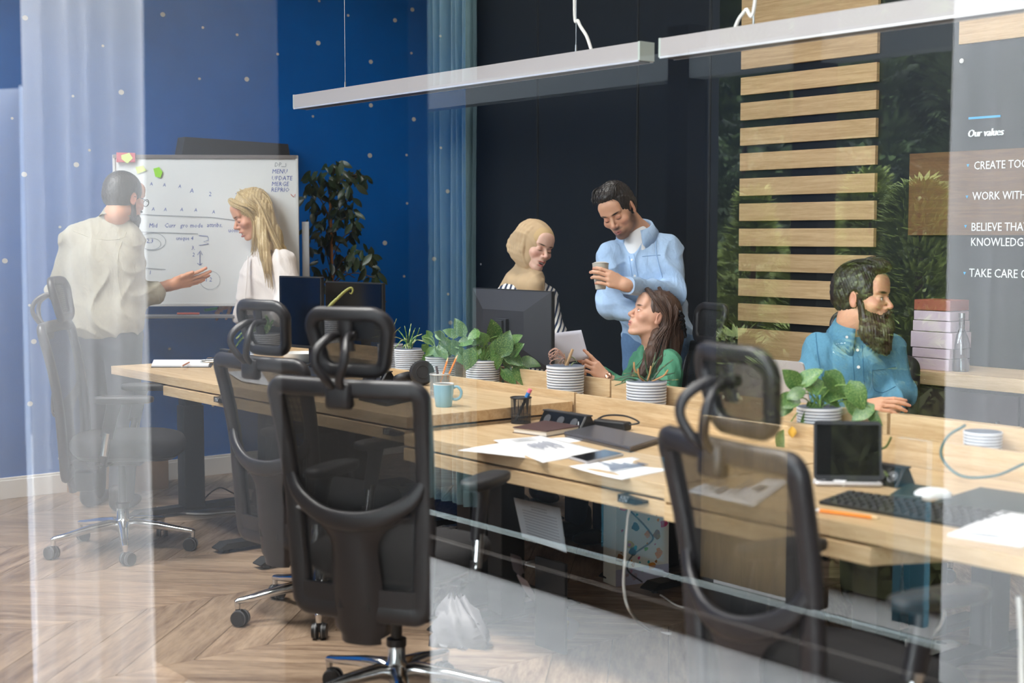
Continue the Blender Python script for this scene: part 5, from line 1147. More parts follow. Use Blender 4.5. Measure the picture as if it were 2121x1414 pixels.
# charcoal bevelled display box on the wall above the board
c = [P(366, 320, x=-7.66), P(377, 284, x=-7.66), P(590, 299, x=-7.66), P(600, 340, x=-7.66)]
g = MB(); g.add([(XW+.005, q[1], q[2]-(.06 if i in (0, 3) else 0)) for i, q in enumerate(c)]+[(-7.62, q[1], q[2]-(.06 if i in (0, 3) else 0)) for i, q in enumerate(c)], [(0, 1, 2, 3), (7, 6, 5, 4), (0, 4, 5, 1), (1, 5, 6, 2), (2, 6, 7, 3), (3, 7, 4, 0)])
o_ = g.build('wall_display', mat('charcoal_panel', '#37373a', rough=.6), smooth=False); tag(o_, 'charcoal slanted wall unit peeping above the whiteboard', 'wall panel')
# ================================================================== SIDEBOARD AT THE BACK RIGHT
sx0 = P(1878, 770, y=5.45)[0]; zt_ = P(1900, 766, y=5.4)[2]
t = thing('sideboard', 'long low sideboard with oak top along the black wall behind the bearded man', 'cabinet', (sx0+1.2, 5.58, 0))
MB().box((0, 0, zt_-.03), (2.4, .40, .06)).build('worktop', M_oak, t, bevel=.002, smooth=False)
MB().box((0, .01, (zt_-.06)/2), (2.36, .36, zt_-.06)).build('carcass', mat('dark_plum_cabinet', '#3a2f33', rough=.6), t, smooth=False)
for k in range(4):
    x = -1.18+.59*(k+.5); d_ = MB().box((x, -.178, (zt_-.06)/2), (.582, .018, zt_-.09)).build('cabinet_door', MATS['dark_plum_cabinet'], t, bevel=.002, smooth=False)
    MB().tube([(x+.2, -.19, .55), (x+.2, -.205, .55), (x+.2, -.205, .65), (x+.2, -.19, .65)], .004, seg=6).build('handle', M_steel, d_)
M_bk = mat('pale_lilac_box', '#b9a9b4', rough=.7)
for k in range(6):
    h = [.055, .045, .075, .05, .045, .05][k]; z0 = zt_+sum([.055, .045, .075, .05, .045, .05][:k]); w = [.19, .20, .22, .20, .19, .19][k]
    o_ = MB().rbox((0, 0, h/2-.001), (w, .15, h-.003), r=.004).build('storage_box', M_bk if k != 5 else mat('red_brown_box', '#8c4a3c', rough=.6)); o_.location = (sx0+.13, 5.52, z0)
    tag(o_, ['pale storage box at the bottom of the stack on the sideboard', 'second pale storage box up in the sideboard stack', 'tallest pale storage box, third in the sideboard stack', 'fourth pale storage box up in the sideboard stack', 'fifth pale storage box up in the sideboard stack', 'red-brown box on top of the sideboard stack'][k], 'box', 'boxes stacked on the sideboard')
c = np.array([P(1990, 760, y=5.5)[0], 5.5, zt_]); t = thing('glass_bottle', 'clear ribbed glass bottle on the sideboard', 'bottle', tuple(c))
MB().lathe([(0, 0), (.035, 0), (.038, .01), (.038, .12), (.030, .15), (.013, .19), (.012, .24), (.015, .245)], seg=24).build('bottle_body', glass_mat('bottle_glass', ior=1.5, tint=(.85, .9, .9), gain=1.5), t)
MB().cyl((0, 0, .24), (0, 0, .262), .014, seg=14).build('stopper', M_steel, t)
# ================================================================== PLANTS
def leaf_mat(name, c1, c2, c3, scale=26):
    m = bpy.data.materials.new(name); m.use_nodes = True; nt = m.node_tree; b = nt.nodes['Principled BSDF']; tc = N(nt, 'ShaderNodeTexCoord'); oi = N(nt, 'ShaderNodeObjectInfo')
    mp = N(nt, 'ShaderNodeMapping'); mp.inputs['Scale'].default_value = (1.6, .7, 1); cb = N(nt, 'ShaderNodeCombineXYZ'); sc = N(nt, 'ShaderNodeMath', operation='MULTIPLY'); sc.inputs[1].default_value = 50
    nt.links.new(oi.outputs['Random'], sc.inputs[0]); nt.links.new(sc.outputs[0], cb.inputs[0]); ad = N(nt, 'ShaderNodeVectorMath', operation='ADD'); nt.links.new(tc.outputs['Object'], ad.inputs[0]); nt.links.new(cb.outputs[0], ad.inputs[1]); nt.links.new(ad.outputs[0], mp.inputs[0])
    nz = N(nt, 'ShaderNodeTexNoise', Scale=scale*1.6, Detail=4.0, Distortion=.8); nt.links.new(mp.outputs[0], nz.inputs['Vector'])
    cr = N(nt, 'ShaderNodeValToRGB'); e = cr.color_ramp.elements; e[0].position = .47; e[0].color = (*hexc(c1), 1); e[1].position = .64; e[1].color = (*hexc(c3), 1); k = e.new(.56); k.color = (*hexc(c2), 1)
    nt.links.new(nz.outputs['Fac'], cr.inputs[0]); hs = N(nt, 'ShaderNodeHueSaturation'); mr = N(nt, 'ShaderNodeMapRange'); mr.inputs['To Min'].default_value = .7; mr.inputs['To Max'].default_value = 1.3; nt.links.new(oi.outputs['Random'], mr.inputs[0]); nt.links.new(mr.outputs[0], hs.inputs['Value']); nt.links.new(cr.outputs[0], hs.inputs['Color'])
    nt.links.new(hs.outputs[0], b.inputs['Base Color']); b.inputs['Roughness'].default_value = .38; return m
M_pothos = leaf_mat('pothos_leaf', '#30592c', '#4a7838', '#a9b86c'); M_ficus = leaf_mat('ficus_leaf', '#1c2b1b', '#26371f', '#33431f'); M_thin = leaf_mat('strap_leaf', '#3f6a3a', '#7c9a52', '#c9cf9a')
M_stem = mat('green_stem', '#71904a', rough=.6); M_soil = mat('potting_soil', '#3d2f26', rough=1, var=.4, vscale=90, bump=.6, bscale=300)
def leaf_mesh(name, m, w=.36, heart=True, droop=.18, nl=9, fold=.16):
    rows = []
    for i in range(nl+1):
        t = i/nl; hw = w*(sin(pi*min(1, t*1.0)**.62)**.8 if heart else sin(pi*t)**.75)*(1 if t > 0 else 0); y = t-(.10*(1-t)**3 if heart else 0)
        hw = max(hw, .004); z = -droop*t*t
        back = .10*max(0, 1-t*6) if heart else 0
        rows.append([(-hw, y-back, z+fold*hw+.02*sin(t*9)), (-hw*.5, y-back*.5, z+fold*.35*hw), (0, y, z), (hw*.5, y-back*.5, z+fold*.35*hw), (hw, y-back, z+fold*hw+.02*sin(t*9+2))])
    b = MB(); b.sheet(rows); me = bpy.data.meshes.new(name); me.from_pydata(b.v, [], b.f); me.materials.append(m); me.polygons.foreach_set('use_smooth', [True]*len(b.f)); me.update(); return me
LM = [leaf_mesh('leaf', M_pothos, w=.36, droop=d, fold=f) for d, f in ((.12, .25), (.28, .15), (.05, .35))]; LF = [leaf_mesh('leaf', M_ficus, w=.21, heart=False, droop=d, nl=6) for d in (.15, .35)]
def put_leaf(t, me, base, tip, normal, wid=1.0):
    d = Vector(tuple(np.asarray(tip)-np.asarray(base))); L = d.length; y = d.normalized(); n = Vector(tuple(normal)); n = (n-y*n.dot(y)).normalized(); x = y.cross(n)
    o = bpy.data.objects.new('leaf', me); COL.objects.link(o); o.parent = t; inv = wmat(t).inverted(); b = Vector(tuple(base))
    M = Matrix(((x.x*wid, y.x, n.x, b.x), (x.y*wid, y.y, n.y, b.y), (x.z*wid, y.z, n.z, b.z), (0, 0, 0, 1))) @ Matrix.Diagonal((L, L, L, 1)); o.matrix_local = inv @ M; return o
M_pot = mat('ribbed_white_ceramic', '#d3d5da', rough=.55); M_potg = mat('rib_gap_glaze', '#5f6674', rough=.7)  # second glaze: dark grey in the gaps between the ribs
def ribbed_pot(px, py_rim, label, r=.077, h=.165, y=3.755, n=15, cat='plant pot', zrim=None):
    top = P(px, py_rim, y=y); z1 = top[2] if zrim is None else zrim; t = thing('ribbed_pot', label, cat, (top[0], y, z1-h)); b = MB(); prof = [(0, 0)]; seg = 40
    for k in range(n):
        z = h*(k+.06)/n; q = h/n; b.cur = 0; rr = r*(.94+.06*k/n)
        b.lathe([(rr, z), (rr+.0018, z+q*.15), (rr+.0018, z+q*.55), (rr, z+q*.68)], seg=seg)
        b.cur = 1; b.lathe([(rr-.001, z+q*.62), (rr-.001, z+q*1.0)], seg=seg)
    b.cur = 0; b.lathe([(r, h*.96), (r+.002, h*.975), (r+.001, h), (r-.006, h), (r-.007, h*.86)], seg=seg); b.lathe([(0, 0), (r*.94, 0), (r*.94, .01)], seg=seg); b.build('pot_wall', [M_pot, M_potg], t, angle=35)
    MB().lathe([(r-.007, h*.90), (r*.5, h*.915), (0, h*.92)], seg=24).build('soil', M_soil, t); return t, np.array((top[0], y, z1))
def pothos(px, py_rim, leaves, label, potlabel, dspread=.06, seed=1, org=None, sc=1.0, r=.075, h=.15, lwf=1.0):
    pt, c = ribbed_pot(px, py_rim, potlabel, r=r, h=h); t = thing('pothos', label, 'plant', tuple(c-np.array([0, 0, .02]))); rnd = random.Random(seed); D = (c-CAM) @ Fh; st = MB(); st.M = wmat(t).inverted(); k = 0
    for (bx, by, tx, ty) in leaves:
        if org: bx, by, tx, ty = org[0]+bx/sc, org[1]+by/sc, org[0]+tx/sc, org[1]+ty/sc
        dd = rnd.uniform(-dspread, dspread)-.03; b = P(bx, by, D=D+dd); e = P(tx, ty, D=D+dd-rnd.uniform(-.01, .03)); e = b+(e-b)*1.15; nrm = -Fh*.8+np.array([0, 0, rnd.uniform(.3, .9)])+RT*rnd.uniform(-.4, .4)
        put_leaf(t, LM[k % 3], b, e, nrm, wid=rnd.uniform(.95, 1.2)*lwf); k += 1
        s0 = c+np.array([rnd.uniform(-.03, .03), rnd.uniform(-.03, .03), -.01]); mid = (s0+b)/2+np.array([0, 0, .035]); st.tube(bez([s0, mid, b], 4), .0022, seg=5)
    st.build('stems', M_stem, t); return t
pothos(1000, 745, [(1100, 440, 930, 540), (1150, 400, 1150, 555), (1130, 290, 1100, 120), (1200, 420, 1255, 230), (1270, 320, 1370, 240), (1290, 430, 1390, 340), (1250, 440, 1380, 520), (1390, 500, 1545, 510), (1320, 530, 1450, 590), (1210, 600, 1320, 700), (1270, 660, 1205, 750), (1330, 560, 1440, 740), (1470, 660, 1600, 755), (1230, 480, 1290, 590), (1060, 560, 930, 620), (1000, 560, 1090, 640), (970, 225, 880, 265), (1000, 300, 920, 340), (1050, 340, 960, 300), (1060, 300, 1000, 235), (940, 200, 960, 290), (1180, 250, 1195, 340), (905, 400, 870, 560), (1100, 590, 1035, 680), (1110, 380, 1180, 290), (1150, 330, 1080, 420), (980, 380, 900, 430), (1270, 560, 1230, 640)],
       'large bushy trailing pothos beside the monitor seen from behind', 'ribbed white pot almost hidden by the large pothos', seed=2, org=(780, 640), sc=4.611)
pothos(912, 738, [(830, 240, 755, 105), (760, 250, 660, 200), (640, 280, 560, 225), (620, 300, 740, 400), (650, 380, 520, 440), (600, 400, 670, 470), (470, 460, 560, 585), (450, 270, 545, 320), (445, 350, 505, 420), (580, 230, 650, 290), (700, 330, 830, 440), (740, 400, 670, 455), (800, 320, 930, 310), (800, 380, 850, 450), (520, 260, 480, 210), (540, 380, 470, 440), (790, 420, 860, 520)],
       'smaller pothos with one tall curled leaf, right of the headphones', 'ribbed white pot behind the pale wire cup', seed=4, org=(780, 640), sc=4.611, r=.070, h=.14)
pothos(1697, 842, [(590, 830, 700, 755), (630, 845, 770, 850), (750, 780, 840, 880), (570, 840, 500, 765), (600, 880, 510, 905), (720, 900, 810, 965), (830, 850, 750, 925), (890, 840, 955, 965), (870, 960, 1000, 1020), (1000, 970, 900, 1040), (1000, 1010, 1070, 1060), (560, 920, 460, 965), (640, 960, 700, 1045), (530, 970, 440, 1010), (700, 990, 600, 1065), (490, 1120, 465, 1215), (840, 900, 900, 960), (780, 860, 720, 800)],
       'trailing pothos in front of the bearded man, above the standing tablet', 'ribbed white pot under the pothos before the bearded man', seed=6, org=(1450, 500), sc=2.829, r=.075, h=.15)
tq = thing('fallen_leaf', 'single yellowed leaf hanging at the left edge of the right-hand pothos', 'leaf', tuple(P(1641, 888, y=3.62))); MB().sheet([[tuple(P(1641+w_*(9*sin(pi*min(1, v*1.05))), 882+26*v, y=3.62)-np.array(tq.location)) for w_ in (-1, 0, 1)] for v in np.linspace(0.02, .98, 8)], .0008).build('leaf_blade', mat('yellow_leaf', '#c99b3a', rough=.6), tq, angle=180)
def grass_plant(px, py, label, potlabel, spec, m, r=.077, h=.165, n=16, seed=0, wid=.004, twig=None, zr=None):
    pt, c = ribbed_pot(px, py, potlabel, r=r, h=h); t = thing('potted_plant', label, 'plant', tuple(c-np.array([0, 0, .02]))); rnd = random.Random(seed); inv = wmat(t).inverted()
    for q in spec:
        g = MB(); g.M = inv; p = [c+np.array([0, 0, -.012])+camvec(rnd.uniform(-.02, .02), rnd.uniform(-.02, .02))]+[c+camvec(a, rnd.uniform(-.03, .03), u) for a, u in q]; p = bez(p, 4); L = len(p)
        g.tube(p, 0, seg=5, flat=[(max(.0006, wid*(1-.75*(i/L)**2)*(.55+.45*min(1, i/3))), .0008) for i in range(L)], up=tuple(-Fh+np.array([0, 0, .5]))); g.build('blade', m, t, angle=180)
    return t, c
t, c = grass_plant(1339, 789, 'spiky half-dry plant drooping over the right of the two ribbed pots', 'right-hand of the two plain ribbed pots on the middle ledge',
    [[(-.02, -.02), (-.045, -.10)], [(.012, -.03), (.02, -.12)], [(.04, -.02), (.06, -.09)], [(.05, .04), (.10, .085)], [(.06, .02), (.11, .03)], [(.07, .0), (.125, .005)], [(.03, .06), (.06, .10)], [(-.05, .02), (-.13, .0)], [(-.06, .0), (-.12, -.02)], [(-.04, .03), (-.09, .03)], [(0, .05), (-.01, .12)], [(.02, .05), (.035, .11)], [(-.07, .01), (-.10, -.015)], [(.03, .01), (.09, -.01)], [(.0, -.02), (.005, -.08)]], leaf_mat('dark_spike_leaf', '#2a4530', '#3f5a35', '#6b6f3c'), seed=3, wid=.0042)
for q in ([(-.045, .04), (-.05, .075)], [(-.03, .02), (-.035, .05)], [(.01, .03), (.015, .06)], [(.06, .02), (.08, .045)]):
    g = MB(); g.M = wmat(t).inverted(); g.tube(bez([c+np.array([0, 0, -.01])]+[c+camvec(a, -.02, u) for a, u in q], 3), .0035, seg=6); g.build('dry_stalk', mat('dry_stalk', '#b98a5a', rough=.8), t)
t, c = grass_plant(1171, 757, 'withered pinkish plant with a thick stalk in the left of the two ribbed pots', 'left-hand of the two plain ribbed pots on the middle ledge', [[(.02, .03), (.035, .03), (.05, .01)], [(.03, .01), (.045, .01)]], mat('dull_green_leaf', '#6a7351', rough=.7), seed=5)
for (p0, p1, rr) in (((0, 0), (.030, .068), .007), ((.008, 0), (.018, .05), .004), ((0, 0), (-.005, .05), .003)):
    g = MB(); g.M = wmat(t).inverted(); g.tube([c+camvec(p0[0], 0, p0[1]-.01), c+camvec((p0[0]+p1[0])/2+.002, 0, p1[1]*.5), c+camvec(p1[0], 0, p1[1])], [rr, rr*.9, rr*.8], seg=8); g.build('stalk', mat('pale_stalk', '#b08f6a', rough=.8), t)
rnd = random.Random(12)
for k in range(13):
    a = rnd.uniform(-.065, .0); u = rnd.uniform(.02, .062); g = MB(); g.M = wmat(t).inverted(); q = [c+camvec(.0, 0, .03), c+camvec(a*.6, -.01, u+.01), c+camvec(a, rnd.uniform(-.02, .02), u), c+camvec(a-.008, 0, u-.012), c+camvec(a+.004, 0, u-.018)]; g.tube(bez(q, 3), .0016, seg=5); g.build('withered_leaf', mat('withered_pink', '#b99383', rough=.8), t)
t, c = grass_plant(848, 722, 'small spider plant left of the headphones, before the blue wall', 'ribbed white pot under the small spider plant', [[(.01, .05), (.03, .10)], [(.02, .05), (.06, .07)], [(-.01, .05), (-.02, .11)], [(.0, .06), (.01, .12)], [(.03, .04), (.085, .03)], [(-.03, .04), (-.07, .0)], [(-.02, .02), (-.045, -.03)], [(.03, .05), (.05, .10)], [(-.02, .05), (-.05, .09)]], M_thin, seed=7, wid=.0042, r=.070, h=.14)
t, c = grass_plant(808, 712, 'wispy grassy plant seen through the nearest chair headrest', 'ribbed pot seen through the nearest chair headrest', [[(.01, .06), (.03, .12)], [(-.02, .05), (-.07, .07)], [(-.03, .04), (-.09, .03)], [(.0, .06), (-.01, .12)], [(.02, .05), (.05, .08)], [(-.01, .05), (-.04, .11)], [(.02, .03), (.06, .02)]], leaf_mat('muted_grass', '#5b6a35', '#7d8148', '#a59a62'), seed=9, wid=.003, r=.060, h=.13)
t, c = grass_plant(549, 690, 'leafy plant behind the second chair headrest near the blonde woman', 'ribbed blue-white pot behind the second chair', [[(-.04, .03), (-.10, .02), (-.16, -.03)], [(-.05, .02), (-.12, -.02), (-.17, -.08)], [(.02, .06), (.0, .10)], [(-.03, .05), (-.09, .06), (-.14, .03)], [(.03, .04), (.05, .08)]], M_thin, seed=11, wid=.012, r=.085, h=.16)
pt, c = ribbed_pot(2036, 893, 'ribbed white pot on the ledge at the right edge', r=.056, h=.14)
pt, c = ribbed_pot(688, 652, 'ribbed pot of the curling tentacle-like cactus between the two monitors', r=.05, h=.14)
t = thing('tentacle_cactus', 'yellow-green curling tentacle-like cactus between the two black monitors', 'plant', tuple(c-np.array([0, 0, .02]))); Dc = (c-CAM) @ Fh
pts = bez([P(680, 655, D=Dc), P(682, 636, D=Dc), P(700, 617, D=Dc), P(716, 602, D=Dc), P(727, 596, D=Dc), P(731, 601, D=Dc), P(728, 608, D=Dc), P(724, 606, D=Dc)], 5); L = len(pts)
g = MB(); g.M = wmat(t).inverted(); g.tube(pts, [.011*(1-.8*i/L)+.0008*(i % 2) for i in range(L)], seg=9); g.build('tentacle', mat('yellow_green_skin', '#8f8c48', rough=.5), t)
for i in range(2, L-4, 2): g = MB(); g.M = wmat(t).inverted(); q = pts[i]+camvec(.5, -.4, -.6)*.010*(1-.8*i/L); g.ball(tuple(q), .0035*(1-.6*i/L), seg=8, rings=5); g.build('sucker', mat('pale_sucker', '#c2b578', rough=.5), t)
for q in ([(0, 0), (-.02, .03)], [(0, 0), (.02, .02)]): put_leaf(t, LM[0], c, c+camvec(q[1][0], 0, q[1][1]+.02), -Fh)
MB()
t = thing('white_bowl', 'white bowl under the left monitor', 'bowl', tuple(P(625, 742, z=.755+.08)-np.array([0, 0, .04]))); MB().lathe([(0, 0), (.05, 0), (.085, .035), (.10, .07), (.097, .07), (.08, .034), (0, .008)], seg=32).build('bowl_body', M_mugw, t)
# --- weeping fig in the corner
cD = 8.45; tb = P(686, 600, D=cD); t = thing('weeping_fig', 'tall dark weeping fig beside the whiteboard in front of the blue wall', 'plant', (tb[0], tb[1], 0))
MB().lathe([(0, 0), (.15, 0), (.19, .34), (.195, .36), (.175, .36), (.17, .32), (0, .32)], seg=28).build('plant_pot', M_metal_dk, t)
for dx, dz_, top, rr, mm in ((0, 0, 396, .0085, 'bamboo_cane'), (.018, 0, 470, .0075, 'bamboo_cane'), (-.02, 0, 430, .008, 'bark')):
    g = MB(); g.M = wmat(t).inverted(); zt_ = P(686, top, D=cD)[2]; g.tube([(tb[0]+dx, tb[1], .3), (tb[0]+dx*.6, tb[1]+.01, zt_*.6), (tb[0]+dx*.3, tb[1], zt_)], rr, seg=8); g.build('support_cane' if mm == 'bamboo_cane' else 'trunk', mat('bamboo_cane', '#a8703e', rough=.6) if mm == 'bamboo_cane' else mat('bark', '#4b3a2b', rough=.9), t)
rnd = random.Random(21); cl = [(702, 338, 14, 10, 8), (690, 352, 30, 14, 14), (738, 362, 22, 14, 16), (755, 365, 10, 8, 6), (652, 372, 26, 22, 20), (700, 385, 40, 22, 24), (640, 400, 20, 22, 12), (722, 415, 22, 22, 16), (670, 430, 34, 24, 22), (716, 450, 24, 22, 18), (655, 465, 24, 20, 14), (735, 478, 16, 14, 10), (695, 485, 36, 22, 22), (660, 505, 26, 20, 14), (752, 520, 22, 22, 18), (720, 535, 30, 22, 20), (768, 545, 16, 20, 12), (670, 560, 30, 26, 18), (775, 575, 18, 22, 12), (640, 580, 18, 22, 8), (735, 575, 26, 18, 12), (800, 625, 10, 20, 5)]
br = MB(); br.M = wmat(t).inverted(); nf = 0
for (cx_, cy_, rx, ry, n) in cl:
    dd = rnd.uniform(-.18, .15); cc = P(cx_, cy_, D=cD+dd); s0 = P(686, min(590, cy_+rnd.uniform(30, 70)), D=cD); br.tube(bez([s0, (s0+cc)/2+np.array([0, 0, .05]), cc], 4), .0035, seg=5)
    for k in range(n):
        if nf >= 296: break
        a = rnd.uniform(0, 2*pi); q = sqrt(rnd.random()); b = P(cx_+rx*q*cos(a), cy_+ry*q*sin(a), D=cD+dd+rnd.uniform(-.10, .10)); b[0] = max(b[0], XW+.06); d = camvec(rnd.uniform(-.7, .7), rnd.uniform(-.5, .5), rnd.uniform(-1.1, -.1)); d /= np.linalg.norm(d); e = b+d*rnd.uniform(.06, .095); e[0] = max(e[0], XW+.03)
        put_leaf(t, LF[k % 2], b, e, -Fh*.6+camvec(rnd.uniform(-.6, .6), 0, rnd.uniform(-.2, .8)), wid=1.0); nf += 1
br.build('branches', MATS['bark'], t)
# ================================================================== OUTSIDE (seen mirrored in the glazing)
ground = struct('ground', MB().box((-3, -4.52, -.06), (26, 11.0, .1)), mat('pale_concrete_paving', '#d6d3cd', rough=.85, var=.15, vscale=5), smooth=False)
M_facade = mat('anthracite_facade', '#0c0d0d', rough=.9, spec=.1)
YF = 2*YG-3.65
fac = struct('wall_outside', MB().box((-7.3, YF-.05, .04), (15, .10, .08)).box((-7.3, YF-.06, .13), (15, .08, .10)), M_facade, smooth=False)
MB().box((-7.3, YF-.04, 2.06), (15, .08, .10)).build('soffit_rail', mat('grey_rail', '#596062', rough=.7), fac, smooth=False)
MB().box((-3.0, YF+.02, .095), (14, .03, .008)).build('ledge_strip', mat('ledge_brown_grey', '#4d463f', rough=.5), fac, smooth=False)
MB().box((-3.0, YF+.005, .20), (14, .03, .015)).build('light_strip', mat('pale_sill', '#a9b3af', rough=.4), fac, smooth=False)
for x, w in ((-7.0, .08), (-5.9, .08), (-3.585, .10), (-3.0, .11), (-2.35, .08), (-1.2, .08)):
    MB().box((x, YF-.04, 1.2), (w, .09, 2.0)).build('mullion', M_facade, fac, smooth=False)
MB().box((-15.2, YF-3.2, 2.5), (12.0, 1.4, 5.0)).build('sky_blocker', M_facade, fac, smooth=False)  # added dark block, keeps bright sky out of the mirror image at far left
MB().box((-10.8, YF-.24, 1.7), (7.6, .06, 3.4)).build('black_panel', M_facade, fac, smooth=False)
MB().box((-5.32, YF-.24, 1.45), (3.36, .06, 2.9)).build('dark_panel', mat('dark_grey_panel', '#232628', rough=.9, spec=.1), fac, smooth=False)
def curtain(xa, xb, y, z0, z1, m, label, amp=.035, nf=9, seed=1):
    rnd = random.Random(seed); n = int(nf*10); g = []
    ph = [rnd.uniform(-.4, .4) for _ in range(nf+2)]
    for j in range(9):
        row = []; z = z0+(z1-z0)*j/8
        for i in range(n+1):
            u = i/n; k = int(u*nf); a = amp*(.7+.5*sin(ph[k]*5))
            row.append((xa+(xb-xa)*u+.004*sin(z*3+u*20), y+a*sin(2*pi*u*nf+ph[k]+.15*sin(z*2)), z))
        g.append(row)
    o = MB().sheet(g, 0).build('curtain', m, smooth=True, angle=180)
    return tag(o, label, 'curtain', None)
M_sheer = mat('white_curtain_cloth', '#e9e7e4', rough=.9, bump=.2, bscale=400)
_n = M_sheer.node_tree; _t = N(_n, 'ShaderNodeBsdfTranslucent', Color=(.85, .86, .87, 1)); _m = N(_n, 'ShaderNodeMixShader'); _m.inputs[0].default_value = .5
_n.links.new(_n.nodes['Principled BSDF'].outputs[0], _m.inputs[1]); _n.links.new(_t.outputs[0], _m.inputs[2]); _n.links.new(_m.outputs[0], _n.nodes['Material Output'].inputs[0])
curtain(-3.63, -2.90, .70, .02, 3.3, M_sheer, 'white curtain by the glass, mirrored as the wide milky band at the left', amp=.02, nf=5, seed=3)
curtain(-4.55, -3.86, .62, .02, 1.86, mat('blue_grey_curtain_cloth', '#d3d9e2', rough=.9), 'narrow white curtain, mirrored at the extreme left edge', amp=.02, nf=3, seed=5)
curtain(-2.22, -1.0, 2*YG-3.3, .22, 3.6, M_sheer, 'white curtain mirrored as the pale band at the right edge', amp=.035, nf=9, seed=8)
M_teal = mat('pale_teal_curtain_cloth', '#6c8483', rough=.9)
curtain(-5.52, -5.0, YF-.15, .22, 2.6, M_teal, 'pale teal curtain mirrored in the middle of the glass', amp=.03, nf=9, seed=11)
scr = MB().box((-3.97, 0.0, 1.7), (.93, .02, 3.4)).build('haze_panel', mat('grey_screen', '#5a5c5e', rough=.8), smooth=False)  # added surface whose mirror image gives the grey haze
tag(scr, 'flat grey panel added outside, mirrored as haze over the whiteboard', 'screen')
dk = MB().box((-3.175, .0, 1.7), (.64, .06, 3.4)).build('reflection_blocker', M_facade, smooth=False); tag(dk, 'black upright panel added outside to block reflections, beside the grey one, mirrored as the clear strip', 'screen')  # made-up panel that keeps the bright paving from being mirrored here
tp = MB().box((-3.30, YF-.12, .49), (.52, .03, .60)).build('tan_panel', wood('tan_board', '#c4a36c', '#a68652', along=(10, 10, 1)), smooth=False)
tag(tp, 'tan board behind the facade, mirrored between the dark uprights', 'panel')
for xa, xb, z1, lab in ((-4.12, -3.66, .60, 'teal board behind the facade, mirrored between desk and planter ledge'), (-2.72, -2.60, .80, 'narrow teal board behind the facade, mirrored below the black keyboard')):
    tag(MB().box(((xa+xb)/2, YF-.14, (z1+.2)/2), (xb-xa, .03, z1-.2)).build('teal_panel', mat('teal_board', '#2b6676', rough=.7), smooth=False), lab, 'panel')
# conifers beyond the facade frame
def conifer(x, y, h, r, m, label, n=2600, seed=0, z0=0.0, lf=1.0):
    rnd = random.Random(seed); t = thing('conifer', label, 'tree', (x, y, 0), group=None); b = MB()
    for i in range(n):
        u = rnd.random()**.75; z = z0+.1+(h-z0-.1)*u; rr = r*(1-u)**.55*(.80+.25*sin(7*u*h+seed))*(.55+.45*rnd.random()**.3); a = rnd.random()*2*pi
        c = Vector((rr*cos(a), rr*sin(a), z)); d = Vector((cos(a), sin(a), rnd.uniform(.0, .9))).normalized(); s_ = d.cross(Vector((0, 0, 1))).normalized()
        L = rnd.uniform(.05, .13)*lf
        for q in (-.45, 0, .45):
            e = (d*cos(q)+s_*sin(q))*L; w = (s_*cos(q)-d*sin(q))*L*.14; k = c+e*.5+Vector((0, 0, -.01))
            b.add([c, k+w, c+e, k-w], [(0, 1, 2, 3)])
    b.build('foliage', m, t, smooth=False)
    MB().tube([(0, 0, 0), (0, 0, h*.9)], [.05, .012], seg=8).build('trunk', mat('bark', '#4b3a2b', rough=.9), t)
M_leafA = mat('conifer_green', '#93a24e', rough=.6, var=.5, vscale=1.6); M_leafB = mat('conifer_dark_green', '#5c6e46', rough=.7, var=.7, vscale=1.2)
_tr = [(1560, 7.6, 1.75, .42, 0, 'low bright green conifer mirrored by the left end of the slats'), (1690, 6.6, 1.62, .40, 0, 'low bright green conifer mirrored over the middle of the slats'), (1800, 7.6, 1.85, .42, 0, 'low bright green conifer mirrored above the bearded man'), (1905, 6.6, 1.75, .40, 0, 'low bright green conifer mirrored left of the wall lettering'), (2010, 7.7, 1.75, .42, 0, 'low bright green conifer mirrored over the wall lettering'),
       (1540, 10.2, 4.6, .85, 1, 'tall dark conifer mirrored at the top left of the slats'), (1810, 10.4, 4.8, .90, 1, 'tall dark conifer mirrored at the top right of the slats'), (2060, 10.6, 4.6, .9, 1, 'tall dark conifer mirrored at the upper right corner'),
       (1530, 5.2, .95, .34, 2, 'small round shrub mirrored by the silver laptop'), (1655, 5.2, 1.00, .34, 2, 'small round shrub mirrored over the pothos in front of the bearded man'), (1775, 5.2, .90, .34, 2, 'small round shrub mirrored over the standing tablet'), (1890, 5.2, 1.05, .34, 2, 'small round shrub mirrored right of the bearded man'), (1990, 5.2, .95, .34, 2, 'small round shrub mirrored below the sideboard')]
for i, (px, yv, h, r, dark, lab) in enumerate(_tr):
    p = mirror(P(px, 488, y=yv))
    conifer(p[0], p[1], h, r, M_leafB if dark == 1 else M_leafA, lab, seed=i, n=(1500, 3600, 900)[dark], lf=(1.1, 2.0, 1.0)[dark])
hd = MB(); hd.box((-9, -14.2, 2.9), (26, 1.0, 5.8)); rnd = random.Random(77)
for k in range(5200):
    x, z = rnd.uniform(-21.5, 3.5), rnd.uniform(.1, 5.9); y = -13.7+rnd.uniform(0, .25); a = rnd.uniform(.15, .35); q = rnd.uniform(0, 6.28); u = Vector((cos(q), .3, sin(q)))*a; v = Vector((-sin(q), .4, cos(q)))*a*.35; c = Vector((x, y, z))
    hd.add([c-u, c+v, c+u, c-v], [(0, 1, 2, 3)])
lh = MB(); lh.box((-3.35, -2.78, .36), (2.1, .34, .72))
for k in range(2600):
    x, z = rnd.uniform(-4.4, -2.3), rnd.uniform(.05, .84); y = -2.60+rnd.uniform(-.03, .06); a = rnd.uniform(.03, .065); q = rnd.uniform(0, 6.28); u = Vector((cos(q), .4, sin(q)))*a; v = Vector((-sin(q), .5, cos(q)))*a*.4; c = Vector((x, y, z))
    lh.add([c-u, c+v, c+u, c-v], [(0, 1, 2, 3)])
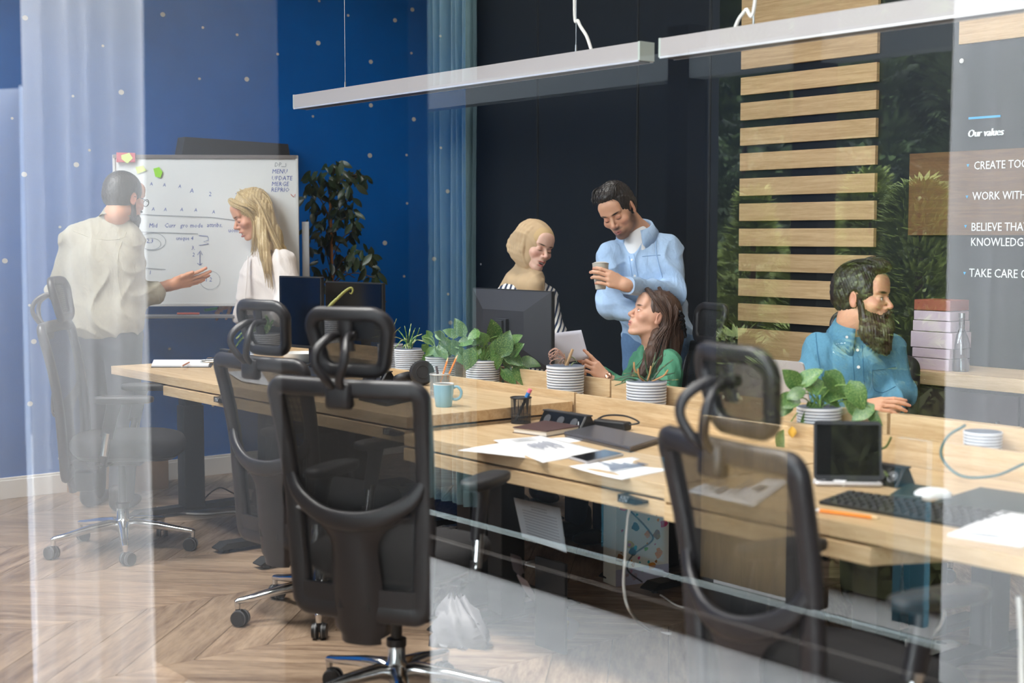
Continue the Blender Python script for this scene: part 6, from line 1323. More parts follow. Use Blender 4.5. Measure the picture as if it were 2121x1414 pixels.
ob = lh.build('low_hedge', mat('olive_hedge_green', '#6d6f3c', rough=.8, var=.75, vscale=5, col2='#2c3a1e'), smooth=False); ob['kind'] = 'stuff'; tag(ob, 'low olive hedge right behind the outside facade frame, mirrored under the right desk', 'hedge')
ob = hd.build('hedge', mat('hedge_green', '#4c6233', rough=.8, var=.7, vscale=1.2), smooth=False); ob['kind'] = 'stuff'; tag(ob, 'dense dark green hedge closing the garden outside', 'hedge')
# ================================================================== PEOPLE
def TR(r, f): return head_frame(np.zeros(3), r, f)[:3, :3]
def torso(f, R, sl, sr, chest, waist, hip, cw=.185, cd=.125, ww=.16, wd=.115, hw=.175, hd=.125, sh=.060, k=.05):
    f.cap(sl, sr, sh, sh, k=.04); f.ell(chest, (cw, cd, .17), k=k, R=R); f.ell(waist, (ww, wd, .15), k=k, R=R); f.ell(hip, (hw, hd, .13), k=k, R=R)
def collar(parent, m, npos, R, r=.068, h=.038, drop=.052, tilt=-18, opened=35, name='shirt_collar', wide=1.0):
    """turned-down collar: stand plus leaf, open at the front (R: columns right, forward, up)"""
    g = MB(); inv = wmat(parent).inverted(); g.M = inv; G = []; T = np.array(rotm('X', tilt)); n = 30
    for i in range(n+1):
        a = radians(-180+opened/2)+i/n*radians(360-opened); fr = abs(i/n*2-1)      # fr 1 at the front ends
        x, y = sin(a+pi), cos(a+pi); x, y = sin(a), -cos(a)*1.0
        x, y = sin(radians(180)+a), cos(radians(180)+a)
        e = max(0, (fr-.62)/.38); prof = [(1.0, -.012), (.97, h*.6), (.98, h), (1.05, h*1.06), (1.22+.12*e, h*.35-.012*e), (1.40*wide+.10*e, -.008-drop*e)]
        G.append([tuple(np.asarray(npos)+R @ (T @ np.array((-x*r*q, y*r*q*1.05, z)))) for q, z in prof])
    g.sheet(G, .0028); return g.build(name, m, parent, angle=180)
def tube_w(parent, pts, rad, m, name, seg=8, flat=None, up=None):
    g = MB(); g.M = wmat(parent).inverted(); g.tube(pts, rad, seg=seg, flat=flat, up=up); return g.build(name, m, parent, angle=60)
def shoes(parent, feet, R, m):
    for p in feet:
        f = SDF(); f.setM(np.block([[R, np.array(p)[:, None]], [np.zeros((1, 3)), np.ones((1, 1))]]))
        f.ell((0, .06, .040), (.047, .125, .036), k=.02); f.ell((0, -.03, .055), (.042, .06, .05), k=.03); f.cap((0, -.04, .06), (0, -.045, .11), .040, .042, k=.02); f.ell((0, .04, -.022), (.2, .3, .022), k=.004, op=-1)
        sdf_object(f, 'shoe', m, parent, h=.008)
def legs(f, hips, knees, ankles, r=(.095, .068, .058)):
    for a, b, c in zip(hips, knees, ankles): f.cap(a, b, r[0], r[1], k=.03); f.cap(b, c, r[1], r[2], k=.02)
def scalp(f, H, front=.052, top=.012, side=.006, low=-.035, back=-.055):
    H.ell((0, -.018, .040), (.0755+side+.004, .096+side+.004, .086+top), k=.01, f=f); H.ell((0, -.035, -.002), (.0735+side, .078+side, .065), k=.02, f=f)
    H.ell((0, .118, -.012), (.080, .060, front+.012), k=.012, op=-1, f=f); H.ell((0, .075, -.060), (.11, .09, .075), k=.012, op=-1, f=f)
    H.ell((0, -.02, low-.115), (.16, .16, .085), k=.01, op=-1, f=f)
    for sx in (-1, 1): H.ell((sx*.084, .002, -.006), (.020, .024, .037), k=.006, op=-1, f=f)
def wav(amp, fr, seed=0, anis=(1, 1, 1)):
    ph = np.random.RandomState(seed).uniform(0, 6.28, 6)
    return lambda X, Y, Z: amp*(sin_(X*fr*anis[0]+2*sin_(Z*fr*.4*anis[2]+ph[0])+ph[1])*.5+sin_(Y*fr*anis[1]+2*sin_(X*fr*.5+ph[2])+ph[3])*.5+.6*sin_((X+Y)*fr*1.9+Z*fr*anis[2]+ph[4]))
M_hair_k = hair_mat('black_brown_hair', '#15110f', '#2c221c'); M_hair_b = hair_mat('brown_hair', '#3a2920', '#5d4335'); M_hair_bl = hair_mat('blonde_hair', '#a3875c', '#cdb68a'); M_beard = hair_mat('dark_beard', '#17100d', '#3d2820', scale=220)
M_lblue = mat('light_blue_oxford', '#a9c3e2', rough=.85, var=.06, vscale=80, bump=.25, bscale=900); M_cream = mat('cream_linen', '#a29b8a', rough=.92, var=.07, vscale=50, bump=.35, bscale=700)
M_white_cl = mat('white_blouse_cloth', '#e6dcd6', rough=.85, bump=.2, bscale=500); M_green = mat('sage_green_blouse', '#4f8f70', rough=.7, bump=.15, bscale=500, var=.06, vscale=30)
M_denim = mat('teal_blue_shirt_cloth', '#55879f', rough=.85, var=.10, vscale=120, bump=.3, bscale=900); M_jean = mat('blue_jeans', '#5f7ea3', rough=.9, var=.12, vscale=60, bump=.3, bscale=600)
M_trk = mat('charcoal_trousers', '#3a3a40', rough=.9); M_navy = mat('navy_trousers', '#1e2838', rough=.9); M_shoe = mat('dark_leather_shoe', '#27201d', rough=.45); M_btn = mat('white_button', '#e9e9e6', rough=.35)
def fl(p, dz=0): return np.array([p[0], p[1], dz])
for _m in (M_lblue, M_cream, M_white_cl, M_green, M_denim, M_jean): wrinkle(_m)
# ------------------------------------------------------------------ 1  bearded man in cream overshirt, seen from behind
D0 = 7.40; Q = lambda px, py, dd=0: P(px, py, D=D0+dd)
R1 = TR(.25, .97); base = fl(Q(225, 690))
hc = Q(257, 411); H = Head(SDF(), head_frame(hc, .60, .80, pitch=-12, s=1.05)); f = H.f
face(H, male=True, lips='#a86a60', brow='#221814'); neck(H, Q(243, 462, .03), .058, .070)
sl, sr = Q(153, 494), Q(272, 494); el, er = Q(122, 600, .05), Q(272, 612, -.02)
chest, waist, hip = Q(213, 545), Q(215, 620), Q(222, 690)
f.cap(sl, sr, .045, k=.04); f.ell(chest, (.13, .08, .15), R=R1, k=.05); f.ell(waist, (.12, .08, .14), R=R1, k=.05); f.ell(hip, (.13, .09, .12), R=R1, k=.05); f.cap(Q(243, 455, .02), chest, .05, .08, k=.03)
f.chain([sl, el, Q(150, 650, .28)], [.045, .038, .028]); wr = Q(358, 589, .10); f.chain([sr, er, wr], [.047, .042, .027])
T = hand(f, wr, Q(428, 572, .12)-wr, camvec(.15, -.75, -.55), False, curl=((.12, .1, .1), (.1, .12, .1), (.16, .15, .1), (.22, .2, .1)), thumb=(1.15, -.25), spread=.07, s=1.10, tcurl=.15)
hips = [hip+R1 @ (-.09, 0, -.02), hip+R1 @ (.09, 0, -.02)]; an = [fl(hip, .09)+R1 @ (-.12, .02, 0), fl(hip, .09)+R1 @ (.10, -.06, 0)]; kn = [(hips[i]+an[i])/2+R1 @ (0, .03, 0) for i in (0, 1)]
legs(f, hips, kn, an, (.06, .05, .04))
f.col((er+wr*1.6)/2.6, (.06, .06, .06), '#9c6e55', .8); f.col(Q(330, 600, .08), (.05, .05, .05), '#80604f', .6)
p1 = sdf_object(f, 'person', M_skin, h=.0065, fine=[(hc, (.14, .14, .16), .003), (Q(395, 575, .11), (.10, .11, .09), .003)], base='#c89070', origin=base)
tag(p1, 'bearded man in a cream overshirt seen from behind, gesturing at the whiteboard', 'person')
g = SDF(); torso(g, R1, Q(158, 497), Q(266, 496), chest, waist, Q(218, 668), cw=.222, cd=.145, ww=.205, wd=.14, hw=.212, hd=.145, sh=.068)
g.cap(Q(243, 468, .02), Q(215, 520), .085, .13, k=.05); g.cap(Q(228, 461, .02), Q(168, 488, .0), .050, .058, k=.05); g.cap(Q(256, 466, .0), Q(268, 488), .050, .058, k=.04); g.ell(Q(213, 585), (.215, .142, .16), k=.05, R=R1); g.ell(Q(216, 650), (.212, .143, .15), k=.05, R=R1)
g.ell(Q(220, 775), (.45, .45, .155), k=.008, op=-1, R=R1)
g.chain([Q(156, 500), el, Q(148, 640, .26)], [.072, .062, .05], k=.03); g.chain([Q(268, 504), er, Q(322, 606, .05)], [.076, .072, .056], k=.03)
sh_ = sdf_object(g, 'overshirt', M_cream, p1, h=.0075, post=folds(.011, 34, seed=1, vert=1.3))
tube_w(p1, [Q(322, 606, .05), Q(330, 603, .06)], 0, M_cream, 'rolled_cuff', seg=16, flat=[(.054, .054), (.050, .050)])
collar(p1, M_cream, Q(246, 449, .01), R1, r=.069, h=.036, drop=.02, tilt=-12, opened=60)
M_seam1 = mat('cream_stitching', '#aaa38f', rough=.9); bq = bvh(sh_); seam(bq, [(152, 478), (190, 492), (230, 497), (262, 490)], p1, M_seam1, 'yoke_seam', r=.002); seam(bq, [(262, 480), (246, 520), (243, 570), (252, 620)], p1, M_seam1, 'armhole_seam', r=.002)
g = SDF(); legs(g, hips, kn, an, (.105, .078, .066)); g.ell(hip, (.165, .12, .12), R=R1, k=.05); sdf_object(g, 'trousers', M_trk, p1, h=.010, post=folds(.004, 20, seed=2)); shoes(p1, [a*np.array([1, 1, 0]) for a in an], R1, M_shoe)
g = SDF(); scalp(g, H, top=.010, side=.004, low=-.030); sdf_object(g, 'hair', M_hair_k, p1, h=.0035, post=wav(.0012, 420, 1))
g = SDF(); H.ell((0, .055, -.095), (.056, .052, .045), k=.02, f=g); H.ell((0, .070, -.140), (.040, .034, .040), k=.02, f=g)
for sx in (-1, 1): H.cap((sx*.070, .008, -.020), (sx*.055, .025, -.085), .010, .020, k=.015, f=g)
H.ell((0, .104, -.045), (.028, .010, .007), k=.006, f=g); sdf_object(g, 'beard', M_beard, p1, h=.004, post=wav(.0015, 380, 3))
g = MB(); g.M = wmat(p1).inverted()
for sx in (-1, 1):
    g.tube([H.pt((sx*.031+.021*cos(a), .113, .002+.018*sin(a))) for a in np.linspace(0, 2*pi, 20)[:-1]], .0018, seg=6, closed=True); g.tube([H.pt((sx*.052, .111, .006)), H.pt((sx*.080, .050, .010)), H.pt((sx*.084, -.004, .008))], .0016, seg=6)
g.tube([H.pt((-.010, .115, .006)), H.pt((.010, .115, .006))], .0016, seg=6); g.build('eyeglasses', mat('spectacle_black', '#141414', rough=.3), p1)
# ------------------------------------------------------------------ 2  blonde woman in white blouse
D0 = 7.95; Q = lambda px, py, dd=0: P(px, py, D=D0+dd); R2 = TR(-.85, -.30); base = fl(Q(560, 690)); hc = Q(523, 445)
H = Head(SDF(), head_frame(hc, -.93, -.36, pitch=-25, s=1.05)); f = H.f; face(H, male=False, lips='#b5625c', brow='#6b4a30', smile=True, closed=True, cheek='#cf917a')
neck(H, Q(556, 512, .02), .046, .052); sl, sr = Q(586, 532, -.10), Q(548, 530, .18); chest, waist, hip = Q(556, 570, .04), Q(562, 630, .04), Q(566, 690, .04)
f.cap(sl, sr, .038, k=.03); f.ell(chest, (.10, .08, .13), R=R2, k=.05); f.ell(waist, (.09, .08, .12), R=R2, k=.05); f.ell(hip, (.12, .09, .11), R=R2, k=.05); f.cap(Q(556, 508, .02), chest, .04, .06, k=.03)
wr = Q(482, 622, .22); f.chain([sr, Q(535, 610, .26), wr], [.036, .032, .021]); f.chain([sl, Q(600, 612, -.12), Q(575, 668, -.22)], [.038, .033, .024])
hand(f, wr, Q(448, 641, .24)-wr, camvec(.05, -.55, .82), False, curl=((.35, .5, .3), (.45, .6, .3), (.5, .6, .3), (.55, .6, .3)), thumb=(.7, .5), spread=.06, s=.92)
for px, py in ((449, 634), (458, 640), (466, 641), (470, 637)): f.col(Q(px, py, .23), (.008, .03, .008), '#c23b44', .4)
hips = [hip+R2 @ (-.08, 0, -.02), hip+R2 @ (.08, 0, -.02)]; an = [fl(hip, .09)+R2 @ (-.09, 0, 0), fl(hip, .09)+R2 @ (.09, .03, 0)]; kn = [(hips[i]+an[i])/2 for i in (0, 1)]; legs(f, hips, kn, an, (.055, .045, .035))
p2 = sdf_object(f, 'person', M_skin, h=.0065, fine=[(hc, (.13, .13, .15), .003), (Q(463, 634, .23), (.08, .08, .06), .003)], base='#d59d80', origin=base)
tag(p2, 'smiling woman with long blonde hair in a white blouse, green marker in hand', 'person'); teeth(H, p2)
g = SDF(); torso(g, R2, Q(583, 537, -.10), Q(552, 536, .16), chest, waist, hip, cw=.15, cd=.115, ww=.15, wd=.115, hw=.165, hd=.125, sh=.052)
g.cap(Q(556, 518, .02), Q(556, 550, .02), .062, .10, k=.05); g.chain([Q(548, 545, .18), Q(532, 600, .26), Q(512, 612, .24)], [.055, .060, .045], k=.03); g.chain([Q(588, 542, -.10), Q(598, 610, -.13), Q(576, 655, -.22)], [.066, .074, .055], k=.03)
g.ell(Q(530, 590, .03), (.09, .10, .13), k=.05, R=R2); g.cap(Q(512, 600, .0), Q(500, 655, -.02), .045, .052, k=.04)
sdf_object(g, 'blouse', M_white_cl, p2, h=.0070, post=folds(.008, 34, seed=4, vert=1.4))
g = MB(); g.M = wmat(p2).inverted(); G = [[tuple(Q(512-8*u+6*v-3*v*v+(3 if v == 0 else 0), 530+128*u, -.085-.03*sin(u*3)+.02*v)) for v in (0, .5, 1)] for u in np.linspace(0, 1, 14)]; g.sheet(G, .003); g.build('blouse_tie', M_white_cl, p2, angle=180)
g = SDF(); legs(g, hips, kn, an, (.095, .065, .055)); g.ell(hip, (.145, .11, .11), R=R2, k=.05); sdf_object(g, 'trousers', M_navy, p2, h=.011); shoes(p2, [a*np.array([1, 1, 0]) for a in an], R2, M_shoe)
g = SDF(); H.ell((0, -.020, .045), (.086, .106, .098), k=.01, f=g); H.ell((0, .112, -.016), (.085, .084, .068), k=.010, op=-1, f=g); H.ell((0, .085, -.085), (.12, .11, .085), k=.012, op=-1, f=g); H.ell((0, -.02, -.16), (.2, .2, .10), k=.01, op=-1, f=g)
g.chain([Q(540, 440, -.03), Q(560, 490, -.03), Q(578, 530, -.05)], [.070, .062, .050], k=.03); g.chain([Q(578, 530, -.05), Q(598, 565, -.08)], [.046, .028], k=.02); g.chain([Q(540, 460, -.09), Q(547, 510, -.12), Q(554, 560, -.15)], [.034, .034, .022], k=.02)
sdf_object(g, 'hair', M_hair_bl, p2, h=.0045, post=wav(.0030, 150, 5, anis=(1, 1, .25)))
crown = H.pt((0, .02, .135))
gd = [[H.pt((-.01, .070, .125)), H.pt((-.070, .050, .088)), H.pt((-.094, .002, .035)), H.pt((-.094, -.01, -.05)), Q(541, 515, -.14), Q(550, 560, -.17), Q(555, 600, -.19)], [H.pt((-.02, .02, .137)), H.pt((-.088, .005, .075)), H.pt((-.098, -.02, .0)), Q(549, 500, -.12), Q(556, 550, -.15), Q(562, 612, -.19)], [H.pt((0, .0, .140)), H.pt((-.09, -.04, .06)), Q(562, 480, -.10), Q(580, 520, -.11), Q(598, 555, -.12), Q(614, 590, -.10)], [H.pt((0, -.03, .132)), H.pt((-.06, -.10, .05)), Q(570, 485, -.05), Q(592, 530, -.06), Q(608, 565, -.06)], [H.pt((.0, .078, .120)), H.pt((-.050, .080, .095)), H.pt((-.084, .045, .050)), H.pt((-.092, .02, -.03)), Q(527, 510, -.12), Q(524, 535, -.13)]]
strands(gd, 280, .0044, .009, 'hair_locks', M_hair_bl, p2, seed=2, steps=4)
t = thing('marker_pen', 'bright green marker held by the blonde woman', 'marker', tuple(Q(424, 642, .235))); e = Q(462, 637, .235)-Q(424, 642, .235)
MB().tube([(0, 0, 0), tuple(e*.70)], .0085, seg=12).build('cap', mat('bright_green_plastic', '#15a35f', rough=.35), t); MB().tube([tuple(e*.70), tuple(e*1.25)], .0075, seg=12).build('barrel', mat('dark_green_plastic', '#1d5d3c', rough=.4), t)
# ------------------------------------------------------------------ 3  laughing woman in sand-coloured headscarf
D0 = 7.55; Q = lambda px, py, dd=0: P(px, py, D=D0+dd); R3 = TR(.45, -.85); base = fl(Q(1090, 700)); hc = Q(1108, 512)
H = Head(SDF(), head_frame(hc, .56, -.80, pitch=-12, roll=-13, s=1.02)); f = H.f; face(H, male=False, lips='#c26a63', brow='#3a2a22', closed=True, smile=True, cheek='#e0a998', shade='#c59079')
neck(H, Q(1096, 575, .02), .048, .055); sl, sr = Q(1050, 606, .0), Q(1138, 612, -.02); chest, waist, hip = Q(1092, 650), Q(1092, 720), Q(1090, 790)
f.cap(sl, sr, .038, k=.03); f.ell(chest, (.11, .08, .13), R=R3, k=.05); f.ell(waist, (.10, .08, .14), R=R3, k=.05); f.ell(hip, (.12, .09, .11), R=R3, k=.05); f.cap(Q(1096, 572, .02), chest, .04, .06, k=.03)
f.chain([sr, Q(1150, 700, -.06), Q(1140, 760, -.22)], [.036, .032, .022]); f.chain([sl, Q(1040, 700, -.03), Q(1060, 760, -.2)], [.036, .032, .022])
hand(f, Q(1140, 760, -.22), camvec(.1, -1, -.3), (0, 0, 1), False, s=.9); hand(f, Q(1060, 760, -.2), camvec(.1, -1, -.3), (0, 0, 1), True, s=.9)
hips = [hip+R3 @ (-.08, 0, -.02), hip+R3 @ (.08, 0, -.02)]; an = [fl(hip, .09)+R3 @ (-.09, 0, 0), fl(hip, .09)+R3 @ (.09, 0, 0)]; kn = [(hips[i]+an[i])/2 for i in (0, 1)]; legs(f, hips, kn, an, (.055, .045, .035))
p3 = sdf_object(f, 'person', M_skin, h=.0065, fine=[(hc, (.13, .13, .15), .0026)], base='#e8bda8', origin=base); teeth(H, p3)
tag(p3, 'laughing woman in a sand-coloured headscarf and navy-white striped blouse behind the monitor', 'person')
def stripes(name, c1, c2, period, duty=.45):
    m = mat(name, c1, rough=.85); nt = m.node_tree; b = nt.nodes['Principled BSDF']; tc = N(nt, 'ShaderNodeTexCoord'); nz = N(nt, 'ShaderNodeTexNoise', Scale=6.0); nt.links.new(tc.outputs['Object'], nz.inputs['Vector'])
    d = N(nt, 'ShaderNodeVectorMath', operation='DOT_PRODUCT'); d.inputs[1].default_value = (RT[0], RT[1], -.28); nt.links.new(tc.outputs['Object'], d.inputs[0])
    a = N(nt, 'ShaderNodeMath', operation='MULTIPLY_ADD'); a.inputs[1].default_value = .05; nt.links.new(nz.outputs['Fac'], a.inputs[0]); nt.links.new(d.outputs['Value'], a.inputs[2])
    s_ = N(nt, 'ShaderNodeMath', operation='MULTIPLY'); s_.inputs[1].default_value = 1/period; fr = N(nt, 'ShaderNodeMath', operation='FRACT'); gt = N(nt, 'ShaderNodeMath', operation='GREATER_THAN'); gt.inputs[1].default_value = duty
    mx = N(nt, 'ShaderNodeMixRGB'); mx.inputs['Color1'].default_value = (*hexc(c1), 1); mx.inputs['Color2'].default_value = (*hexc(c2), 1)
    nt.links.new(a.outputs[0], s_.inputs[0]); nt.links.new(s_.outputs[0], fr.inputs[0]); nt.links.new(fr.outputs[0], gt.inputs[0]); nt.links.new(gt.outputs[0], mx.inputs['Fac']); nt.links.new(mx.outputs[0], b.inputs['Base Color']); return m
g = SDF(); torso(g, R3, Q(1052, 610), Q(1132, 614, -.02), chest, waist, hip, cw=.165, cd=.12, ww=.15, wd=.115, hw=.165, hd=.12, sh=.056); g.cap(Q(1095, 590), chest, .08, .12, k=.05)
g.chain([Q(1050, 614), Q(1040, 700, -.03), Q(1060, 752, -.18)], [.060, .058, .042], k=.03); g.chain([Q(1134, 618, -.02), Q(1152, 690, -.06), Q(1140, 750, -.2)], [.056, .050, .040], k=.03)
sdf_object(g, 'striped_blouse', stripes('navy_white_stripes', '#2e3a52', '#e3dfd8', .0245), p3, h=.0075, post=folds(.005, 30, seed=6))
g = SDF(); legs(g, hips, kn, an, (.095, .065, .055)); g.ell(hip, (.145, .11, .11), R=R3, k=.05); sdf_object(g, 'trousers', M_navy, p3, h=.012); shoes(p3, [a*np.array([1, 1, 0]) for a in an], R3, M_shoe)
M_scarf = mat('sand_scarf_cloth', '#c8ab86', rough=.9, bump=.2, bscale=600, var=.05, vscale=20)
g = SDF(); H.ell((0, -.030, .040), (.098, .118, .104), k=.02, f=g); H.ell((0, -.075, -.010), (.085, .075, .085), k=.04, f=g); H.ell((0, -.010, -.055), (.086, .080, .075), k=.03, f=g)
H.ell((0, .128, -.024), (.058, .072, .078), k=.010, op=-1, f=g); H.ell((0, .098, -.058), (.050, .056, .050), k=.010, op=-1, f=g)
g.cap(Q(1086, 568, .05), Q(1106, 578, -.05), .066, .058, k=.03); g.cap(Q(1066, 585, .0), Q(1108, 590, -.10), .046, .040, k=.025); g.cap(Q(1062, 580, .05), Q(1036, 612, .06), .045, .030, k=.03); g.cap(Q(1085, 590, -.07), Q(1112, 606, -.10), .045, .026, k=.03)
ec, er_ = np.array((0, -.030, .040)), np.array((.098, .118, .104))
def on_scarf(p, k=1.0):
    d = (np.asarray(p)-ec)/er_; return ec+er_*d/np.linalg.norm(d)*k
for k in range(7):
    o_ = -.030*k; pp = [on_scarf((.010+.012*k, .030+o_, .14), .945), on_scarf((.075, .020+o_, .10), .945), on_scarf((.098, .012+o_*.9, .045), .945), (.087-.003*k, .010+o_*.8, -.010), (.078, .022+o_*.7, -.060), (.050, .040+o_*.45, -.105), (.0, .060+o_*.3, -.130-.006*k)]
    q = [H.pt(v) for v in bez(pp, 2)]; g.chain(q, [.0035+.0075*sin(pi*min(1, (i+1)/len(q)))**.8 for i in range(len(q))], k=.007)
for k in range(4):
    q = bez([Q(1060+4*k, 570+9*k, .04), Q(1078, 590+6*k, -.045), Q(1102, 594+5*k, -.115), Q(1124, 580+6*k, -.09)], 3); g.chain(q, [.010]*len(q), k=.010)
def scarf_folds(X, Y, Z):
    c = H.pt((.0, .07, -.09)); d = np.sqrt((X-c[0])**2+(Y-c[1])**2+(Z-c[2])**2); e = (X-hc[0])*RT[0]+(Y-hc[1])*RT[1]
    q = 1-np.abs(sin_(e*22+d*26+.9*sin_(Z*16)+.4)); return -.0042*q**3+.0012*sin_(d*60+Z*25)
sdf_object(g, 'headscarf', M_scarf, p3, h=.004, post=scarf_folds)
g = SDF(); H.ell((0, .012, .052), (.0775, .088, .074), k=.01, f=g); H.ell((0, .118, -.030), (.085, .085, .080), k=.006, op=-1, f=g); H.ell((0, .02, -.10), (.12, .12, .12), k=.01, op=-1, f=g); sdf_object(g, 'under_cap', mat('under_cap_cloth', '#c9aa7c', rough=.9), p3, h=.004)
# ------------------------------------------------------------------ 4  standing man in light blue shirt
D0 = 7.10; Q = lambda px, py, dd=0: P(px, py, D=D0+dd); R4 = TR(-.30, -.92); base = fl(Q(1360, 700, .1)); hc = Q(1281, 436, -.04)
H = Head(SDF(), head_frame(hc, -.42, -.91, pitch=-30, roll=17, s=1.06)); f = H.f; face(H, male=True, lips='#b06c62', brow='#17100c', closed=True, stubble='#6b5044', cheek='#cb9276')
neck(H, Q(1322, 484, .06), .058, .066); sl, sr = Q(1384, 506, .06), Q(1262, 520, .02); chest, waist, hip = Q(1330, 560, .08), Q(1350, 630, .10), Q(1364, 700, .12)
f.cap(sl*.85+sr*.15, sr*.85+sl*.15, .036, k=.03); f.ell(chest, (.12, .08, .13), R=R4, k=.05); f.ell(waist, (.12, .09, .14), R=R4, k=.05); f.ell(hip, (.13, .09, .12), R=R4, k=.05); f.cap(Q(1322, 478, .06), chest, .05, .08, k=.03)
eL = Q(1394, 607, -.04); wL = Q(1296, 590, -.33); f.chain([sl, eL, wL], [.040, .034, .028]); eR = Q(1262, 632, -.10); wR = Q(1330, 655, -.20); f.chain([sr, eR, wR], [.036, .034, .026]); f.cap(sl*.85+sr*.15, sl, .036, .040); f.cap(sr*.85+sl*.15, sr, .034, .036)
T = hand(f, wL, Q(1256, 574, -.35)-wL, camvec(.05, -.95, .30), True, curl=((.30, .55, .5), (.32, .6, .55), (.34, .6, .6), (.36, .6, .6)), thumb=(.95, .95), spread=.03, s=1.06)
hand(f, wR, camvec(1, .55, -.1), camvec(-.1, -.9, .3), True, curl=(.3, .35, .4, .45), s=.98)
hips = [hip+R4 @ (-.09, 0, -.02), hip+R4 @ (.09, 0, -.02)]; an = [fl(hip, .09)+R4 @ (-.12, -.10, 0), fl(hip, .09)+R4 @ (.12, -.08, 0)]; kn = [(hips[i]+an[i])/2 for i in (0, 1)]; legs(f, hips, kn, an, (.06, .05, .04))
p4 = sdf_object(f, 'person', M_skin, h=.0065, fine=[(hc, (.15, .15, .16), .0026), (Q(1268, 580, -.30), (.10, .10, .09), .0028)], base='#d2a184', origin=base)
tag(p4, 'dark-haired man in a light blue shirt standing, looking down, cup in hand', 'person')
g = SDF(); torso(g, R4, Q(1380, 512, .06), Q(1268, 526, .02), Q(1330, 566, .08), Q(1348, 634, .10), Q(1364, 690, .12), cw=.212, cd=.145, ww=.190, wd=.14, hw=.188, hd=.14, sh=.064)
g.cap(Q(1322, 496, .06), Q(1328, 530, .08), .088, .13, k=.05); g.ell(Q(1309, 494, -.06), (.034, .09, .070), k=.014, op=-1, R=R4)
g.chain([Q(1384, 516, .06), eL, Q(1308, 592, -.28)], [.074, .062, .042], k=.028); g.chain([Q(1264, 528, .02), eR, Q(1322, 652, -.20)], [.068, .062, .044], k=.028)
sh_ = sdf_object(g, 'shirt', M_lblue, p4, h=.0068, post=folds(.0125, 34, seed=8))
tube_w(p4, [Q(1316, 592.5, -.265), Q(1299, 591, -.325)], 0, M_lblue, 'shirt_cuff', seg=18, flat=[(.046, .046), (.043, .043)])
collar(p4, M_lblue, Q(1320, 482, .05), R4 @ RZ(0), r=.076, h=.040, drop=.055, tilt=-22, opened=52)
g = SDF(); g.cap(Q(1316, 490, .02), Q(1320, 540, .03), .072, .085, k=.03); g.ell(Q(1330, 560, .06), (.14, .085, .12), R=R4, k=.04); sdf_object(g, 'undershirt', M_paper, p4, h=.007)
bq = bvh(sh_); buttons(bq, [(1309, 538), (1315, 571), (1319, 604)], p4, M_btn, r=.0058)
M_seam = mat('light_blue_stitching', '#8eabd0', rough=.9)
seam(bq, [(1303, 530), (1308, 560), (1312, 600), (1314, 640)], p4, M_seam, 'placket_edge'); seam(bq, [(1313, 526), (1319, 560), (1325, 600), (1328, 640)], p4, M_seam, 'placket_edge')
seam(bq, [(1330, 531), (1350, 529), (1368, 528)], p4, M_seam, 'pocket_hem', r=.0018); seam(bq, [(1362, 480), (1358, 510), (1364, 545), (1372, 575)], p4, M_seam, 'shoulder_seam', r=.0022)
g = SDF(); legs(g, hips, kn, an, (.105, .075, .062)); g.ell(hip, (.165, .12, .12), R=R4, k=.05); sdf_object(g, 'jeans', M_jean, p4, h=.010, post=folds(.004, 20, seed=9)); shoes(p4, [a*np.array([1, 1, 0]) for a in an], R4, M_shoe)
g = SDF(); scalp(g, H, front=.046, top=.016, side=.004, low=-.020); H.ell((0, .050, .108), (.050, .040, .026), k=.02, f=g); H.ell((0, .01, .118), (.06, .06, .022), k=.02, f=g); sdf_object(g, 'hair', M_hair_k, p4, h=.0033, post=wav(.0018, 300, 7))
rnd = random.Random(3); gd = [[H.pt((x, -.03, .122)), H.pt((x*1.1, .035, .134)), H.pt((x*1.1, .072, .112)), H.pt((x*1.1, .084, .092))] for x in (-.05, -.03, -.01, .01, .03, .05)]; strands(gd, 90, .0042, .006, 'hair_locks', M_hair_k, p4, seed=5, steps=3)
t = thing('ribbed_cup', 'clear ribbed cup held by the man in the light blue shirt', 'cup', tuple(Q(1244, 599, -.285))); up = (Q(1254, 547, -.27)-Q(1244, 599, -.285)); Lc = np.linalg.norm(up); A = frame((0, 0, 0), camvec(1, 0, 0), tuple(up)).to_3x3()
MB().lathe([(0, 0), (.024, 0)]+[(.0245+.012*k/14+(.0012 if k % 2 else 0), Lc*(.03+.62*k/14)) for k in range(15)]+[(.038, Lc*.72), (.040, Lc)], seg=24, axis=A).build('cup_wall', mat('frosted_cup', '#b9b3a6', rough=.35), t)
MB().lathe([(.040, Lc), (.042, Lc*1.005), (.040, Lc*1.02), (.028, Lc*1.06), (0, Lc*1.07)], seg=24, axis=A).build('lid', mat('cup_lid', '#cfcac0', rough=.3), t)
# ------------------------------------------------------------------ 5  seated woman with long brown hair, green blouse
D0 = 6.85; Q = lambda px, py, dd=0: P(px, py, D=D0+dd); R5 = TR(-.80, -.55); base = fl(Q(1370, 800)); hc = Q(1353, 656, -.02)
H = Head(SDF(), head_frame(hc, -.97, -.22, pitch=20, s=1.03)); f = H.f; face(H, male=False, lips='#a9605a', brow='#3c2a20', cheek='#d39d86', shade='#c8967e')
neck(H, Q(1352, 722, .02), .046, .052); sl, sr = Q(1388, 742, -.12), Q(1325, 745, .14); chest, waist, hip = Q(1358, 785, .02), Q(1362, 850, .02), Q(1368, 920, .02)
f.cap(sl, sr, .038, k=.03); f.ell(chest, (.10, .08, .13), R=R5, k=.05); f.ell(waist, (.10, .08, .13), R=R5, k=.05); f.ell(hip, (.14, .10, .10), R=R5, k=.05); f.cap(Q(1352, 715, .02), chest, .042, .06, k=.03)
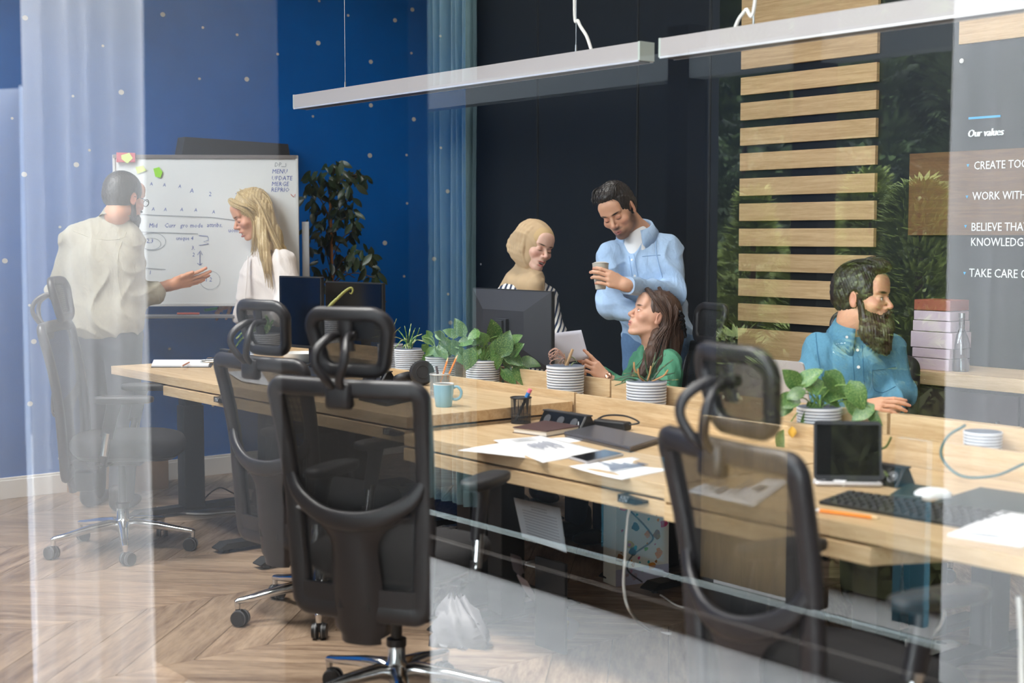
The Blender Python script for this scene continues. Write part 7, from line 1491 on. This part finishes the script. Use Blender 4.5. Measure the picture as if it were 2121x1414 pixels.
wl = Q(1258, 785, -.26); f.chain([sl, Q(1372, 822, -.22), wl], [.038, .033, .023]); wr = Q(1236, 765, -.06); f.chain([sr, Q(1300, 812, .05), wr], [.038, .033, .023])
hand(f, wl, Q(1222, 752, -.27)-wl, camvec(.35, -.85, .35), True, curl=((.05, .08, .05), (.75, .9, .6), (.85, 1.0, .6), (.9, 1.0, .6)), thumb=(1.0, .6), spread=.05, s=.98)
hand(f, wr, Q(1218, 732, -.10)-wr, camvec(.8, .3, .2), True, curl=(.4, .45, .5, .5), thumb=(.9, .6), s=.93)
kn = [hip+np.array([0, 0, -.02])+R5 @ (sx*.11, .42, 0) for sx in (-1, 1)]; hips = [hip+R5 @ (sx*.09, 0, 0) for sx in (-1, 1)]; an = [fl(k_, .09)+R5 @ (0, .02, 0) for k_ in kn]; legs(f, hips, kn, an, (.06, .045, .035))
p5 = sdf_object(f, 'person', M_skin, h=.0065, fine=[(hc, (.13, .13, .15), .0026), (Q(1232, 765, -.26), (.10, .10, .09), .0028)], base='#dbaa90', origin=base)
tag(p5, 'seated woman with long straight brown hair in a green blouse, holding a sheet', 'person'); eyes(H, p5, look=(.1, 1, .35), iris='#43352a')
g = SDF(); torso(g, R5, Q(1384, 748, -.12), Q(1330, 750, .13), chest, waist, Q(1366, 890, .02), cw=.152, cd=.115, ww=.145, wd=.115, hw=.165, hd=.13, sh=.052)
g.cap(Q(1352, 732, .0), Q(1356, 765, .0), .062, .10, k=.05); g.chain([Q(1386, 752, -.12), Q(1376, 820, -.22), Q(1278, 794, -.25)], [.062, .062, .042], k=.03); g.chain([Q(1326, 754, .13), Q(1300, 815, .05), Q(1246, 774, -.05)], [.055, .056, .040], k=.03)
g.ell(Q(1338, 722, -.05), (.035, .05, .05), k=.02, op=-1, R=R5)
sh_ = sdf_object(g, 'blouse', M_green, p5, h=.0068, post=folds(.010, 34, seed=12))
tube_w(p5, [Q(1288, 797, -.252), Q(1268, 790, -.258)], 0, M_green, 'sleeve_cuff', seg=16, flat=[(.042, .042), (.036, .036)])
g = MB(); g.M = wmat(p5).inverted(); button(g, Q(1271, 799, -.30), -Fh, .006); g.build('cuff_button', M_btn, p5)
g = SDF(); legs(g, hips, kn, an, (.10, .068, .055)); g.ell(hip, (.155, .12, .10), R=R5, k=.05); sdf_object(g, 'trousers', M_navy, p5, h=.011); shoes(p5, [a*np.array([1, 1, 0]) for a in an], R5, M_shoe)
g = SDF(); H.ell((0, -.022, .042), (.082, .104, .095), k=.01, f=g); H.ell((0, .112, .0), (.070, .062, .080), k=.012, op=-1, f=g); H.ell((-.02, .075, -.055), (.12, .088, .070), k=.010, op=-1, f=g); H.ell((-.085, .008, -.006), (.022, .026, .034), k=.006, op=-1, f=g); H.ell((0, .02, -.17), (.2, .2, .10), k=.01, op=-1, f=g)
g.chain([Q(1378, 652, .0), Q(1388, 700, .0), Q(1390, 735, -.02)], [.070, .060, .048], k=.03); g.chain([Q(1360, 690, -.08), Q(1348, 735, -.13), Q(1330, 775, -.15)], [.026, .032, .022], k=.02); g.chain([Q(1345, 720, .04), Q(1325, 760, .0), Q(1310, 785, -.02)], [.030, .030, .020], k=.02)
sdf_object(g, 'hair', M_hair_b, p5, h=.0045, post=wav(.0018, 240, 11, anis=(1, 1, .15)))
gd = [[H.pt((-.01, .070, .115)), H.pt((-.075, .045, .085)), H.pt((-.092, -.02, .035)), H.pt((-.088, -.040, -.03)), Q(1363, 712, -.13), Q(1350, 750, -.17), Q(1325, 790, -.18)], [H.pt((0, .02, .136)), H.pt((-.085, -.03, .07)), H.pt((-.090, -.06, -.02)), Q(1376, 715, -.12), Q(1368, 745, -.17), Q(1350, 780, -.20)], [H.pt((0, -.03, .132)), H.pt((-.08, -.07, .06)), Q(1392, 680, -.08), Q(1396, 710, -.10)], [H.pt((0, -.06, .12)), H.pt((-.05, -.115, .04)), Q(1398, 680, -.04), Q(1402, 715, -.05)], [H.pt((0, .075, .11)), H.pt((-.045, .070, .10)), H.pt((-.080, .02, .055)), H.pt((-.090, -.045, -.005)), Q(1358, 705, -.12), Q(1340, 745, -.14), Q(1312, 780, -.14)]]
strands(gd, 220, .0045, .008, 'hair_locks', M_hair_b, p5, seed=8, steps=4, jit=.2)
g = MB(); g.M = wmat(p5).inverted()
for k in range(5): g.tube([Q(1398+k*2, 642+k*9, -.05+.02*k), Q(1410+k*2.5, 646+k*9, -.09), Q(1416+k, 656+k*10, -.06)], .007, seg=8)
g.tube([Q(1400, 645, -.02), Q(1412, 668, -.0), Q(1418, 700, -.0)], .010, seg=8); g.build('hair_claw', M_black_pl, p5)
wq = Q(1259, 783, -.265); u = wl-Q(1372, 822, -.22); u = u/np.linalg.norm(u); g = MB(); g.M = wmat(p5).inverted(); fr_ = frame(tuple(wq+0), tuple(u)); pts = [wq+0*u+np.array(fr_.to_3x3() @ Vector((0, .0285*cos(a), .0285*sin(a)))) for a in np.linspace(0, 2*pi, 20)[:-1]]; g.tube(pts, 0, seg=6, closed=True, flat=[(.008, .0015)]*19, up=[tuple(np.asarray(p)-wq) for p in pts])
g.build('watch_strap', mat('dark_strap_leather', '#38201f', rough=.5), p5)
g = MB(); g.M = wmat(p5).inverted(); cw = wq-Fh*.026+np.array([0, 0, .012]); q = Vector(tuple(-Fh*.9+np.array([0, 0, .4]))).to_track_quat('Z', 'Y').to_matrix(); g.lathe([(0, -.003), (.014, -.003), (.016, .003), (.013, .005), (0, .005)], c=tuple(cw), seg=20, axis=q); g.build('watch_case', mat('rose_gold', '#d9a58c', rough=.2, metal=1.0), p5)
sh_pts = [Q(1147, 690, -.16), Q(1204, 683, -.20), Q(1220, 742, -.22), Q(1147, 756, -.18)]; o = sum(sh_pts)/4; g = MB()
g.sheet([[tuple((sh_pts[0]*(1-u)+sh_pts[1]*u)*(1-v)+(sh_pts[3]*(1-u)+sh_pts[2]*u)*v-o+Fh*.008*sin(pi*u)) for v in np.linspace(0, 1, 8)] for u in np.linspace(0, 1, 8)], .001); ob = g.build('paper_sheet', mat('lilac_white_paper', '#c9c9d6', rough=.85), angle=180); ob.location = tuple(o); tag(ob, 'white sheet held up by the woman in green', 'paper')
# ------------------------------------------------------------------ 6  seated man with long dark beard, denim shirt
D0 = 5.80; Q = lambda px, py, dd=0: P(px, py, D=D0+dd); R6 = TR(.10, -.98); base = fl(Q(1768, 900)); hc = Q(1786, 617, -.02)
H = Head(SDF(), head_frame(hc, .80, -.60, pitch=-2, s=1.09)); f = H.f; face(H, male=True, lips='#a5645a', brow='#1d130f', cheek='#cb9076', shade='#b98a70')
neck(H, Q(1768, 685, .05), .062, .070); sl, sr = Q(1846, 718, .05), Q(1694, 722, .05); chest, waist, hip = Q(1768, 770, .06), Q(1768, 850, .06), Q(1768, 930, .06)
f.cap(sl, sr, .045, k=.03); f.ell(chest, (.13, .09, .15), R=R6, k=.05); f.ell(waist, (.12, .09, .14), R=R6, k=.05); f.ell(hip, (.14, .10, .11), R=R6, k=.05); f.cap(Q(1768, 680, .05), chest, .055, .08, k=.03)
wr = Q(1778, 842, -.30); f.chain([sr, Q(1672, 815, -.06), wr], [.045, .040, .028]); wl = Q(1845, 852, -.20); f.chain([sl, Q(1866, 815, .0), wl], [.045, .040, .028])
hand(f, wr, Q(1836, 836, -.33)-wr, camvec(-.1, -.5, .85), False, curl=((.15, .2, .1), (.2, .25, .15), (.25, .3, .2), (.3, .3, .2)), thumb=(.7, .5), spread=.04, s=1.05)
hand(f, wl, camvec(-.8, -.5, -.1), (0, 0, 1), True, curl=(.4, .4, .4, .4), s=1.0)
hips = [hip+R6 @ (sx*.09, 0, 0) for sx in (-1, 1)]; kn = [hip+R6 @ (sx*.13, .42, 0) for sx in (-1, 1)]; an = [fl(k_, .09) for k_ in kn]; legs(f, hips, kn, an, (.065, .05, .04))
p6 = sdf_object(f, 'person', M_skin, h=.0065, fine=[(hc, (.15, .15, .17), .0026), (Q(1810, 838, -.32), (.09, .10, .07), .003)], base='#cf9a7c', origin=base)
tag(p6, 'seated man with a long dark beard in a blue shirt, looking right', 'person'); eyes(H, p6, look=(-.25, 1, 0), iris='#4a3a28')
g = SDF(); torso(g, R6, Q(1838, 722, .05), Q(1702, 726, .05), chest, Q(1768, 845, .06), Q(1768, 905, .06), cw=.205, cd=.145, ww=.195, wd=.14, hw=.20, hd=.15, sh=.064)
g.cap(Q(1768, 700, .05), Q(1768, 735, .06), .085, .13, k=.05); g.chain([Q(1698, 730, .05), Q(1674, 812, -.06), Q(1735, 838, -.24)], [.074, .068, .048], k=.03); g.chain([Q(1842, 728, .05), Q(1862, 812, .0), Q(1850, 845, -.12)], [.070, .060, .046], k=.03)
sh_ = sdf_object(g, 'shirt', M_denim, p6, h=.0066, post=folds(.013, 32, seed=15))
collar(p6, M_denim, Q(1770, 690, .03), R6, r=.080, h=.046, drop=.055, tilt=-16, opened=40)
bq = bvh(sh_); buttons(bq, [(1776, 725), (1778, 760), (1780, 797)], p6, M_btn, r=.0064)
M_seam6 = mat('denim_stitching', '#3b6c88', rough=.9)
seam(bq, [(1765, 718), (1768, 760), (1770, 800), (1771, 850)], p6, M_seam6, 'placket_edge', r=.0018); seam(bq, [(1786, 715), (1788, 760), (1790, 800), (1791, 850)], p6, M_seam6, 'placket_edge', r=.0018)
seam(bq, [(1807, 765), (1806, 790), (1812, 808), (1830, 812), (1855, 800)], p6, M_seam6, 'pocket_edge', r=.0018); seam(bq, [(1807, 766), (1830, 764), (1855, 760)], p6, M_seam6, 'pocket_hem', r=.0022); seam(bq, [(1690, 690), (1693, 725), (1700, 770), (1712, 810)], p6, M_seam6, 'shoulder_seam', r=.0022)
g = MB(); g.M = wmat(p6).inverted(); button(g, Q(1754, 698, -.125), -Fh, .0055); g.build('collar_button', M_btn, p6)
g = SDF(); legs(g, hips, kn, an, (.11, .078, .062)); g.ell(hip, (.165, .13, .11), R=R6, k=.05); sdf_object(g, 'trousers', M_trk, p6, h=.012); shoes(p6, [a*np.array([1, 1, 0]) for a in an], R6, M_shoe)
g = SDF(); scalp(g, H, front=.044, top=.020, side=.007, low=-.022); H.ell((0, .050, .122), (.058, .055, .030), k=.02, f=g); sdf_object(g, 'hair', M_hair_k, p6, h=.0033, post=wav(.0016, 230, 17))
gd = [[H.pt((x, -.06, .12)), H.pt((x, .0, .142)), H.pt((x, .060, .138)), H.pt((x, .094, .100))] for x in (-.06, -.04, -.02, 0, .02, .04, .06)]; strands(gd, 110, .0042, .007, 'hair_locks', M_hair_k, p6, seed=6, steps=3)
g = SDF(); H.ell((0, .062, -.098), (.060, .056, .048), k=.02, f=g)
for sx in (-1, 1): H.cap((sx*.072, .014, .012), (sx*.064, .034, -.062), .007, .016, k=.014, f=g); H.cap((sx*.004, .112, -.046), (sx*.034, .094, -.062), .0085, .007, k=.006, f=g); H.cap((sx*.048, .050, -.070), (sx*.02, .080, -.10), .024, .026, k=.02, f=g)
g.chain([H.pt((0, .072, -.115)), Q(1822, 695, -.12), Q(1832, 722, -.13)], [.056, .047, .028], k=.03); g.chain([H.pt((.03, .050, -.10)), Q(1800, 688, -.13), Q(1812, 712, -.14)], [.040, .036, .022], k=.03)
H.ell((0, .108, -.066), (.020, .012, .005), k=.004, op=-1, f=g); sdf_object(g, 'beard', M_beard, p6, h=.0038, post=wav(.0030, 210, 19, anis=(1, 1, .2)))
gd = [[H.pt((x, .070+.02*(1-abs(x)*20), -.085)), H.pt((x*1.1, .088, -.125))]+[Q(1815+x*150, 695, -.16), Q(1828+x*260, 730, -.15)] for x in (-.05, -.035, -.02, 0, .02, .035, .05)]
strands(gd, 200, .0034, .010, 'beard_locks', M_beard, p6, seed=9, steps=4, jit=.35)
# chairs of the two seated people
make_chair('mesh office chair under the bearded man, mostly hidden by him', fl(Q(1812, 930, .12)), radians(-129), -.10, .2)
make_chair('mesh office chair the woman in green sits on', fl(P(1376, 920, D=6.80)), radians(166), -.10, .5)
